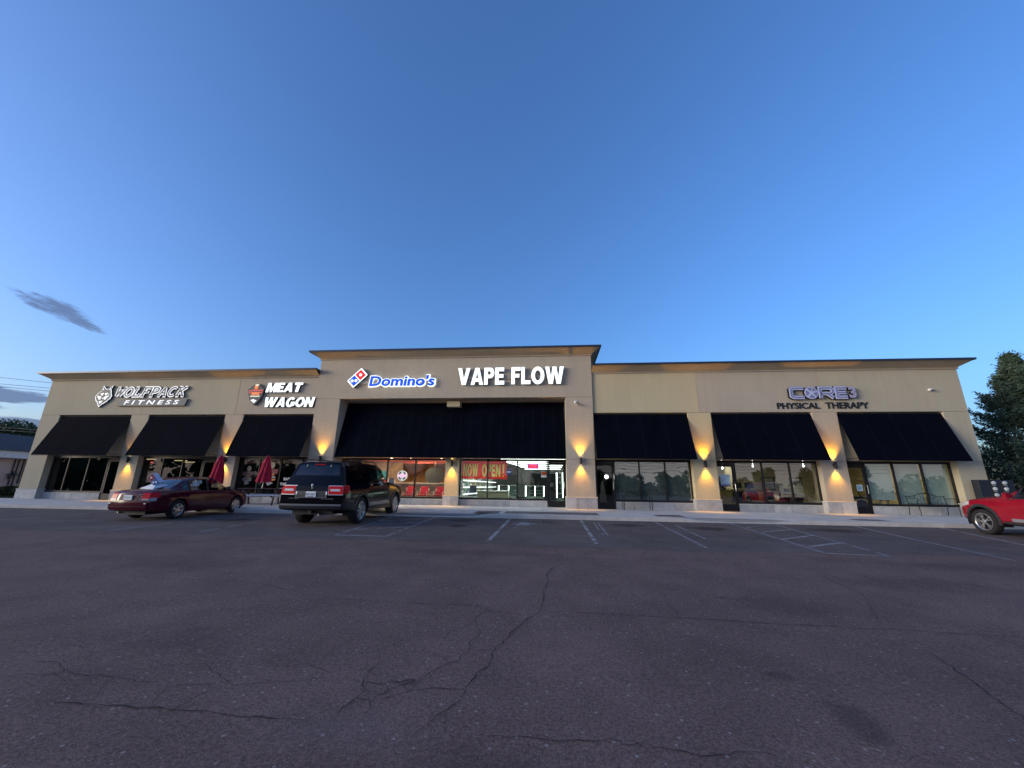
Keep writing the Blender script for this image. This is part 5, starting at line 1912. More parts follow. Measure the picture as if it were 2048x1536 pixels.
    lo = [(x, y, z - .02) for x, y, z in A]
    base.hexa(lo + A)
    base.hexa(A + Bt)
    base.build('topper_base', WHITEP, t, .012, seg=2)
    ang = R(-45)
    ctr = Vector((-.02, .76, 1.31))
    Rz = Matrix.Translation(ctr) @ Matrix.Rotation(R(8), 4, 'Z')

    def boxr(u0, u1, v0, v1, y0, y1):
        mb = MB()
        vs_ = []
        for y in (y0, y1):
            for u, v in ((u0, v0), (u1, v0), (u1, v1), (u0, v1)):
                vs_.append(Rz @ Vector((u * math.cos(ang) - v * math.sin(ang), y, u * math.sin(ang) + v * math.cos(ang))))
        mb.add(vs_, [(0, 1, 2, 3), (7, 6, 5, 4), (0, 4, 5, 1), (1, 5, 6, 2), (2, 6, 7, 3), (3, 7, 4, 0)])
        return mb
    WB = mat('topper white blue', (0.45, 0.52, 0.66), .4, var=.05)
    TR_ = mat('topper red', (0.22, 0.012, 0.03), .4, var=.08)
    TB = mat('topper blue', (0.015, 0.10, 0.32), .4, var=.08)
    bx_ = boxr(-.22, .22, -.115, .115, -.11, .11).build('topper_box', WB, t, .01)
    boxr(-.205, -.008, -.10, .10, -.118, -.1101).build('domino_half', TR_, bx_)
    boxr(.008, .205, -.10, .10, -.118, -.1101).build('domino_half', TB, bx_)

    def dot(u, v):
        p = Rz @ Vector((u * math.cos(ang) - v * math.sin(ang), -.119, u * math.sin(ang) + v * math.cos(ang)))
        MB().lathe([(.032, 0), (.032, .004)], 14, Matrix.Translation(p) @ Matrix.Rotation(R(8), 4, 'Z') @ Matrix.Rotation(R(90), 4, 'X')).build('domino_dot', WHITEP, bx_)
    dot(-.105, 0)
    dot(.08, -.035)
    dot(.135, .035)
    return root


def make_crossover():
    P_ = mat('red car paint', (0.28, 0.006, 0.02), 0.16, var=0.1, spec=0.5)
    Ln = 4.55
    c = Car(Ln,
            [(0, .80), (.1, .86), (.5, .91), (3.6, .92), (4.1, .88), (4.42, .74), (4.55, .58)],
            [(0, .42), (.4, .36), (3.9, .34), (4.3, .38), (4.55, .46)],
            [(0, 1.06), (2.6, 1.04), (3.3, 1.03), (4.0, .96), (4.35, .86), (4.55, .72)],
            [(0, 1.42), (.3, 1.60), (1.0, 1.67), (1.9, 1.68), (2.35, 1.61), (3.25, 1.13), (3.8, 1.07), (4.2, .99), (4.45, .88), (4.55, .78)],
            [(0, .5), (.6, .58), (1.9, .62), (3.2, .60)],
            (.98, 3.68), .36, .43, [.02, 0, -.01, 0, .02, .03, .05, .22, .3, .32, .33], .52)
    c.nose = [.10, .05, 0, 0, .02, .04, .05, .05, .05, .05, .05]
    root = thing('crossover', 'red crossover with alloy wheels cut by the right edge of the picture', 'SUV', (13.80, -9.10, gz(-9.10)), rot=(SLOPE, 0, R(0.0)))
    body, sg, scr = car_mesh(c, [(.45, .95), (1.05, 1.75), (1.84, 2.82)], (2.38, 3.18), None, (6.5, 7.6, .84))
    body.build('body', P_, root, smooth=32, merge=True)
    for (side, wi), mb in sg.items():
        mb.build('side_window', PRIVACY if wi < 2 else AUTOGLASS, root, smooth=40, merge=True)
    scr['windscreen'].build('windscreen', AUTOGLASS, root, smooth=40, merge=True)
    scr['rear_window'].build('rear_window', PRIVACY, root, smooth=40, merge=True)
    for side, a, b, d in shut_lines(c, root, [(1.10, 1.80), (1.81, 2.90)]):
        dr = d.build('door', P_, root, smooth=40)
        hp = [c.P(a + .12 + k * .055, 4.3, side, .028 if 0 < k < 3 else .004) for k in range(4)]
        MB().tube(hp, .014, 6).build('door_handle', P_, dr)
        flank_patch(c, a + .01, b - .01, 1.3, 1.75, .013, side, 8, 1, .009).build('sill_trim', mat('satin silver trim', (0.5, 0.52, 0.54), 0.35, metal=.7, var=.05), dr, smooth=40)
        flank_patch(c, a + .01, b - .01, 5.6, 6.0, .005, side, 8, 1, .005).build('belt_trim', CHROME, dr)
    for s in (-1, 1):
        for yw in c.wheels:
            mb = MB()
            ring = []
            for k in range(29):
                a = math.pi * (-.04 + 1.08 * k / 28)
                yv, zv = yw + math.cos(a) * c.arch, c.rw + math.sin(a) * c.arch
                yo, zo = yw + math.cos(a) * (c.arch + .075), c.rw + math.sin(a) * (c.arch + .075)
                xw = c.W(min(yv, 4.2))
                xo = c.W(min(yo, 4.3))
                ring.append([(s * (xw - .12), yv, zv), (s * (xw + .01), yv, zv), (s * (xo + .012), yo, zo), (s * (xo - .05), yo, zo)])
            mb.grid(ring).build('arch_cladding', mat('grey cladding', (0.03, 0.03, 0.034), .7, var=.1), root, smooth=40)
        flank_patch(c, 1.4, 3.26, .1, 1.25, .012, s, 12, 3, .012).build('sill_cladding', MATS['grey cladding'], root, smooth=40)
        flank_patch(c, 4.05, 4.45, .2, 1.2, .012, s, 8, 3, .012).build('bumper_cladding', MATS['grey cladding'], root, smooth=40)
        flank_patch(c, 4.02, 4.50, 3.55, 4.7, .010, s, 8, 4, .01).build('head_lamp', LAMP_W, root, smooth=40)
        flank_patch(c, .0, .3, 3.6, 5.0, .010, s, 6, 4, .01).build('tail_lamp', LAMP_R, root, smooth=40)
        mr = MB()
        mr.hexa([(s * .90, 2.75, 1.06), (s * 1.10, 2.72, 1.07), (s * 1.09, 2.84, 1.08), (s * .9, 2.9, 1.07), (s * .9, 2.75, 1.20), (s * 1.09, 2.72, 1.23), (s * 1.08, 2.83, 1.22), (s * .9, 2.88, 1.20)])
        mr.build('door_mirror', P_, root, .025, seg=2, smooth=50)
    end_patch(c, -.6, .6, 1.6, 3.8, .012, True).build('grille', DARKP, root, smooth=40)
    end_patch(c, -.98, .98, .1, 1.4, .02, True, nu=12).build('bumper_cladding', MATS['grey cladding'], root, smooth=40)
    for yw in c.wheels:
        for s in (1, -1):
            wheel(c, root, s * .80, yw, s, .225, .25, 5, 'double', RIM_S, RIM_D)
    wheel_wells(c, root, .57, .90)
    MB().box(-.55, .55, .15, 4.3, .30, .52).build('underbody', DARKP, root)
    seat_pair(root, CLOTH_D, 2.05, .58, .40, .66)
    MB().box(-.7, .7, .5, 3.2, .5, .57).build('cabin_floor', DARKP, root)
    MB().box(-.68, .68, 2.7, 3.05, .6, 1.0).build('dashboard', DARKP, root, .04)
    return root


make_suv()
make_sedan()
make_crossover()


# ================================================================== INSIDE THE SHOPS
NUM = ('first', 'second', 'third', 'fourth', 'fifth', 'sixth', 'seventh', 'eighth', 'ninth', 'tenth', 'eleventh')

def room(x0, x1, depth, wall, floor, ceil, back, zc=3.2, y0=0.42):
    box_part('interior_floor', floor, B, x0, x1, y0, depth, 0.50, 0.618)
    box_part('ceiling', ceil, B, x0, x1, y0 + .2, depth, zc, zc + .08)
    box_part('partition', wall, B, x0, x0 + .06, y0 + .02, depth, 0.619, zc - .002)
    box_part('partition', wall, B, x1 - .06, x1, y0 + .02, depth, 0.619, zc - .002)
    box_part('rear_partition', back, B, x0 + .061, x1 - .061, depth - .06, depth, 0.619, zc - .002)


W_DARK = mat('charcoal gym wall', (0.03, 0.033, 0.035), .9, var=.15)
W_WHITE = mat('white shop wall', (0.55, 0.57, 0.55), .8, var=.05)
W_ORANGE = mat('orange brown shop wall', (0.56, 0.31, 0.13), .8, var=.3, vscale=1.6)
W_TAN = mat('tan shop wall', (0.62, 0.50, 0.34), .8, var=.1)
W_YEL = mat('mustard clinic wall', (0.55, 0.42, 0.14), .8, var=.06)
W_CREAM = mat('cream clinic wall', (0.62, 0.54, 0.33), .8, var=.05)
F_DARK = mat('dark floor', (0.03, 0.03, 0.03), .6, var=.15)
F_TILE = mat('brown tile floor', (0.12, 0.09, 0.07), .4, var=.15)
C_RED = mat('red painted soffit', (0.45, 0.07, 0.04), .6, var=.1)
C_GREY = mat('grey ceiling', (0.22, 0.23, 0.23), .9, var=.06)
C_WHITE = mat('white ceiling tile', (0.55, 0.56, 0.53), .9, var=.05)
RED_V = mat('red vinyl', (0.38, 0.012, 0.02), .4, var=.1)
WOOD = mat('copper brown slats', (0.22, 0.10, 0.05), .5, var=.3, vscale=9)
L_WARM = emis('warm lamp', (1.0, 0.80, 0.55), 5.0)
L_COOL = emis('cool tube', (0.88, 1.0, 0.92), 1.3)
L_COOL2 = emis('cool case strip', (0.75, 1.0, 0.86), 1.5)
L_FILL_W = emis('warm troffer', (1.0, 0.82, 0.58), 11.0)  # emitters of the added fill panels, out of sight above the windows
L_FILL_N = emis('neutral troffer', (1.0, 0.93, 0.78), 7.0)
L_FILL_C = emis('cool troffer', (0.88, 1.0, 0.93), 8.0)
L_DIM = emis('dim gold lamp', (1.0, 0.68, 0.32), .35)

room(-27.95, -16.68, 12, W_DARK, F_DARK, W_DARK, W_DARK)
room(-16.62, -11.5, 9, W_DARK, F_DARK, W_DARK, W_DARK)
room(-11.44, -4.9, 8, W_TAN, F_TILE, C_RED, W_ORANGE, y0=.96)
room(-4.84, 1.4, 19, W_WHITE, F_DARK, C_GREY, W_WHITE, y0=.96)
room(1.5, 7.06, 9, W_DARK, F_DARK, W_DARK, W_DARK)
room(7.14, 18.37, 9, W_YEL, F_TILE, C_WHITE, W_CREAM)


def fill_panel(x, y, z, m, label, group, w_=1.2, d=.6):  # unseen panel added only to brighten a shop interior
    t = thing('fill_light', label, 'added fill light', (x, y, z), group)
    f = MB()
    for a, b, c_, e in ((x - w_ / 2, x + w_ / 2, y - d / 2, y - d / 2 + .03), (x - w_ / 2, x + w_ / 2, y + d / 2 - .03, y + d / 2),
                        (x - w_ / 2, x - w_ / 2 + .03, y - d / 2 + .031, y + d / 2 - .031), (x + w_ / 2 - .03, x + w_ / 2, y - d / 2 + .031, y + d / 2 - .031)):
        f.box(a, b, c_, e, z - .03, z)
    f.build('frame', WHITEP, t)
    box_part('diffuser', m, t, x - w_ / 2 + .031, x + w_ / 2 - .031, y - d / 2 + .031, y + d / 2 - .031, z - .02, z - .005)
    return t


for x, y in ((-9.3, 1.75), (-6.6, 1.75), (-7.9, 4.2)):
    fill_panel(x, y, 3.199, L_FILL_W, 'added warm fill panel inside the pizza shop, %s' % ('front left' if x < -8 else 'rear' if y > 3 else 'front right'), 'added fill panels in the pizza shop')
for x, y in ((-3.2, 3.0), (-0.4, 3.0), (-1.8, 5.0)):
    fill_panel(x, y, 3.199, L_FILL_C, 'added cool fill panel inside the vape shop, %s' % ('deep middle' if y > 4 else 'front left' if x < -2 else 'front right'), 'added fill panels in the vape shop')
for x in (9.2, 11.6, 14.4, 16.6):
    fill_panel(x, 3.6, 3.199, L_FILL_N, 'added warm fill panel in the clinic, %s' % ('far left' if x < 10 else 'mid left' if x < 13 else 'mid right' if x < 15 else 'far right'), 'added fill panels in the clinic', .9, .5)

# --- pizza shop
for i, (x, y, z) in enumerate(sorted([(-9.1, 3.2, 3.05), (-8.4, 4.4, 3.0), (-7.9, 3.0, 3.05), (-7.5, 5.6, 3.0), (-6.9, 3.4, 3.05), (-6.5, 4.8, 3.0), (-6.1, 3.0, 3.05), (-5.8, 4.2, 3.02), (-5.4, 5.6, 3.0), (-6.9, 6.6, 2.96), (-8.0, 6.4, 2.98)])):
    t = thing('pendant_spot', 'small warm spot under the red pizza shop ceiling, %s of eleven from the left' % NUM[i], 'pendant lamp', (x, y, z), 'spots under the red ceiling')
    MB().lathe([(.05, .0), (.07, .02), (.06, .1), (.02, .14), (.012, 3.2 - z)], 12, Matrix.Translation((x, y, z))).build('shade', WHITEP, t, smooth=40)
    MB().lathe([(.001, -.004), (.062, -.002), (.062, .006), (.001, .008)], 12, Matrix.Translation((x, y, z))).build('bulb', L_WARM, t)
t = thing('half_wall', 'grey and tan half wall behind the red waiting chairs', 'counter', (-7.2, 2.2, .62))
box_part('panel', mat('grey counter front', (0.30, 0.24, 0.17), .6, var=.1), t, -9.1, -5.0, 2.15, 2.3, .62, 1.64)
box_part('counter_top', mat('stone counter top', (0.45, 0.42, 0.36), .3, var=.1), t, -9.14, -4.98, 2.05, 2.6, 1.641, 1.69, .006)
box_part('notice', mat('red blue notice', (0.25, 0.10, 0.16), .5, var=.6, vscale=14), t, -8.95, -8.6, 2.135, 2.149, 1.2, 1.5)
box_part('soffit_beam', C_RED, B, -11.3, -5.0, 3.2, 3.6, 2.90, 3.199)
box_part('soffit_beam', C_RED, B, -11.3, -5.0, 5.2, 5.6, 2.86, 3.199)
# chairs
ch = thing('waiting_chair', 'red waiting chair beside the round OPEN sign, leftmost of four', 'chair', (0, 0, 0), 'red waiting chairs in the pizza shop', rot=(0, 0, 0))
sb = MB()
sb.box(-.24, .24, -.24, .22, .40, .47)
sb.build('seat', RED_V, ch, .02, seg=2)
sb = MB()
sb.hexa([(-.24, .2, .50), (.24, .2, .50), (.24, .25, .50), (-.24, .25, .50), (-.23, .27, .88), (.23, .27, .88), (.23, .32, .88), (-.23, .32, .88)])
sb.build('backrest', RED_V, ch, .018, seg=2)
for sx in (-.22, .22):
    MB().tube([(sx, -.2, .0), (sx, -.2, .4)], .013, 6).build('leg', STEEL, ch)
    MB().tube([(sx, .2, .0), (sx, .22, .5), (sx, .26, .8)], .013, 6).build('leg', STEEL, ch)
    MB().tube([(sx * 1.1, -.2, .4), (sx * 1.1, -.2, .62), (sx * 1.1, .22, .62)], .012, 6).build('arm', STEEL, ch)
spots = [(-8.15, 'red waiting chair beside the round OPEN sign, leftmost of four'), (-7.35, 'red waiting chair, second of four from the black SUV'), (-6.6, 'red waiting chair, third of four from the black SUV'), (-5.75, 'red waiting chair nearest the narrow lit pier')]
for i, (x, lb) in enumerate(spots):
    c_ = ch if i == 0 else copy_tree(ch)
    c_.location = (x, 1.62, .62)
    c_['label'] = lb
t = thing('wall_mural', 'teal and brown painted mural board at the left of the pizza shop', 'mural', (-10.0, 3.6, .7))
box_part('board', mat('mural brown', (0.24, 0.15, 0.09), .7, var=.5, vscale=2.2), t, -11.3, -8.6, 3.62, 3.66, .7, 2.85)
box_part('painted_field', mat('mural teal', (0.03, 0.20, 0.24), .6, var=.5, vscale=3), t, -10.7, -9.5, 3.60, 3.619, 1.2, 2.35)
t = thing('menu_board', 'dark round clock-like menu board hanging behind the pizza counter', 'menu board', (-6.6, 4.9, 1.6))
MB().poly(arc(-7.0, 2.15, .62, .48, 0, 345, 23), 4.88, 4.95).build('panel', mat('dark board', (0.025, 0.025, 0.022), .5, var=.3), t)
box_part('bracket', STEEL, t, -7.02, -6.98, 4.9, 4.94, 2.6, 3.2)
t = thing('kitchen_rack', 'steel kitchen rack with boxes behind the pizza counter', 'rack', (-6.0, 6.2, .62))
for z in (.8, 1.3, 1.8):
    box_part('shelf', STEEL, t, -7.2, -5.1, 6.0, 6.5, z, z + .03)
for x in (-7.18, -5.15):
    box_part('upright', STEEL, t, x, x + .03, 6.0, 6.03, .62, 2.2)
for i, (x, z, w_) in enumerate([(-7.0, .831, .4), (-6.4, .831, .5), (-6.8, 1.331, .5), (-6.0, 1.331, .45), (-6.5, 1.831, .4), (-5.8, 1.831, .4)]):
    tag(box_part('pizza_box_pile', mat('pale carton', (0.55, 0.5, 0.36), .8, var=.1), None, x, x + w_, 6.05, 6.45, z, z + .28, .004), 'pale cartons on the steel kitchen rack, %s' % ('low left', 'low right', 'middle left', 'middle right', 'top left', 'top right')[i], 'cartons', 'cartons on the kitchen rack')
# round OPEN sign
t = thing('round_open_sign', 'round white OPEN sign with blue and red hanging in the pizza window', 'sign', (-7.56, .99, 1.75))
MB().poly(arc(-7.56, 2.03, .265, .265, 0, 348, 29), .985, 1.015).build('disc', emis('lit sign white', (0.9, 0.95, 1.0), .06), t)
for a0, a1 in ((25, 70), (110, 155), (205, 250), (290, 335)):
    MB().poly(arc(-7.56, 2.03, .215, .215, a0, a1, 8) + arc(-7.56, 2.03, .145, .145, a1, a0, 8), .977, .984).build('blue_mark', mat('sign navy', (0.012, 0.03, 0.10), .5), t)
text_line('OPEN', -7.74, -7.38, 1.975, 2.085, .975, .009, emis('neon pink', (1.0, 0.35, 0.6), .35), t, .03, 0, 'lettering', joined=True)
MB().tube([(-7.56, 1.0, 2.29), (-7.56, 1.0, 2.9)], .004, 5).build('cord', DARKP, t)

# --- vape shop
for i, y in enumerate((4.4, 6.2, 8.4, 11.0, 14.0, 17.6)):
    x0 = -2.9 + i * .12
    t = thing('tube_light', 'white tube light across the vape shop ceiling, %s row from the window' % NUM[i], 'tube light', ((x0 + .9) / 2, y, 3.1), 'rows of tube lights in the vape shop')
    box_part('fitting', WHITEP, t, x0, 1.0, y - .05, y + .05, 3.14, 3.199)
    MB().tube([(x0 + .03, y, 3.115), (.97, y, 3.115)], .022, 8).build('tube', L_COOL, t)
t = thing('tube_light', 'slanting white tube light crossing the vape shop ceiling rows', 'tube light', (-2.0, 9, 3.1))
MB().tube([(-2.95, 4.4, 3.08), (-1.75, 16.0, 3.08)], .022, 8).build('tube', L_COOL, t)
MB().bar((-2.95, 4.4, 3.13), (-1.75, 16.0, 3.13), .09, .05).build('fitting', WHITEP, t)
goods = [mat('goods %d' % i, c_, .5, var=.4, vscale=25) for i, c_ in enumerate([(.35, .3, .15), (.2, .25, .3), (.45, .42, .35), (.12, .18, .14), (.4, .2, .12), (.5, .5, .48)])]
t = thing('wall_shelving', 'white wall shelving with lit edges and goods along the vape shop left wall', 'shelving', (-4.6, 6, .62))
for k, z in enumerate((1.15, 1.5, 1.85, 2.2, 2.5)):
    box_part('shelf', WHITEP, t, -4.77, -4.40, 1.3, 14, z, z + .025)
    box_part('light_strip', L_COOL, t, -4.42, -4.395, 1.35, 13.9, z - .018, z - .002)
for y in (1.3, 5, 9, 13.9):
    box_part('upright', WHITEP, t, -4.77, -4.72, y, y + .04, .62, 2.6)
g = random.Random(21)
for k, z in enumerate((1.176, 1.526, 1.876, 2.226)):
    y = 1.5
    cnt = 0
    while y < 9:
        w_ = g.uniform(.25, .6)
        hgt = g.uniform(.10, .24)
        gi = g.randrange(6)
        tag(box_part('goods_box', goods[gi], None, -4.72, -4.5, y, y + w_, z, z + hgt), '%s packet on the %s lit vape shop shelf, %s from the window' % (
            ('ochre', 'slate blue', 'beige', 'dark green', 'rust', 'white')[gi], ('lowest', 'second', 'third', 'upper')[k], (NUM + ('twelfth', 'thirteenth', 'fourteenth', 'fifteenth', 'sixteenth'))[min(cnt, 15)]), 'packet', 'goods along the vape shop shelving')
        cnt += 1
        y += w_ + g.uniform(.05, .5)
for i, (x, y, lb) in enumerate([(-2.6, 6.0, 'glass display case with lit posts, left of two in the vape shop'), (-0.95, 6.6, 'glass display case with lit posts, right of two in the vape shop'), (.75, 4.2, 'tall glass display case seen through the vape shop door')]):
    t = thing('display_case', lb, 'display case', (x, y, .62))
    hgt = .98 if i < 2 else 1.75
    w_ = 1.15 if i < 2 else .7
    box_part('base', mat('case base', (0.10, 0.12, 0.10), .6, var=.1), t, x - w_ / 2, x + w_ / 2, y, y + .5, .62, .62 + (.35 if i < 2 else .3))
    for sx in (-1, 1):
        box_part('light_post', L_COOL2, t, x + sx * w_ / 2 - .025, x + sx * w_ / 2 + .025, y - .005, y + .04, .98, .62 + hgt)
    box_part('light_post', L_COOL2, t, x - .02, x + .02, y + .46, y + .5, .98, .62 + hgt)
    for z in (1.15, 1.32) if i < 2 else (1.2, 1.5, 1.8, 2.1):
        box_part('glass_shelf', mat('green glass edge', (0.25, 0.5, 0.42), .2, var=.1), t, x - w_ / 2 + .03, x + w_ / 2 - .03, y + .05, y + .45, z, z + .012)
    box_part('case_top', mat('case top', (0.3, 0.32, 0.3), .4), t, x - w_ / 2 - .02, x + w_ / 2 + .02, y - .02, y + .52, .62 + hgt, .62 + hgt + .03)
t = thing('sales_counter', 'long olive sales counter at the left of the vape shop', 'counter', (-3.7, 3.2, .62))
box_part('body', mat('olive laminate', (0.14, 0.14, 0.085), .5, var=.1), t, -4.2, -2.4, 4.2, 4.7, .62, 1.28)
box_part('counter_top', WHITEP, t, -4.24, -2.36, 4.15, 4.75, 1.281, 1.32)
t = thing('office_chair', 'blue grey office chair behind the vape shop window at left', 'chair', (-4.1, 2.4, .62))
box_part('seat', mat('blue grey cloth', (0.06, 0.08, 0.11), .9, var=.15), t, -4.36, -3.94, 2.2, 2.65, 1.06, 1.14, .02)
box_part('backrest', MATS['blue grey cloth'], t, -4.34, -3.96, 2.6, 2.68, 1.2, 1.6, .02)
MB().tube([(-4.15, 2.42, .72), (-4.15, 2.42, 1.06)], .03, 8).build('column', STEEL, t)
for k in range(5):
    a = 2 * math.pi * k / 5
    MB().tube([(-4.15, 2.42, .74), (-4.15 + .28 * math.cos(a), 2.42 + .28 * math.sin(a), .66)], .02, 6).build('leg', STEEL, t)
t = thing('rear_door', 'dark rear door with two small panes deep in the vape shop', 'door', (-1.0, 12, .62))
box_part('leaf', mat('dark door leaf', (0.02, 0.02, 0.018), .5), t, -1.2, .1, 12.0, 12.05, .62, 2.45)
for x in (-1.0, -.6):
    box_part('pane', emis('small lit pane', (0.8, 0.8, 0.6), .12), t, x, x + .26, 11.985, 11.999, 1.85, 2.1)
t = thing('dark_screen', 'dark partition screen deep at the right of the vape shop', 'screen', (0.2, 9, .62))
box_part('panel', W_DARK, t, -1.4, 1.3, 10.4, 10.5, .62, 2.5)
# banner: red cloth, yellow letters
def cloth_mat(name, col):
    m = mat(name, col, .8, var=.08)
    n_, l_ = m.node_tree.nodes, m.node_tree.links
    b_ = n_['Principled BSDF']
    tl_ = n_.new('ShaderNodeBsdfTranslucent')
    tl_.inputs[0].default_value = (*col, 1)
    mx_ = n_.new('ShaderNodeMixShader')
    mx_.inputs[0].default_value = .34
    l_.new(b_.outputs[0], mx_.inputs[1])
    l_.new(tl_.outputs[0], mx_.inputs[2])
    l_.new(mx_.outputs[0], n_['Material Output'].inputs[0])
    return m



t = thing('now_open_banner', 'red NOW OPEN ! banner with yellow letters in the vape shop window', 'banner', (-3.4, .93, 1.92))
P = []
for j in range(5):
    z = 2.81 - .89 * j / 4
    P.append([(-4.45 + 2.30 * i / 24 + (.02 * j / 4), .935 + .012 * math.sin(i * .9) * (.4 + j / 5), z - .012 * math.sin(math.pi * i / 24) * (j == 0)) for i in range(25)])
mb = MB().grid(P)
mb.build('cloth', cloth_mat('banner red', (0.80, 0.045, 0.035)), t, smooth=60)
BY = mat('banner yellow', (0.93, 0.88, 0.22), .7, var=.06)
block_word('NOW', -4.36, -3.60, 2.03, 2.64, .908, t, BY, BY, gap=.12, yw=.918)
block_word('OPEN', -3.40, -2.46, 2.03, 2.64, .908, t, BY, BY, gap=.12, yw=.918)
for pl in ([(-2.34, 2.20), (-2.28, 2.20), (-2.26, 2.64), (-2.36, 2.64)], [(-2.345, 2.03), (-2.275, 2.03), (-2.275, 2.12), (-2.345, 2.12)]):
    MB().poly(pl, .908, .918).build('letter', BY, t)
# neon OPEN and small sticker signs
t = thing('neon_open_sign', 'pink and violet neon OPEN sign at the right of the vape shop window', 'sign', (-.83, .98, 2.42))
box_part('backing', DARKP, t, -1.10, -.55, 1.0, 1.02, 2.43, 2.69)
text_line('OPEN', -1.04, -.61, 2.47, 2.65, .975, .02, emis('neon red', (1.0, 0.03, 0.10), .45), t, .035, 0, 'tube_lettering', joined=True)
mb = MB()
ribbon(mb, rot_rect(-.825, 2.56, .53, .24, 0, .05), .018, .978, .999, True)
mb.build('tube_border', emis('neon violet', (0.36, 0.08, 1.0), .35), t)
t = thing('window_notice', 'orange and white notice stuck by the vape shop door frame', 'notice', (-.27, .94, 2.15))
box_part('sheet', WHITEP, t, -.42, -.15, .938, .942, 2.02, 2.30)
box_part('printed_band', mat('notice orange', (0.55, 0.09, 0.03), .6), t, -.41, -.16, .934, .9375, 2.14, 2.29)
t = thing('round_sticker', 'round blue sticker on the glass beside the red banner', 'sticker', (-2.05, .94, 2.2))
MB().poly(arc(-2.04, 2.27, .17, .17, 0, 345, 23), .934, .940).build('disc', mat('sticker blue', (0.03, 0.06, 0.26), .5, var=.2), t)
MB().poly(rot_rect(-2.04, 2.27, .22, .07, 0, .0), .930, .9335).build('printed_band', WHITEP, t)

# --- bay beside the middle block: one bare lamp behind the door glass
t = thing('work_lamp', 'bare bright work lamp behind the door of the empty shop', 'lamp', (2.72, 1.6, .62))
MB().tube([(2.85, 1.75, .64), (2.85, 1.75, 2.05), (2.85, 1.60, 2.12)], .015, 8).build('stand', DARKP, t)
for k in range(3):
    a = 2 * math.pi * k / 3
    MB().tube([(2.85, 1.75, .9), (2.85 + .3 * math.cos(a), 1.75 + .3 * math.sin(a), .63)], .012, 6).build('leg', DARKP, t)
bm = MB().lathe([(.002, -.085), (.05, -.07), (.085, 0), (.05, .07), (.002, .085)], 14, Matrix.Translation((2.85, 1.55, 2.1)))
bm.build('bulb', emis('bare bulb', (1.0, 0.97, 0.82), 14.0), t, smooth=60)
tag(MB().hexa([(2.5, 2.3, .62), (3.0, 2.3, .62), (3.0, 2.34, .62), (2.5, 2.34, .62), (2.72, 2.6, 1.9), (2.8, 2.6, 1.9), (2.8, 2.64, 1.9), (2.72, 2.64, 1.9)]).build('folded_ladder', mat('ladder grey', (.2, .2, .2), .6)), 'grey folded ladder leaning in the dark empty shop', 'ladder')

# --- meat shop windows
t = thing('window_valance', 'copper brown slatted valance across the top of the meat shop windows', 'valance', (-14.3, .5, 2.6))
for k in range(4):
    box_part('slat', WOOD, t, -16.05, -12.65, .52, .54, 2.56 + k * .055, 2.605 + k * .055)


def shield_decal(cx, cz, k, dim, lab):
    t = thing('window_decal', lab, 'decal', (cx, .34, cz - .5 * k))
    y = .341
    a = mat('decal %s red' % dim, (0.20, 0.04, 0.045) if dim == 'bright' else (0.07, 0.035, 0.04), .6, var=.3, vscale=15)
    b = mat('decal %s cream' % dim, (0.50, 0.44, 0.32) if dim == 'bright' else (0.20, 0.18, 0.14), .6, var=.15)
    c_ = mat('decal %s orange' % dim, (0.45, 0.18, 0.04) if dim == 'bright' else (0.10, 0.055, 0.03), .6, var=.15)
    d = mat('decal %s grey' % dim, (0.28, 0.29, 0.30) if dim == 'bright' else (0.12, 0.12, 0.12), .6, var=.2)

    def q(pts, m, nm='print_band'):
        MB().poly([(cx + x * k, cz + z * k) for x, z in pts], y - .004, y).build(nm, m, t)
    q(arc(.02, .44, .16, .17, 0, 340, 17), b, 'print_disc')
    q([(-.42, .20), (0, .28), (.42, .22), (.36, -.02), (0, .04), (-.36, -.02)], a)
    q([(-.22, 0.02), (.24, .02), (.2, -.12), (-.2, -.12)], c_)
    q([(-.3, -.15), (.3, -.15), (.28, -.24), (-.28, -.24)], d)
    q([(-.36, -.27), (.34, -.27), (.26, -.38), (-.3, -.36)], d if dim == 'dim' else c_)
    q([(-.24, -.42), (.02, -.36), (.2, -.5), (-.08, -.64)], d)


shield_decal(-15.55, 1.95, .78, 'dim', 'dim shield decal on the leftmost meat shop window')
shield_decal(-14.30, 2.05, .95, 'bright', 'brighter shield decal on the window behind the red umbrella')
t = thing('window_lettering', 'white EAT IN and TAKE OUT lettering on the window beside the black SUV', 'lettering', (-13.2, .34, 1.3))
for body, x0, x1, z0, z1 in (('EAT IN', -13.55, -12.95, 1.72, 1.86), ('TAKE OUT', -13.72, -12.80, 1.47, 1.61)):
    text_line(body, x0, x1, z0, z1, .337, .004, WHITEP, t, .03, 0)
box_part('underline', WHITEP, t, -13.74, -12.80, .337, .341, 1.30, 1.34)

# --- fitness shop: dim lamps, red sign, racks
for i, (x, y) in enumerate([(-25.4, 3.0), (-24.3, 3.0), (-23.4, 4.2), (-24.6, 6.0), (-19.6, 3.2), (-18.6, 4.4), (-21.0, 5.0)]):
    t = thing('strip_lamp', 'dim gold strip lamp under the dark fitness ceiling, the %s' % ('leftmost in front', 'second in front', 'third from the left', 'rear left', 'one above the sedan', 'one nearest the right door', 'deep middle')[i], 'lamp', (x, y, 2.98), 'dim lamps in the fitness shop')
    box_part('tube', L_DIM, t, x - .4, x + .4, y - .05, y + .05, 2.86, 2.90)
    box_part('fitting', DARKP, t, x - .42, x + .42, y - .06, y + .06, 2.901, 2.95)
    MB().tube([(x, y, 2.95), (x, y, 3.2)], .01, 6).build('rod', DARKP, t)
t = thing('red_window_sign', 'tiny red lit sign at the top left of the second fitness window', 'sign', (-21.3, .45, 2.5))
box_part('backing', DARKP, t, -21.42, -21.18, .455, .475, 2.50, 2.64)
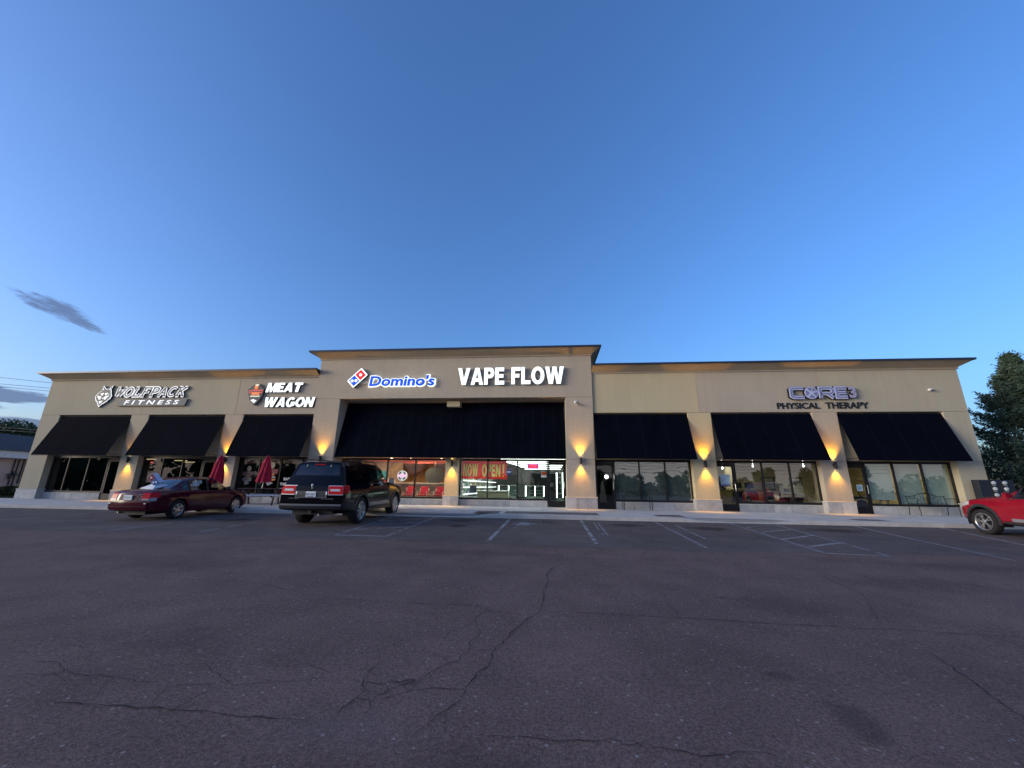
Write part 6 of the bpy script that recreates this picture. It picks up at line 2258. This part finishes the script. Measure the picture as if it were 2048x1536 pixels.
box_part('lit_tube', emis('sign red', (1.0, 0.05, 0.05), .6), t, -21.38, -21.22, .44, .454, 2.545, 2.595)
for i, x in enumerate((-25.9, -24.2, -20.4)):
    t = thing('exercise_rack', 'black exercise rack, %s in the dark fitness shop' % ('leftmost', 'second from the left', 'behind the burgundy sedan')[i], 'rack', (x, 3.5, .62))
    for dx in (-.55, .55):
        for dy in (0, .9):
            box_part('upright', DARKP, t, x + dx - .035, x + dx + .035, 3.5 + dy, 3.57 + dy, .62, 2.75)
    box_part('crossbeam', DARKP, t, x - .52, x + .52, 3.5, 3.57, 2.66, 2.74)
    MB().tube([(x - .9, 3.45, 1.75), (x + .9, 3.45, 1.75)], .016, 8).build('bar', STEEL, t)
    for dx in (-.8, .8):
        MB().lathe([(.21, -.02), (.22, 0), (.21, .02)], 18, Matrix.Translation((x + dx, 3.45, 1.75)) @ Matrix.Rotation(R(90), 4, 'Y')).build('weight_plate', RUBBER, t)

# --- therapy clinic
t = thing('poster_sign', 'cream EGO poster board standing in the clinic window', 'poster', (10.95, .75, 1.2))
box_part('board', mat('poster cream', (0.66, 0.55, 0.38), .7, var=.06), t, 10.62, 11.62, .76, .79, 1.26, 1.78)
text_line('EGO', 10.78, 11.12, 1.50, 1.64, .752, .006, mat('poster brown', (0.10, 0.06, 0.04), .7), t, .03, 0)
for xa, xb in ((10.72, 10.86), (10.90, 10.96), (11.02, 11.14), (11.18, 11.30)):
    box_part('small_print', MATS['poster brown'], t, xa, xb, .754, .7585, 1.36, 1.40)
box_part('support', DARKP, t, 11.05, 11.08, .78, .81, .62, 1.3)
t = thing('reception_desk', 'mustard reception desk across the clinic window', 'desk', (9.6, 3.2, .62))
box_part('front', W_YEL, t, 8.6, 11.2, 3.1, 3.2, .62, 1.52)
box_part('desk_top', mat('desk top grey', (0.25, 0.24, 0.2), .4), t, 8.55, 11.25, 3.0, 3.8, 1.521, 1.56)
for i, x in enumerate((9.0, 9.9, 10.5)):
    t = thing('monitor', 'dark computer monitor, %s on the reception desk' % ('leftmost', 'middle one', 'rightmost')[i], 'monitor', (x, 3.4, 1.56))
    box_part('screen', DARKP, t, x - .22, x + .22, 3.4, 3.43, 1.64, 1.92)
    box_part('stand', DARKP, t, x - .03, x + .03, 3.41, 3.45, 1.561, 1.66)
for i, x in enumerate((9.15, 9.95)):
    t = thing('column', 'pale clinic column, %s of two behind the desk' % ('left', 'right')[i], 'column', (x, 4.3, .62))
    box_part('shaft', W_CREAM, t, x - .14, x + .14, 4.3, 4.55, .62, 3.19)
    box_part('base', WHITEP, t, x - .16, x + .16, 4.28, 4.57, .62, .74)
for i, (x, z, w_) in enumerate([(8.9, 1.9, .3), (10.0, 2.0, .36), (11.0, 1.95, .5), (11.7, 2.0, .3), (14.3, 1.95, .4), (16.0, 1.95, .4)]):
    t = thing('picture', 'framed picture on the clinic rear wall, %s from the left' % NUM[i], 'picture', (x, 8.9, z - .3))
    box_part('picture_frame', DARKP, t, x - w_, x + w_, 8.90, 8.935, z - .42, z + .42)
    box_part('print', mat('pale print', (0.5, 0.5, 0.46), .6, var=.3, vscale=6), t, x - w_ + .06, x + w_ - .06, 8.885, 8.899, z - .36, z + .36)


def lobby_chair(x, y, lab, rz=0.0):
    t = thing('lobby_chair', lab, 'chair', (x, y, .62), 'black lobby chairs in the clinic', rot=(0, 0, R(rz)))
    box = MB().box(-.25, .25, -.25, .22, .38, .47).build('seat', mat('black vinyl', (0.012, 0.012, 0.018), .45), t, .02)
    MB().hexa([(-.26, .2, .48), (.26, .2, .48), (.26, .26, .48), (-.26, .26, .48), (-.24, .28, .86), (.24, .28, .86), (.24, .33, .86), (-.24, .33, .86)]).build('backrest', MATS['black vinyl'], t, .018)
    for sx in (-.22, .22):
        for sy in (-.2, .2):
            MB().tube([(sx, sy, 0), (sx, sy, .38)], .014, 6).build('leg', DARKP, t)


for i, x in enumerate((8.95, 9.55, 10.2, 10.9, 11.5)):
    lobby_chair(x, 1.35, 'black lobby chair in the clinic window, %s from the left' % ('first', 'second', 'third', 'fourth', 'fifth')[i], 180 + (i - 2) * 6)
for i, (x, y) in enumerate([(8.35, 1.2), (9.72, 1.1), (12.0, 1.1)]):
    t = thing('clinic_spot', 'small white spot lamp, %s in the clinic window' % ('above the door', 'middle one', 'rightmost one')[i], 'lamp', (x, y, 2.6))
    z = (2.55, 2.66, 2.68)[i]
    MB().lathe([(.002, -.035), (.03, -.02), (.035, .0), (.02, .05), (.008, .06), (.008, 3.2 - z)], 12, Matrix.Translation((x, y, z))).build('bulb', emis('spot bulb', (1, .96, .85), 3.0), t, smooth=50)
t = thing('treatment_table', 'black padded treatment table in the clinic window above the iron bench', 'table', (15.5, 2.6, .62))
box_part('cushion', MATS['black vinyl'], t, 14.6, 16.6, 2.4, 3.0, 1.20, 1.32, .02)
for x in (14.75, 16.4):
    for y in (2.45, 2.92):
        box_part('leg', STEEL, t, x, x + .05, y, y + .05, .62, 1.2)
t = thing('exercise_bike', 'dark exercise bike seen below the lowered clinic blind', 'exercise bike', (14.7, 1.6, .62))
MB().tube([(14.4, 1.6, .68), (15.1, 1.6, .68)], .03, 8).build('base', DARKP, t)
MB().tube([(14.5, 1.6, .68), (14.62, 1.6, 1.35), (14.5, 1.6, 1.5)], .025, 8).build('handlebar_post', DARKP, t)
MB().tube([(15.0, 1.6, .68), (14.92, 1.6, 1.2)], .025, 8).build('seat_post', DARKP, t)
box_part('saddle', DARKP, t, 14.8, 15.08, 1.5, 1.7, 1.2, 1.26, .02)
MB().lathe([(.24, -.04), (.26, 0), (.24, .04)], 20, Matrix.Translation((14.6, 1.6, .95)) @ Matrix.Rotation(R(90), 4, 'X')).build('flywheel', DARKP, t)
BL = mat('sage roller blind', (0.58, 0.64, 0.55), .85, var=.05, vscale=2)
for i, (a, b, z) in enumerate([(14.16, 15.23, 1.22), (15.31, 16.41, 1.06), (16.49, 17.54, 1.05)]):
    t = thing('roller_blind', 'pale sage roller blind lowered, %s in the far right shop window' % ('left one', 'middle one', 'right one')[i], 'blind', (a, .45, z))
    box_part('cloth', BL, t, a, b, .455, .460, z, 2.80)
    MB().tube([(a, .457, z), (b, .457, z)], .012, 8).build('hem_bar', WHITEP, t)
    MB().tube([(a, .457, 2.80), (b, .457, 2.80)], .025, 10).build('roller', WHITEP, t)
t = thing('door_notice', 'pale paper notice taped on the far right shop door', 'notice', (13.75, .33, 1.6))
box_part('sheet', mat('notice paper', (0.55, 0.68, 0.70), .7, var=.08), t, 13.62, 13.86, .328, .331, 1.58, 1.85)
box_part('print_block', mat('notice print', (0.25, 0.42, 0.48), .7, var=.3, vscale=20), t, 13.66, 13.82, .3255, .3275, 1.64, 1.80)
t = thing('door_poster', 'pale blue poster on the clinic door left of the EGO board', 'poster', (8.05, .33, 1.7))
box_part('sheet', mat('poster blue', (0.42, 0.55, 0.62), .6, var=.2, vscale=5), t, 7.84, 8.27, .328, .331, 1.72, 2.22)
box_part('print_block', mat('poster violet', (0.16, 0.14, 0.28), .6, var=.3), t, 7.86, 8.25, .3255, .3275, 1.72, 1.80)

# ================================================================== ON THE PAVEMENT
UMB = mat('red umbrella cloth', (0.38, 0.006, 0.032), .85, var=.2, vscale=4, fine=.06, fscale=60)


def umbrella(x, y, z0, z1, z2, label, tilt):
    t = thing('closed_umbrella', label, 'umbrella', (x, y, z0), 'closed red umbrellas on the pavement')
    n, m_ = 64, 16
    P = []
    for j in range(m_ + 1):
        v = j / m_
        z = z2 - (z2 - z1) * v
        if v < .15:
            r_ = .035 + .10 * (v / .15) ** .7
        else:
            r_ = .135 + .16 * (v - .15) / .85 - (.03 if v < .2 else 0)
        row = []
        for k in range(n + 1):
            a = 2 * math.pi * k / n
            rr_ = r_ * (1 + .34 * (abs(math.cos(4 * a + 1.2 * v)) - .6) * min(1, v * 3)) + .016 * math.sin(3 * a + 9 * v)
            row.append((x + tilt * (z - z1) + rr_ * math.cos(a), y + rr_ * math.sin(a), z + .03 * math.cos(8 * a) * v))
        P.append(row)
    MB().grid(P).build('cloth', UMB, t, smooth=70, merge=True)
    MB().lathe([(.03, 0), (.03, .04), (.012, .08), (.002, .09)], 10, Matrix.Translation((x + tilt * (z2 - z1), y, z2 - .02))).build('finial', UMB, t, smooth=40)
    MB().tube([(x - tilt * (z1 - z0), y, z0), (x + tilt * (z2 - z1) * .8, y, z2 - .2)], .02, 8).build('pole', STEEL, t)
    MB().tube([(x + .27 * math.cos(R(8 * i)), y + .27 * math.sin(R(8 * i)), z1 + .34 + .0 * i) for i in range(46)], .008, 5).build('strap', UMB, t)
    return t


umbrella(-15.6, -1.55, .61, 1.52, 2.80, 'closed red umbrella behind the burgundy sedan', .05)
umbrella(-13.35, -1.35, 1.33, 1.62, 2.80, 'closed red umbrella standing in the picnic table', .04)
BRN = mat('brown recycled board', (0.075, 0.035, 0.03), .6, var=.2, vscale=6)
WHB = mat('white bench board', (0.62, 0.64, 0.66), .5, var=.06)


def picnic(x, y, rz, label, full=True):
    t = thing('picnic_table', label, 'picnic table', (x, y, swz(y)), 'picnic tables on the pavement', rot=(0, 0, R(rz)))
    for k in range(5):
        w_ = .15
        MB().box(-.9, .9, -.385 + k * .156, -.385 + k * .156 + w_ - .008, .70, .74).build('top_board', BRN, t, .004)
    for s in (-1, 1):
        for k in range(2):
            a = s * .72 + (k - 1) * .14
            MB().box(-.9, .9, a + .004, a + .136, .42, .46).build('seat_board', WHB, t, .004)
        MB().box(-.85, .85, min(s * .56, s * .59), max(s * .56, s * .59), .36, .419).build('seat_apron', WHB, t, .003)
    for e in (-.62, .62):
        for s in (-1, 1):
            MB().bar((e, s * .28, .70), (e, s * .66, 0.0), .05, .11, (0, 1, 0)).build('leg', BRN, t)
        MB().box(e - .055, e - .028, -.80, .80, .34, .42).build('cross_beam', BRN, t)
        MB().box(e - .055, e - .028, -.36, .36, .62, .699).build('cross_beam', BRN, t)
    return t


picnic(-13.35, -1.35, 24, 'brown picnic table with white benches between the sedan and the SUV')
picnic(-15.75, -1.55, 8, 'picnic table mostly hidden behind the burgundy sedan')

IRON = mat('black wrought iron', (0.02, 0.022, 0.022), .55, metal=.3, var=.15)


def plain_bench(x0, x1, y, label):
    t = thing('bench', label, 'bench', ((x0 + x1) / 2, y, swz(y)))
    z = swz(y)
    for k in range(4):
        MB().box(x0, x1, y - .22 + k * .11, y - .22 + k * .11 + .07, z + .44, z + .455).build('seat_slat', IRON, t)
    for x in (x0 + .04, x1 - .04):
        MB().tube([(x, y - .2, z), (x, y - .2, z + .44)], .016, 6).build('leg', IRON, t)
        MB().tube([(x, y + .22, z), (x, y + .2, z + .45), (x, y + .27, z + .84)], .016, 6).build('leg', IRON, t)
        MB().tube([(x, y - .2, z + .44), (x, y - .2, z + .63), (x, y + .22, z + .65)], .013, 6).build('arm', IRON, t)
    for k in range(5):
        zz = .56 + .065 * k
        MB().tube([(x0 + .04, y + .215 + zz * .06, z + zz), (x1 - .04, y + .215 + zz * .06, z + zz)], .009, 6).build('back_slat', IRON, t)
    return t


plain_bench(3.26, 4.55, -.25, 'black slatted metal bench below the mirrored empty shop window')


def scroll_bench(x0, x1, y, label):
    t = thing('bench', label, 'bench', ((x0 + x1) / 2, y, swz(y)))
    z = swz(y)
    n = 16
    top = [(x0 + (x1 - x0) * i / n, y + .30, z + .78 + .10 * math.sin(math.pi * i / n) ** 2 - .03 * math.sin(3 * math.pi * i / n)) for i in range(n + 1)]
    MB().tube(top, .014, 6).build('top_rail', IRON, t)
    MB().tube([(x0, y + .24, z + .48), (x1, y + .24, z + .48)], .011, 6).build('back_rail', IRON, t)
    for i in range(1, 8):
        xa = x0 + (x1 - x0) * i / 8
        zt = top[i * 2][2]
        MB().tube([(xa, y + .24, z + .48), (xa + .05 * (-1) ** i, y + .27, z + .62), (xa - .03 * (-1) ** i, y + .29, (zt + z + .6) / 2), (xa, y + .30, zt)], .007, 5).build('back_scroll', IRON, t)
    for i in range(3):
        cx = x0 + (x1 - x0) * (i + 1) / 4
        MB().tube([(cx + .11 * math.cos(R(a)), y + .275, z + .64 + .11 * math.sin(R(a))) for a in range(0, 361, 30)], .007, 5).build('back_scroll', IRON, t)
    for k in range(7):
        yy_ = y - .22 + k * .07
        MB().box(x0, x1, yy_, yy_ + .035, z + .445, z + .457).build('seat_slat', IRON, t)
    for x in (x0 + .03, x1 - .03):
        MB().tube([(x - .02, y - .27, z), (x + .03, y - .22, z + .16), (x, y - .22, z + .44)], .015, 6).build('leg', IRON, t)
        MB().tube([(x + .02, y + .31, z), (x - .02, y + .24, z + .2), (x, y + .23, z + .46), (x, y + .30, z + .80)], .015, 6).build('leg', IRON, t)
        MB().tube([(x, y + .27, z + .68), (x, y - .1, z + .70), (x, y - .24, z + .64), (x, y - .2, z + .56), (x, y - .22, z + .45)], .012, 6).build('arm', IRON, t)
    return t


scroll_bench(15.2, 16.75, -.35, 'black scrolled iron bench below the far right shop window')

t = thing('meter_cabinet', 'black utility cabinet with pale round meters at the right end of the plaza', 'utility cabinet', (18.5, -.3, swz(-.3)))
CAB = mat('cabinet black', (0.012, 0.016, 0.022), .45, var=.15)
MB().box(17.86, 19.2, -.42, -.14, 1.24, 2.10).build('cabinet', CAB, t, .01)
for x in (17.95, 19.05):
    box_part('post', CAB, t, x, x + .06, -.3, -.24, .6, 1.239)
MET = mat('meter glass', (0.42, 0.46, 0.46), .25, var=.4, vscale=14, coat=.3)
for cx in (18.42, 18.84):
    for cz in (1.98, 1.74, 1.50, 1.32)[: 4 if cx < 18.6 else 3]:
        o = MB().lathe([(.075, 0), (.075, .03), (.062, .06), (.03, .075), (.002, .078)], 16, Matrix.Translation((cx, -.42, cz)) @ Matrix.Rotation(R(90), 4, 'X')).build('meter', MET, t, smooth=40)
        MB().box(cx - .07, cx + .07, -.445, -.421, cz - .125, cz - .095).build('meter_tag', STEEL, t)


# ================================================================== GREENERY, NEIGHBOUR, WIRES
LEAF_E = mat('evergreen foliage', (0.060, 0.092, 0.060), .75, var=.45, vscale=2.6, spec=.2, fine=.25, fscale=9)
LEAF_D = mat('broadleaf foliage', (0.062, 0.088, 0.045), .75, var=.45, vscale=.9, spec=.2, fine=.25, fscale=6)
BARK = mat('bark', (0.07, 0.055, 0.045), .9, var=.25, vscale=8, bump=.5, bscale=30)


def leaf_mesh(name, centers, normals_spread, size, seed, elong=1.8):
    """one quad per centre, randomly turned"""
    g = np.random.default_rng(seed)
    n = len(centers)
    a = g.normal(size=(n, 3))
    a[:, 2] *= normals_spread
    a /= np.linalg.norm(a, axis=1, keepdims=True)
    b = g.normal(size=(n, 3))
    b -= (b * a).sum(1, keepdims=True) * a
    b /= np.linalg.norm(b, axis=1, keepdims=True)
    s = size * g.uniform(.6, 1.4, (n, 1))
    a, b = a * s * elong / 2, b * s / 2
    v = np.stack([centers - a, centers + b, centers + a, centers - b], 1).reshape(-1, 3)
    me = bpy.data.meshes.new(name)
    me.vertices.add(4 * n)
    me.vertices.foreach_set('co', v.ravel().astype(np.float32))
    me.loops.add(4 * n)
    me.loops.foreach_set('vertex_index', np.arange(4 * n, dtype=np.int32))
    me.polygons.add(n)
    me.polygons.foreach_set('loop_start', np.arange(0, 4 * n, 4, dtype=np.int32))
    me.polygons.foreach_set('loop_total', np.full(n, 4, dtype=np.int32))
    me.update(calc_edges=True)
    return me


def evergreen(x, y, z0, h, r, label, n, seed):
    """dense conical evergreen: sprays of foliage on short upswept branches"""
    t = thing('evergreen_tree', label, 'tree', (x, y, z0), 'evergreen trees at the right end')
    MB().tube([(x, y, z0), (x + .1, y, z0 + h * .5), (x, y, z0 + h * .97)], [.22, .14, .02], 8).build('trunk', BARK, t, smooth=40)
    g = np.random.default_rng(seed)
    nb = int(n / 90)
    br = MB()
    cs = []
    for i in range(nb):
        f = g.uniform(0, 1) ** .8
        zz = z0 + .25 + (h - .3) * f
        prof = r * (1 - f) ** .95 * (1.0 if f > .08 else .8) * (1 + .10 * math.sin(5 * f * 6.28 + seed) + .09 * math.sin(13 * f * 6.28))
        a = g.uniform(0, 6.283)
        rad = prof * (.42 + .66 * g.uniform(0, 1) ** .6) * (1 + .12 * math.sin(3 * a + seed) + .08 * math.sin(7 * a))
        tip = np.array([x + rad * math.cos(a), y + rad * math.sin(a), zz + .34 * rad])
        root = np.array([x + rad * .25 * math.cos(a), y + rad * .25 * math.sin(a), zz - .25 * rad])
        if i % 9 == 0:
            br.tube([tuple(root), tuple(tip)], [.03, .008], 4, False)
        k = 90
        u = g.uniform(.35, 1.12, (k, 1))
        c = root + (tip - root) * u + g.normal(scale=(.15, .15, .12), size=(k, 3)) * (1.5 - u)
        cs.append(c)
    br.build('branches', BARK, t, kind='stuff')
    me = leaf_mesh('crown', np.vstack(cs), .7, .05, seed, 3.2)
    link('crown', me, LEAF_E, t)
    return t


evergreen(24.5, 3.2, .4, 8.3, 3.7, 'tall dense evergreen right of the plaza, nearest the wall', 70000, 5)
evergreen(29.5, 6.5, .4, 8.8, 3.2, 'second evergreen further right, almost out of the picture', 12000, 9)


def broadleaf(x, y, z0, h, r, label, n, seed, group):
    t = thing('broadleaf_tree', label, 'tree', (x, y, z0), group)
    tr = MB().tube([(x, y, z0), (x + .15, y, z0 + h * .3), (x, y + .1, z0 + h * .62)], [.3, .22, .1], 8)
    g = np.random.default_rng(seed)
    cs = []
    for i in range(34):
        a, e = g.uniform(0, 6.283), g.uniform(-.35, 1.0)
        d = r * g.uniform(.45, .95)
        c = np.array([x + d * math.cos(a) * math.cos(e), y + d * math.sin(a) * math.cos(e), z0 + h * .58 + d * math.sin(e) * (h * .42 / r)])
        if i % 4 == 0:
            tr.tube([(x, y, z0 + h * .42), tuple(c)], [.09, .02], 5, False)
        q = g.normal(size=(n // 34, 3))
        q /= np.linalg.norm(q, axis=1, keepdims=True)
        cs.append(c + q * (r * .34) * g.uniform(.3, 1, (n // 34, 1)) ** .4 * np.array([1, 1, .75]))
    tr.build('trunk', BARK, t, smooth=40)
    link('crown', leaf_mesh('crown', np.vstack(cs), .8, .24, seed, 1.5), LEAF_D, t)
    return t


lt = ['leafy dark tree behind the low neighbour, leftmost in view', 'leafy dark tree behind the low neighbour, closest to the plaza corner', 'lower leafy tree tucked behind the plaza corner', 'leafy tree beyond the left picture edge']
for i, (x, y, h, r) in enumerate([(-81, 30, 10.0, 5.6), (-73.5, 29, 9.0, 4.6), (-68.5, 31, 8.0, 4.0), (-90, 31, 10.5, 6.0)]):
    broadleaf(x, y, .4, h, r, lt[i], 7000, 30 + i, 'trees behind the neighbour')

# wood across the road behind the camera: one far mass, mirrored in the shop glass
g = np.random.default_rng(77)
cs = []
tr = MB()
spots = [(-95 + 11.5 * i + g.uniform(-3, 3), -82 + g.uniform(-6, 6)) for i in range(17)] + [(-66 + g.uniform(-4, 4), -44 + 9 * i) for i in range(6)] + [(92 + g.uniform(-4, 4), -44 + 11 * i) for i in range(5)]
for (x, y) in spots:
    h, r = g.uniform(3.8, 7.4) + (2.5 if x < -55 else 0), g.uniform(3.4, 5.4)
    tr.tube([(x, y, -.4), (x, y, h * .6)], [.3, .1], 6)
    sx_, sy_ = g.uniform(.7, 1.5), g.uniform(.7, 1.2)
    for k in range(20):
        a, e, d = g.uniform(0, 6.283), g.uniform(-.7, 1.1), r * g.uniform(.3, 1.2)
        c = np.array([x + sx_ * d * math.cos(a) * math.cos(e), y + d * math.sin(a) * math.cos(e), h * .52 + d * math.sin(e) * (h * .46 / r)])
        q = g.normal(size=(70, 3))
        q /= np.linalg.norm(q, axis=1, keepdims=True)
        cs.append(c + q * r * g.uniform(.16, .40) * g.uniform(.2, 1, (70, 1)) ** .4)
    for k in range(8):      # undergrowth
        c = np.array([x + g.uniform(-6, 6), y + g.uniform(-2, 2), .8])
        q = g.normal(size=(50, 3))
        cs.append(c + q * np.array([1.2, .8, .7]))
wood = link('roadside_wood', leaf_mesh('roadside_wood', np.vstack(cs), .8, .62, 78, 1.4), LEAF_D, None, 'stuff')
tag(wood, 'leafy roadside wood behind the viewer, mirrored in the shop windows', 'wood')
tk = tr.build('wood_trunks', BARK, wood, kind='stuff')

POLE = mat('weathered pole timber', (0.12, 0.10, 0.08), .9, var=.2, vscale=3)
WIRE = mat('black cable', (0.01, 0.01, 0.012), .6)
for i, x in enumerate((-42, -6, 30)):
    t = thing('utility_pole', 'timber utility pole across the road, mirrored in shop glass, %s' % ('west one', 'middle one', 'east one')[i], 'utility pole', (x, -64, -.22), 'utility poles across the road')
    MB().tube([(x, -64, -.25), (x, -64, 8.6)], [.17, .11], 10).build('pole', POLE, t, smooth=40)
    MB().box(x - .06, x + .06, -65.1, -62.9, 7.7, 7.85).build('crossarm', POLE, t)
    for y in (-65, -64.3, -63):
        MB().lathe([(.04, 0), (.06, .05), (.03, .14)], 8, Matrix.Translation((x, y, 7.85))).build('insulator', STEEL, t)


def wire(a, b, sag, r_, label, group):
    a, b = Vector(a), Vector(b)
    n = 24
    pts = [a + (b - a) * (i / n) - Vector((0, 0, sag * 4 * (i / n) * (1 - i / n))) for i in range(n + 1)]
    tag(MB().tube(pts, r_, 5).build('power_line', WIRE), label, 'cable', group)


k = 0
for z, y in ((7.95, -65), (7.95, -64.3), (7.95, -63), (6.9, -64.1), (6.3, -64.1), (5.7, -64.1), (5.0, -64.1)):
    for x0, x1 in ((-78, -42), (-42, -6), (-6, 30), (30, 66)):
        wire((x0, y, z), (x1, y, z - .05), .45, (.045 if z < 7.5 else .03), 'black cable behind the viewer, %s of seven, %s span' % (('top front', 'top middle', 'top rear', 'fourth', 'fifth', 'sixth', 'lowest')[k // 4], ('west', 'mid west', 'mid east', 'east')[k % 4]), 'cables across the road')
        k += 1
for i, (za, zb_, y, lab) in enumerate([(16.9, 10.9, 20, 'thin cable across the left sky, topmost'), (15.45, 10.6, 20, 'thin cable across the left sky, upper of the close pair'), (15.2, 10.3, 20.5, 'thin cable across the left sky, lower of the close pair'), (9.7, 6.1, 21, 'low cable over the neighbour trees, upper one'), (9.3, 5.85, 21, 'low cable over the neighbour trees, lower one')]):
    wire((-98, y, za), (-42, y, zb_), .05, .022 if i < 3 else .03, lab, None)

# low neighbour on the left
NB = thing('neighbour_building', 'low pinkish building with white fascia at the left edge', 'building', (-41, 5, .36))
PINK = mat('pink render', (0.52, 0.42, 0.40), .9, var=.08, vscale=1.2, fine=.05, streak=.1)
FASC = mat('white fascia', (0.68, 0.71, 0.76), .6, var=.05, streak=.08)
SHIN = mat('dark shingles', (0.045, 0.042, 0.045), .95, var=.25, vscale=4)
box_part('wall', PINK, NB, -46, -36, -1, 16, .3, 2.95)
MB().box(-46.5, -35.6, -1.4, 16.4, 2.951, 3.42).build('fascia', FASC, NB, .01)
rf = MB()
rf.add([(-46.6, -1.5, 3.421), (-35.5, -1.5, 3.421), (-35.5, 16.5, 3.421), (-46.6, 16.5, 3.421), (-41, 3, 4.9), (-41, 12, 4.9)],
       [(3, 2, 1, 0), (0, 1, 4), (1, 2, 5, 4), (2, 3, 5), (3, 0, 4, 5)])
rf.build('roof', SHIN, NB)
pg_ = MB()
for (y, z0, z1) in ((4.55, 1.2, 2.9), (4.75, .9, 2.9), (5.0, 1.3, 2.94)):
    pg_.tube([(-35.93, y, z0), (-35.93, y, z1)], .035, 6)
pg_.tube([(-35.93, 4.3, 1.9), (-35.93, 5.0, 1.9)], .03, 6)
pg_.build('gas_pipes', DARKP, NB)
for y, z in ((4.65, 2.0), (4.5, 1.75)):
    MB().lathe([(.1, -.07), (.13, 0), (.1, .07)], 14, Matrix.Translation((-35.88, y, z)) @ Matrix.Rotation(R(90), 4, 'Y')).build('gas_meter', mat('meter grey', (.05, .055, .06), .5), NB)
MB().box(-35.999, -35.93, 5.15, 5.45, 1.2, 2.75).build('service_door', mat('dark service door', (.05, .05, .06), .6), NB)
MB().lathe([(.16, 0), (.20, .05), (.08, .12), (.01, .14)], 14, Matrix.Translation((-35.80, 5.3, 2.42))).build('vent_cap', WHITEP, NB, smooth=40)

# grass and shrubs between the two buildings
GRASS = mat('lawn green', (0.045, 0.068, 0.028), .9, var=.35, vscale=3)
MB().grid([[(x, y, .47 + .03 * math.sin(x * 1.3 + y)) for x in (-36, -34, -32, -30.5, -29)] for y in (.2, 3, 6, 10, 16, 24)]).build('lawn', GRASS, kind='structure')
c = np.column_stack([g.uniform(-35.9, -29.1, 9000), g.uniform(.2, 12, 9000), g.uniform(.49, .56, 9000)])
gr = link('grass', leaf_mesh('grass', c, 2.5, .035, 3, 3.0), GRASS, None, 'stuff')
tag(gr, 'short lawn grass between the plaza and the low neighbour', 'grass')
for i, (y, r_) in enumerate([(3.2, .7), (4.3, .6), (5.2, .55), (6.4, .7)]):
    t = thing('shrub', 'low dark shrub along the pink wall, %s from the front' % ('first', 'second', 'third', 'fourth')[i], 'shrub', (-35.3, y, .47), 'shrubs along the pink wall')
    q = g.normal(size=(1400, 3))
    q /= np.linalg.norm(q, axis=1, keepdims=True)
    ct = np.array([-35.3, y, .47 + r_ * .55]) + q * np.array([.55, r_, r_ * .6]) * g.uniform(.5, 1, (1400, 1)) ** .4
    link('foliage', leaf_mesh('foliage', ct, .8, .09, 50 + i, 1.5), LEAF_D, t)
    MB().tube([(-35.3, y, .45), (-35.3, y, .9)], .03, 6).build('stem', BARK, t)

bpy.data.objects.remove(_FO, do_unlink=True)
bpy.data.curves.remove(_FC)
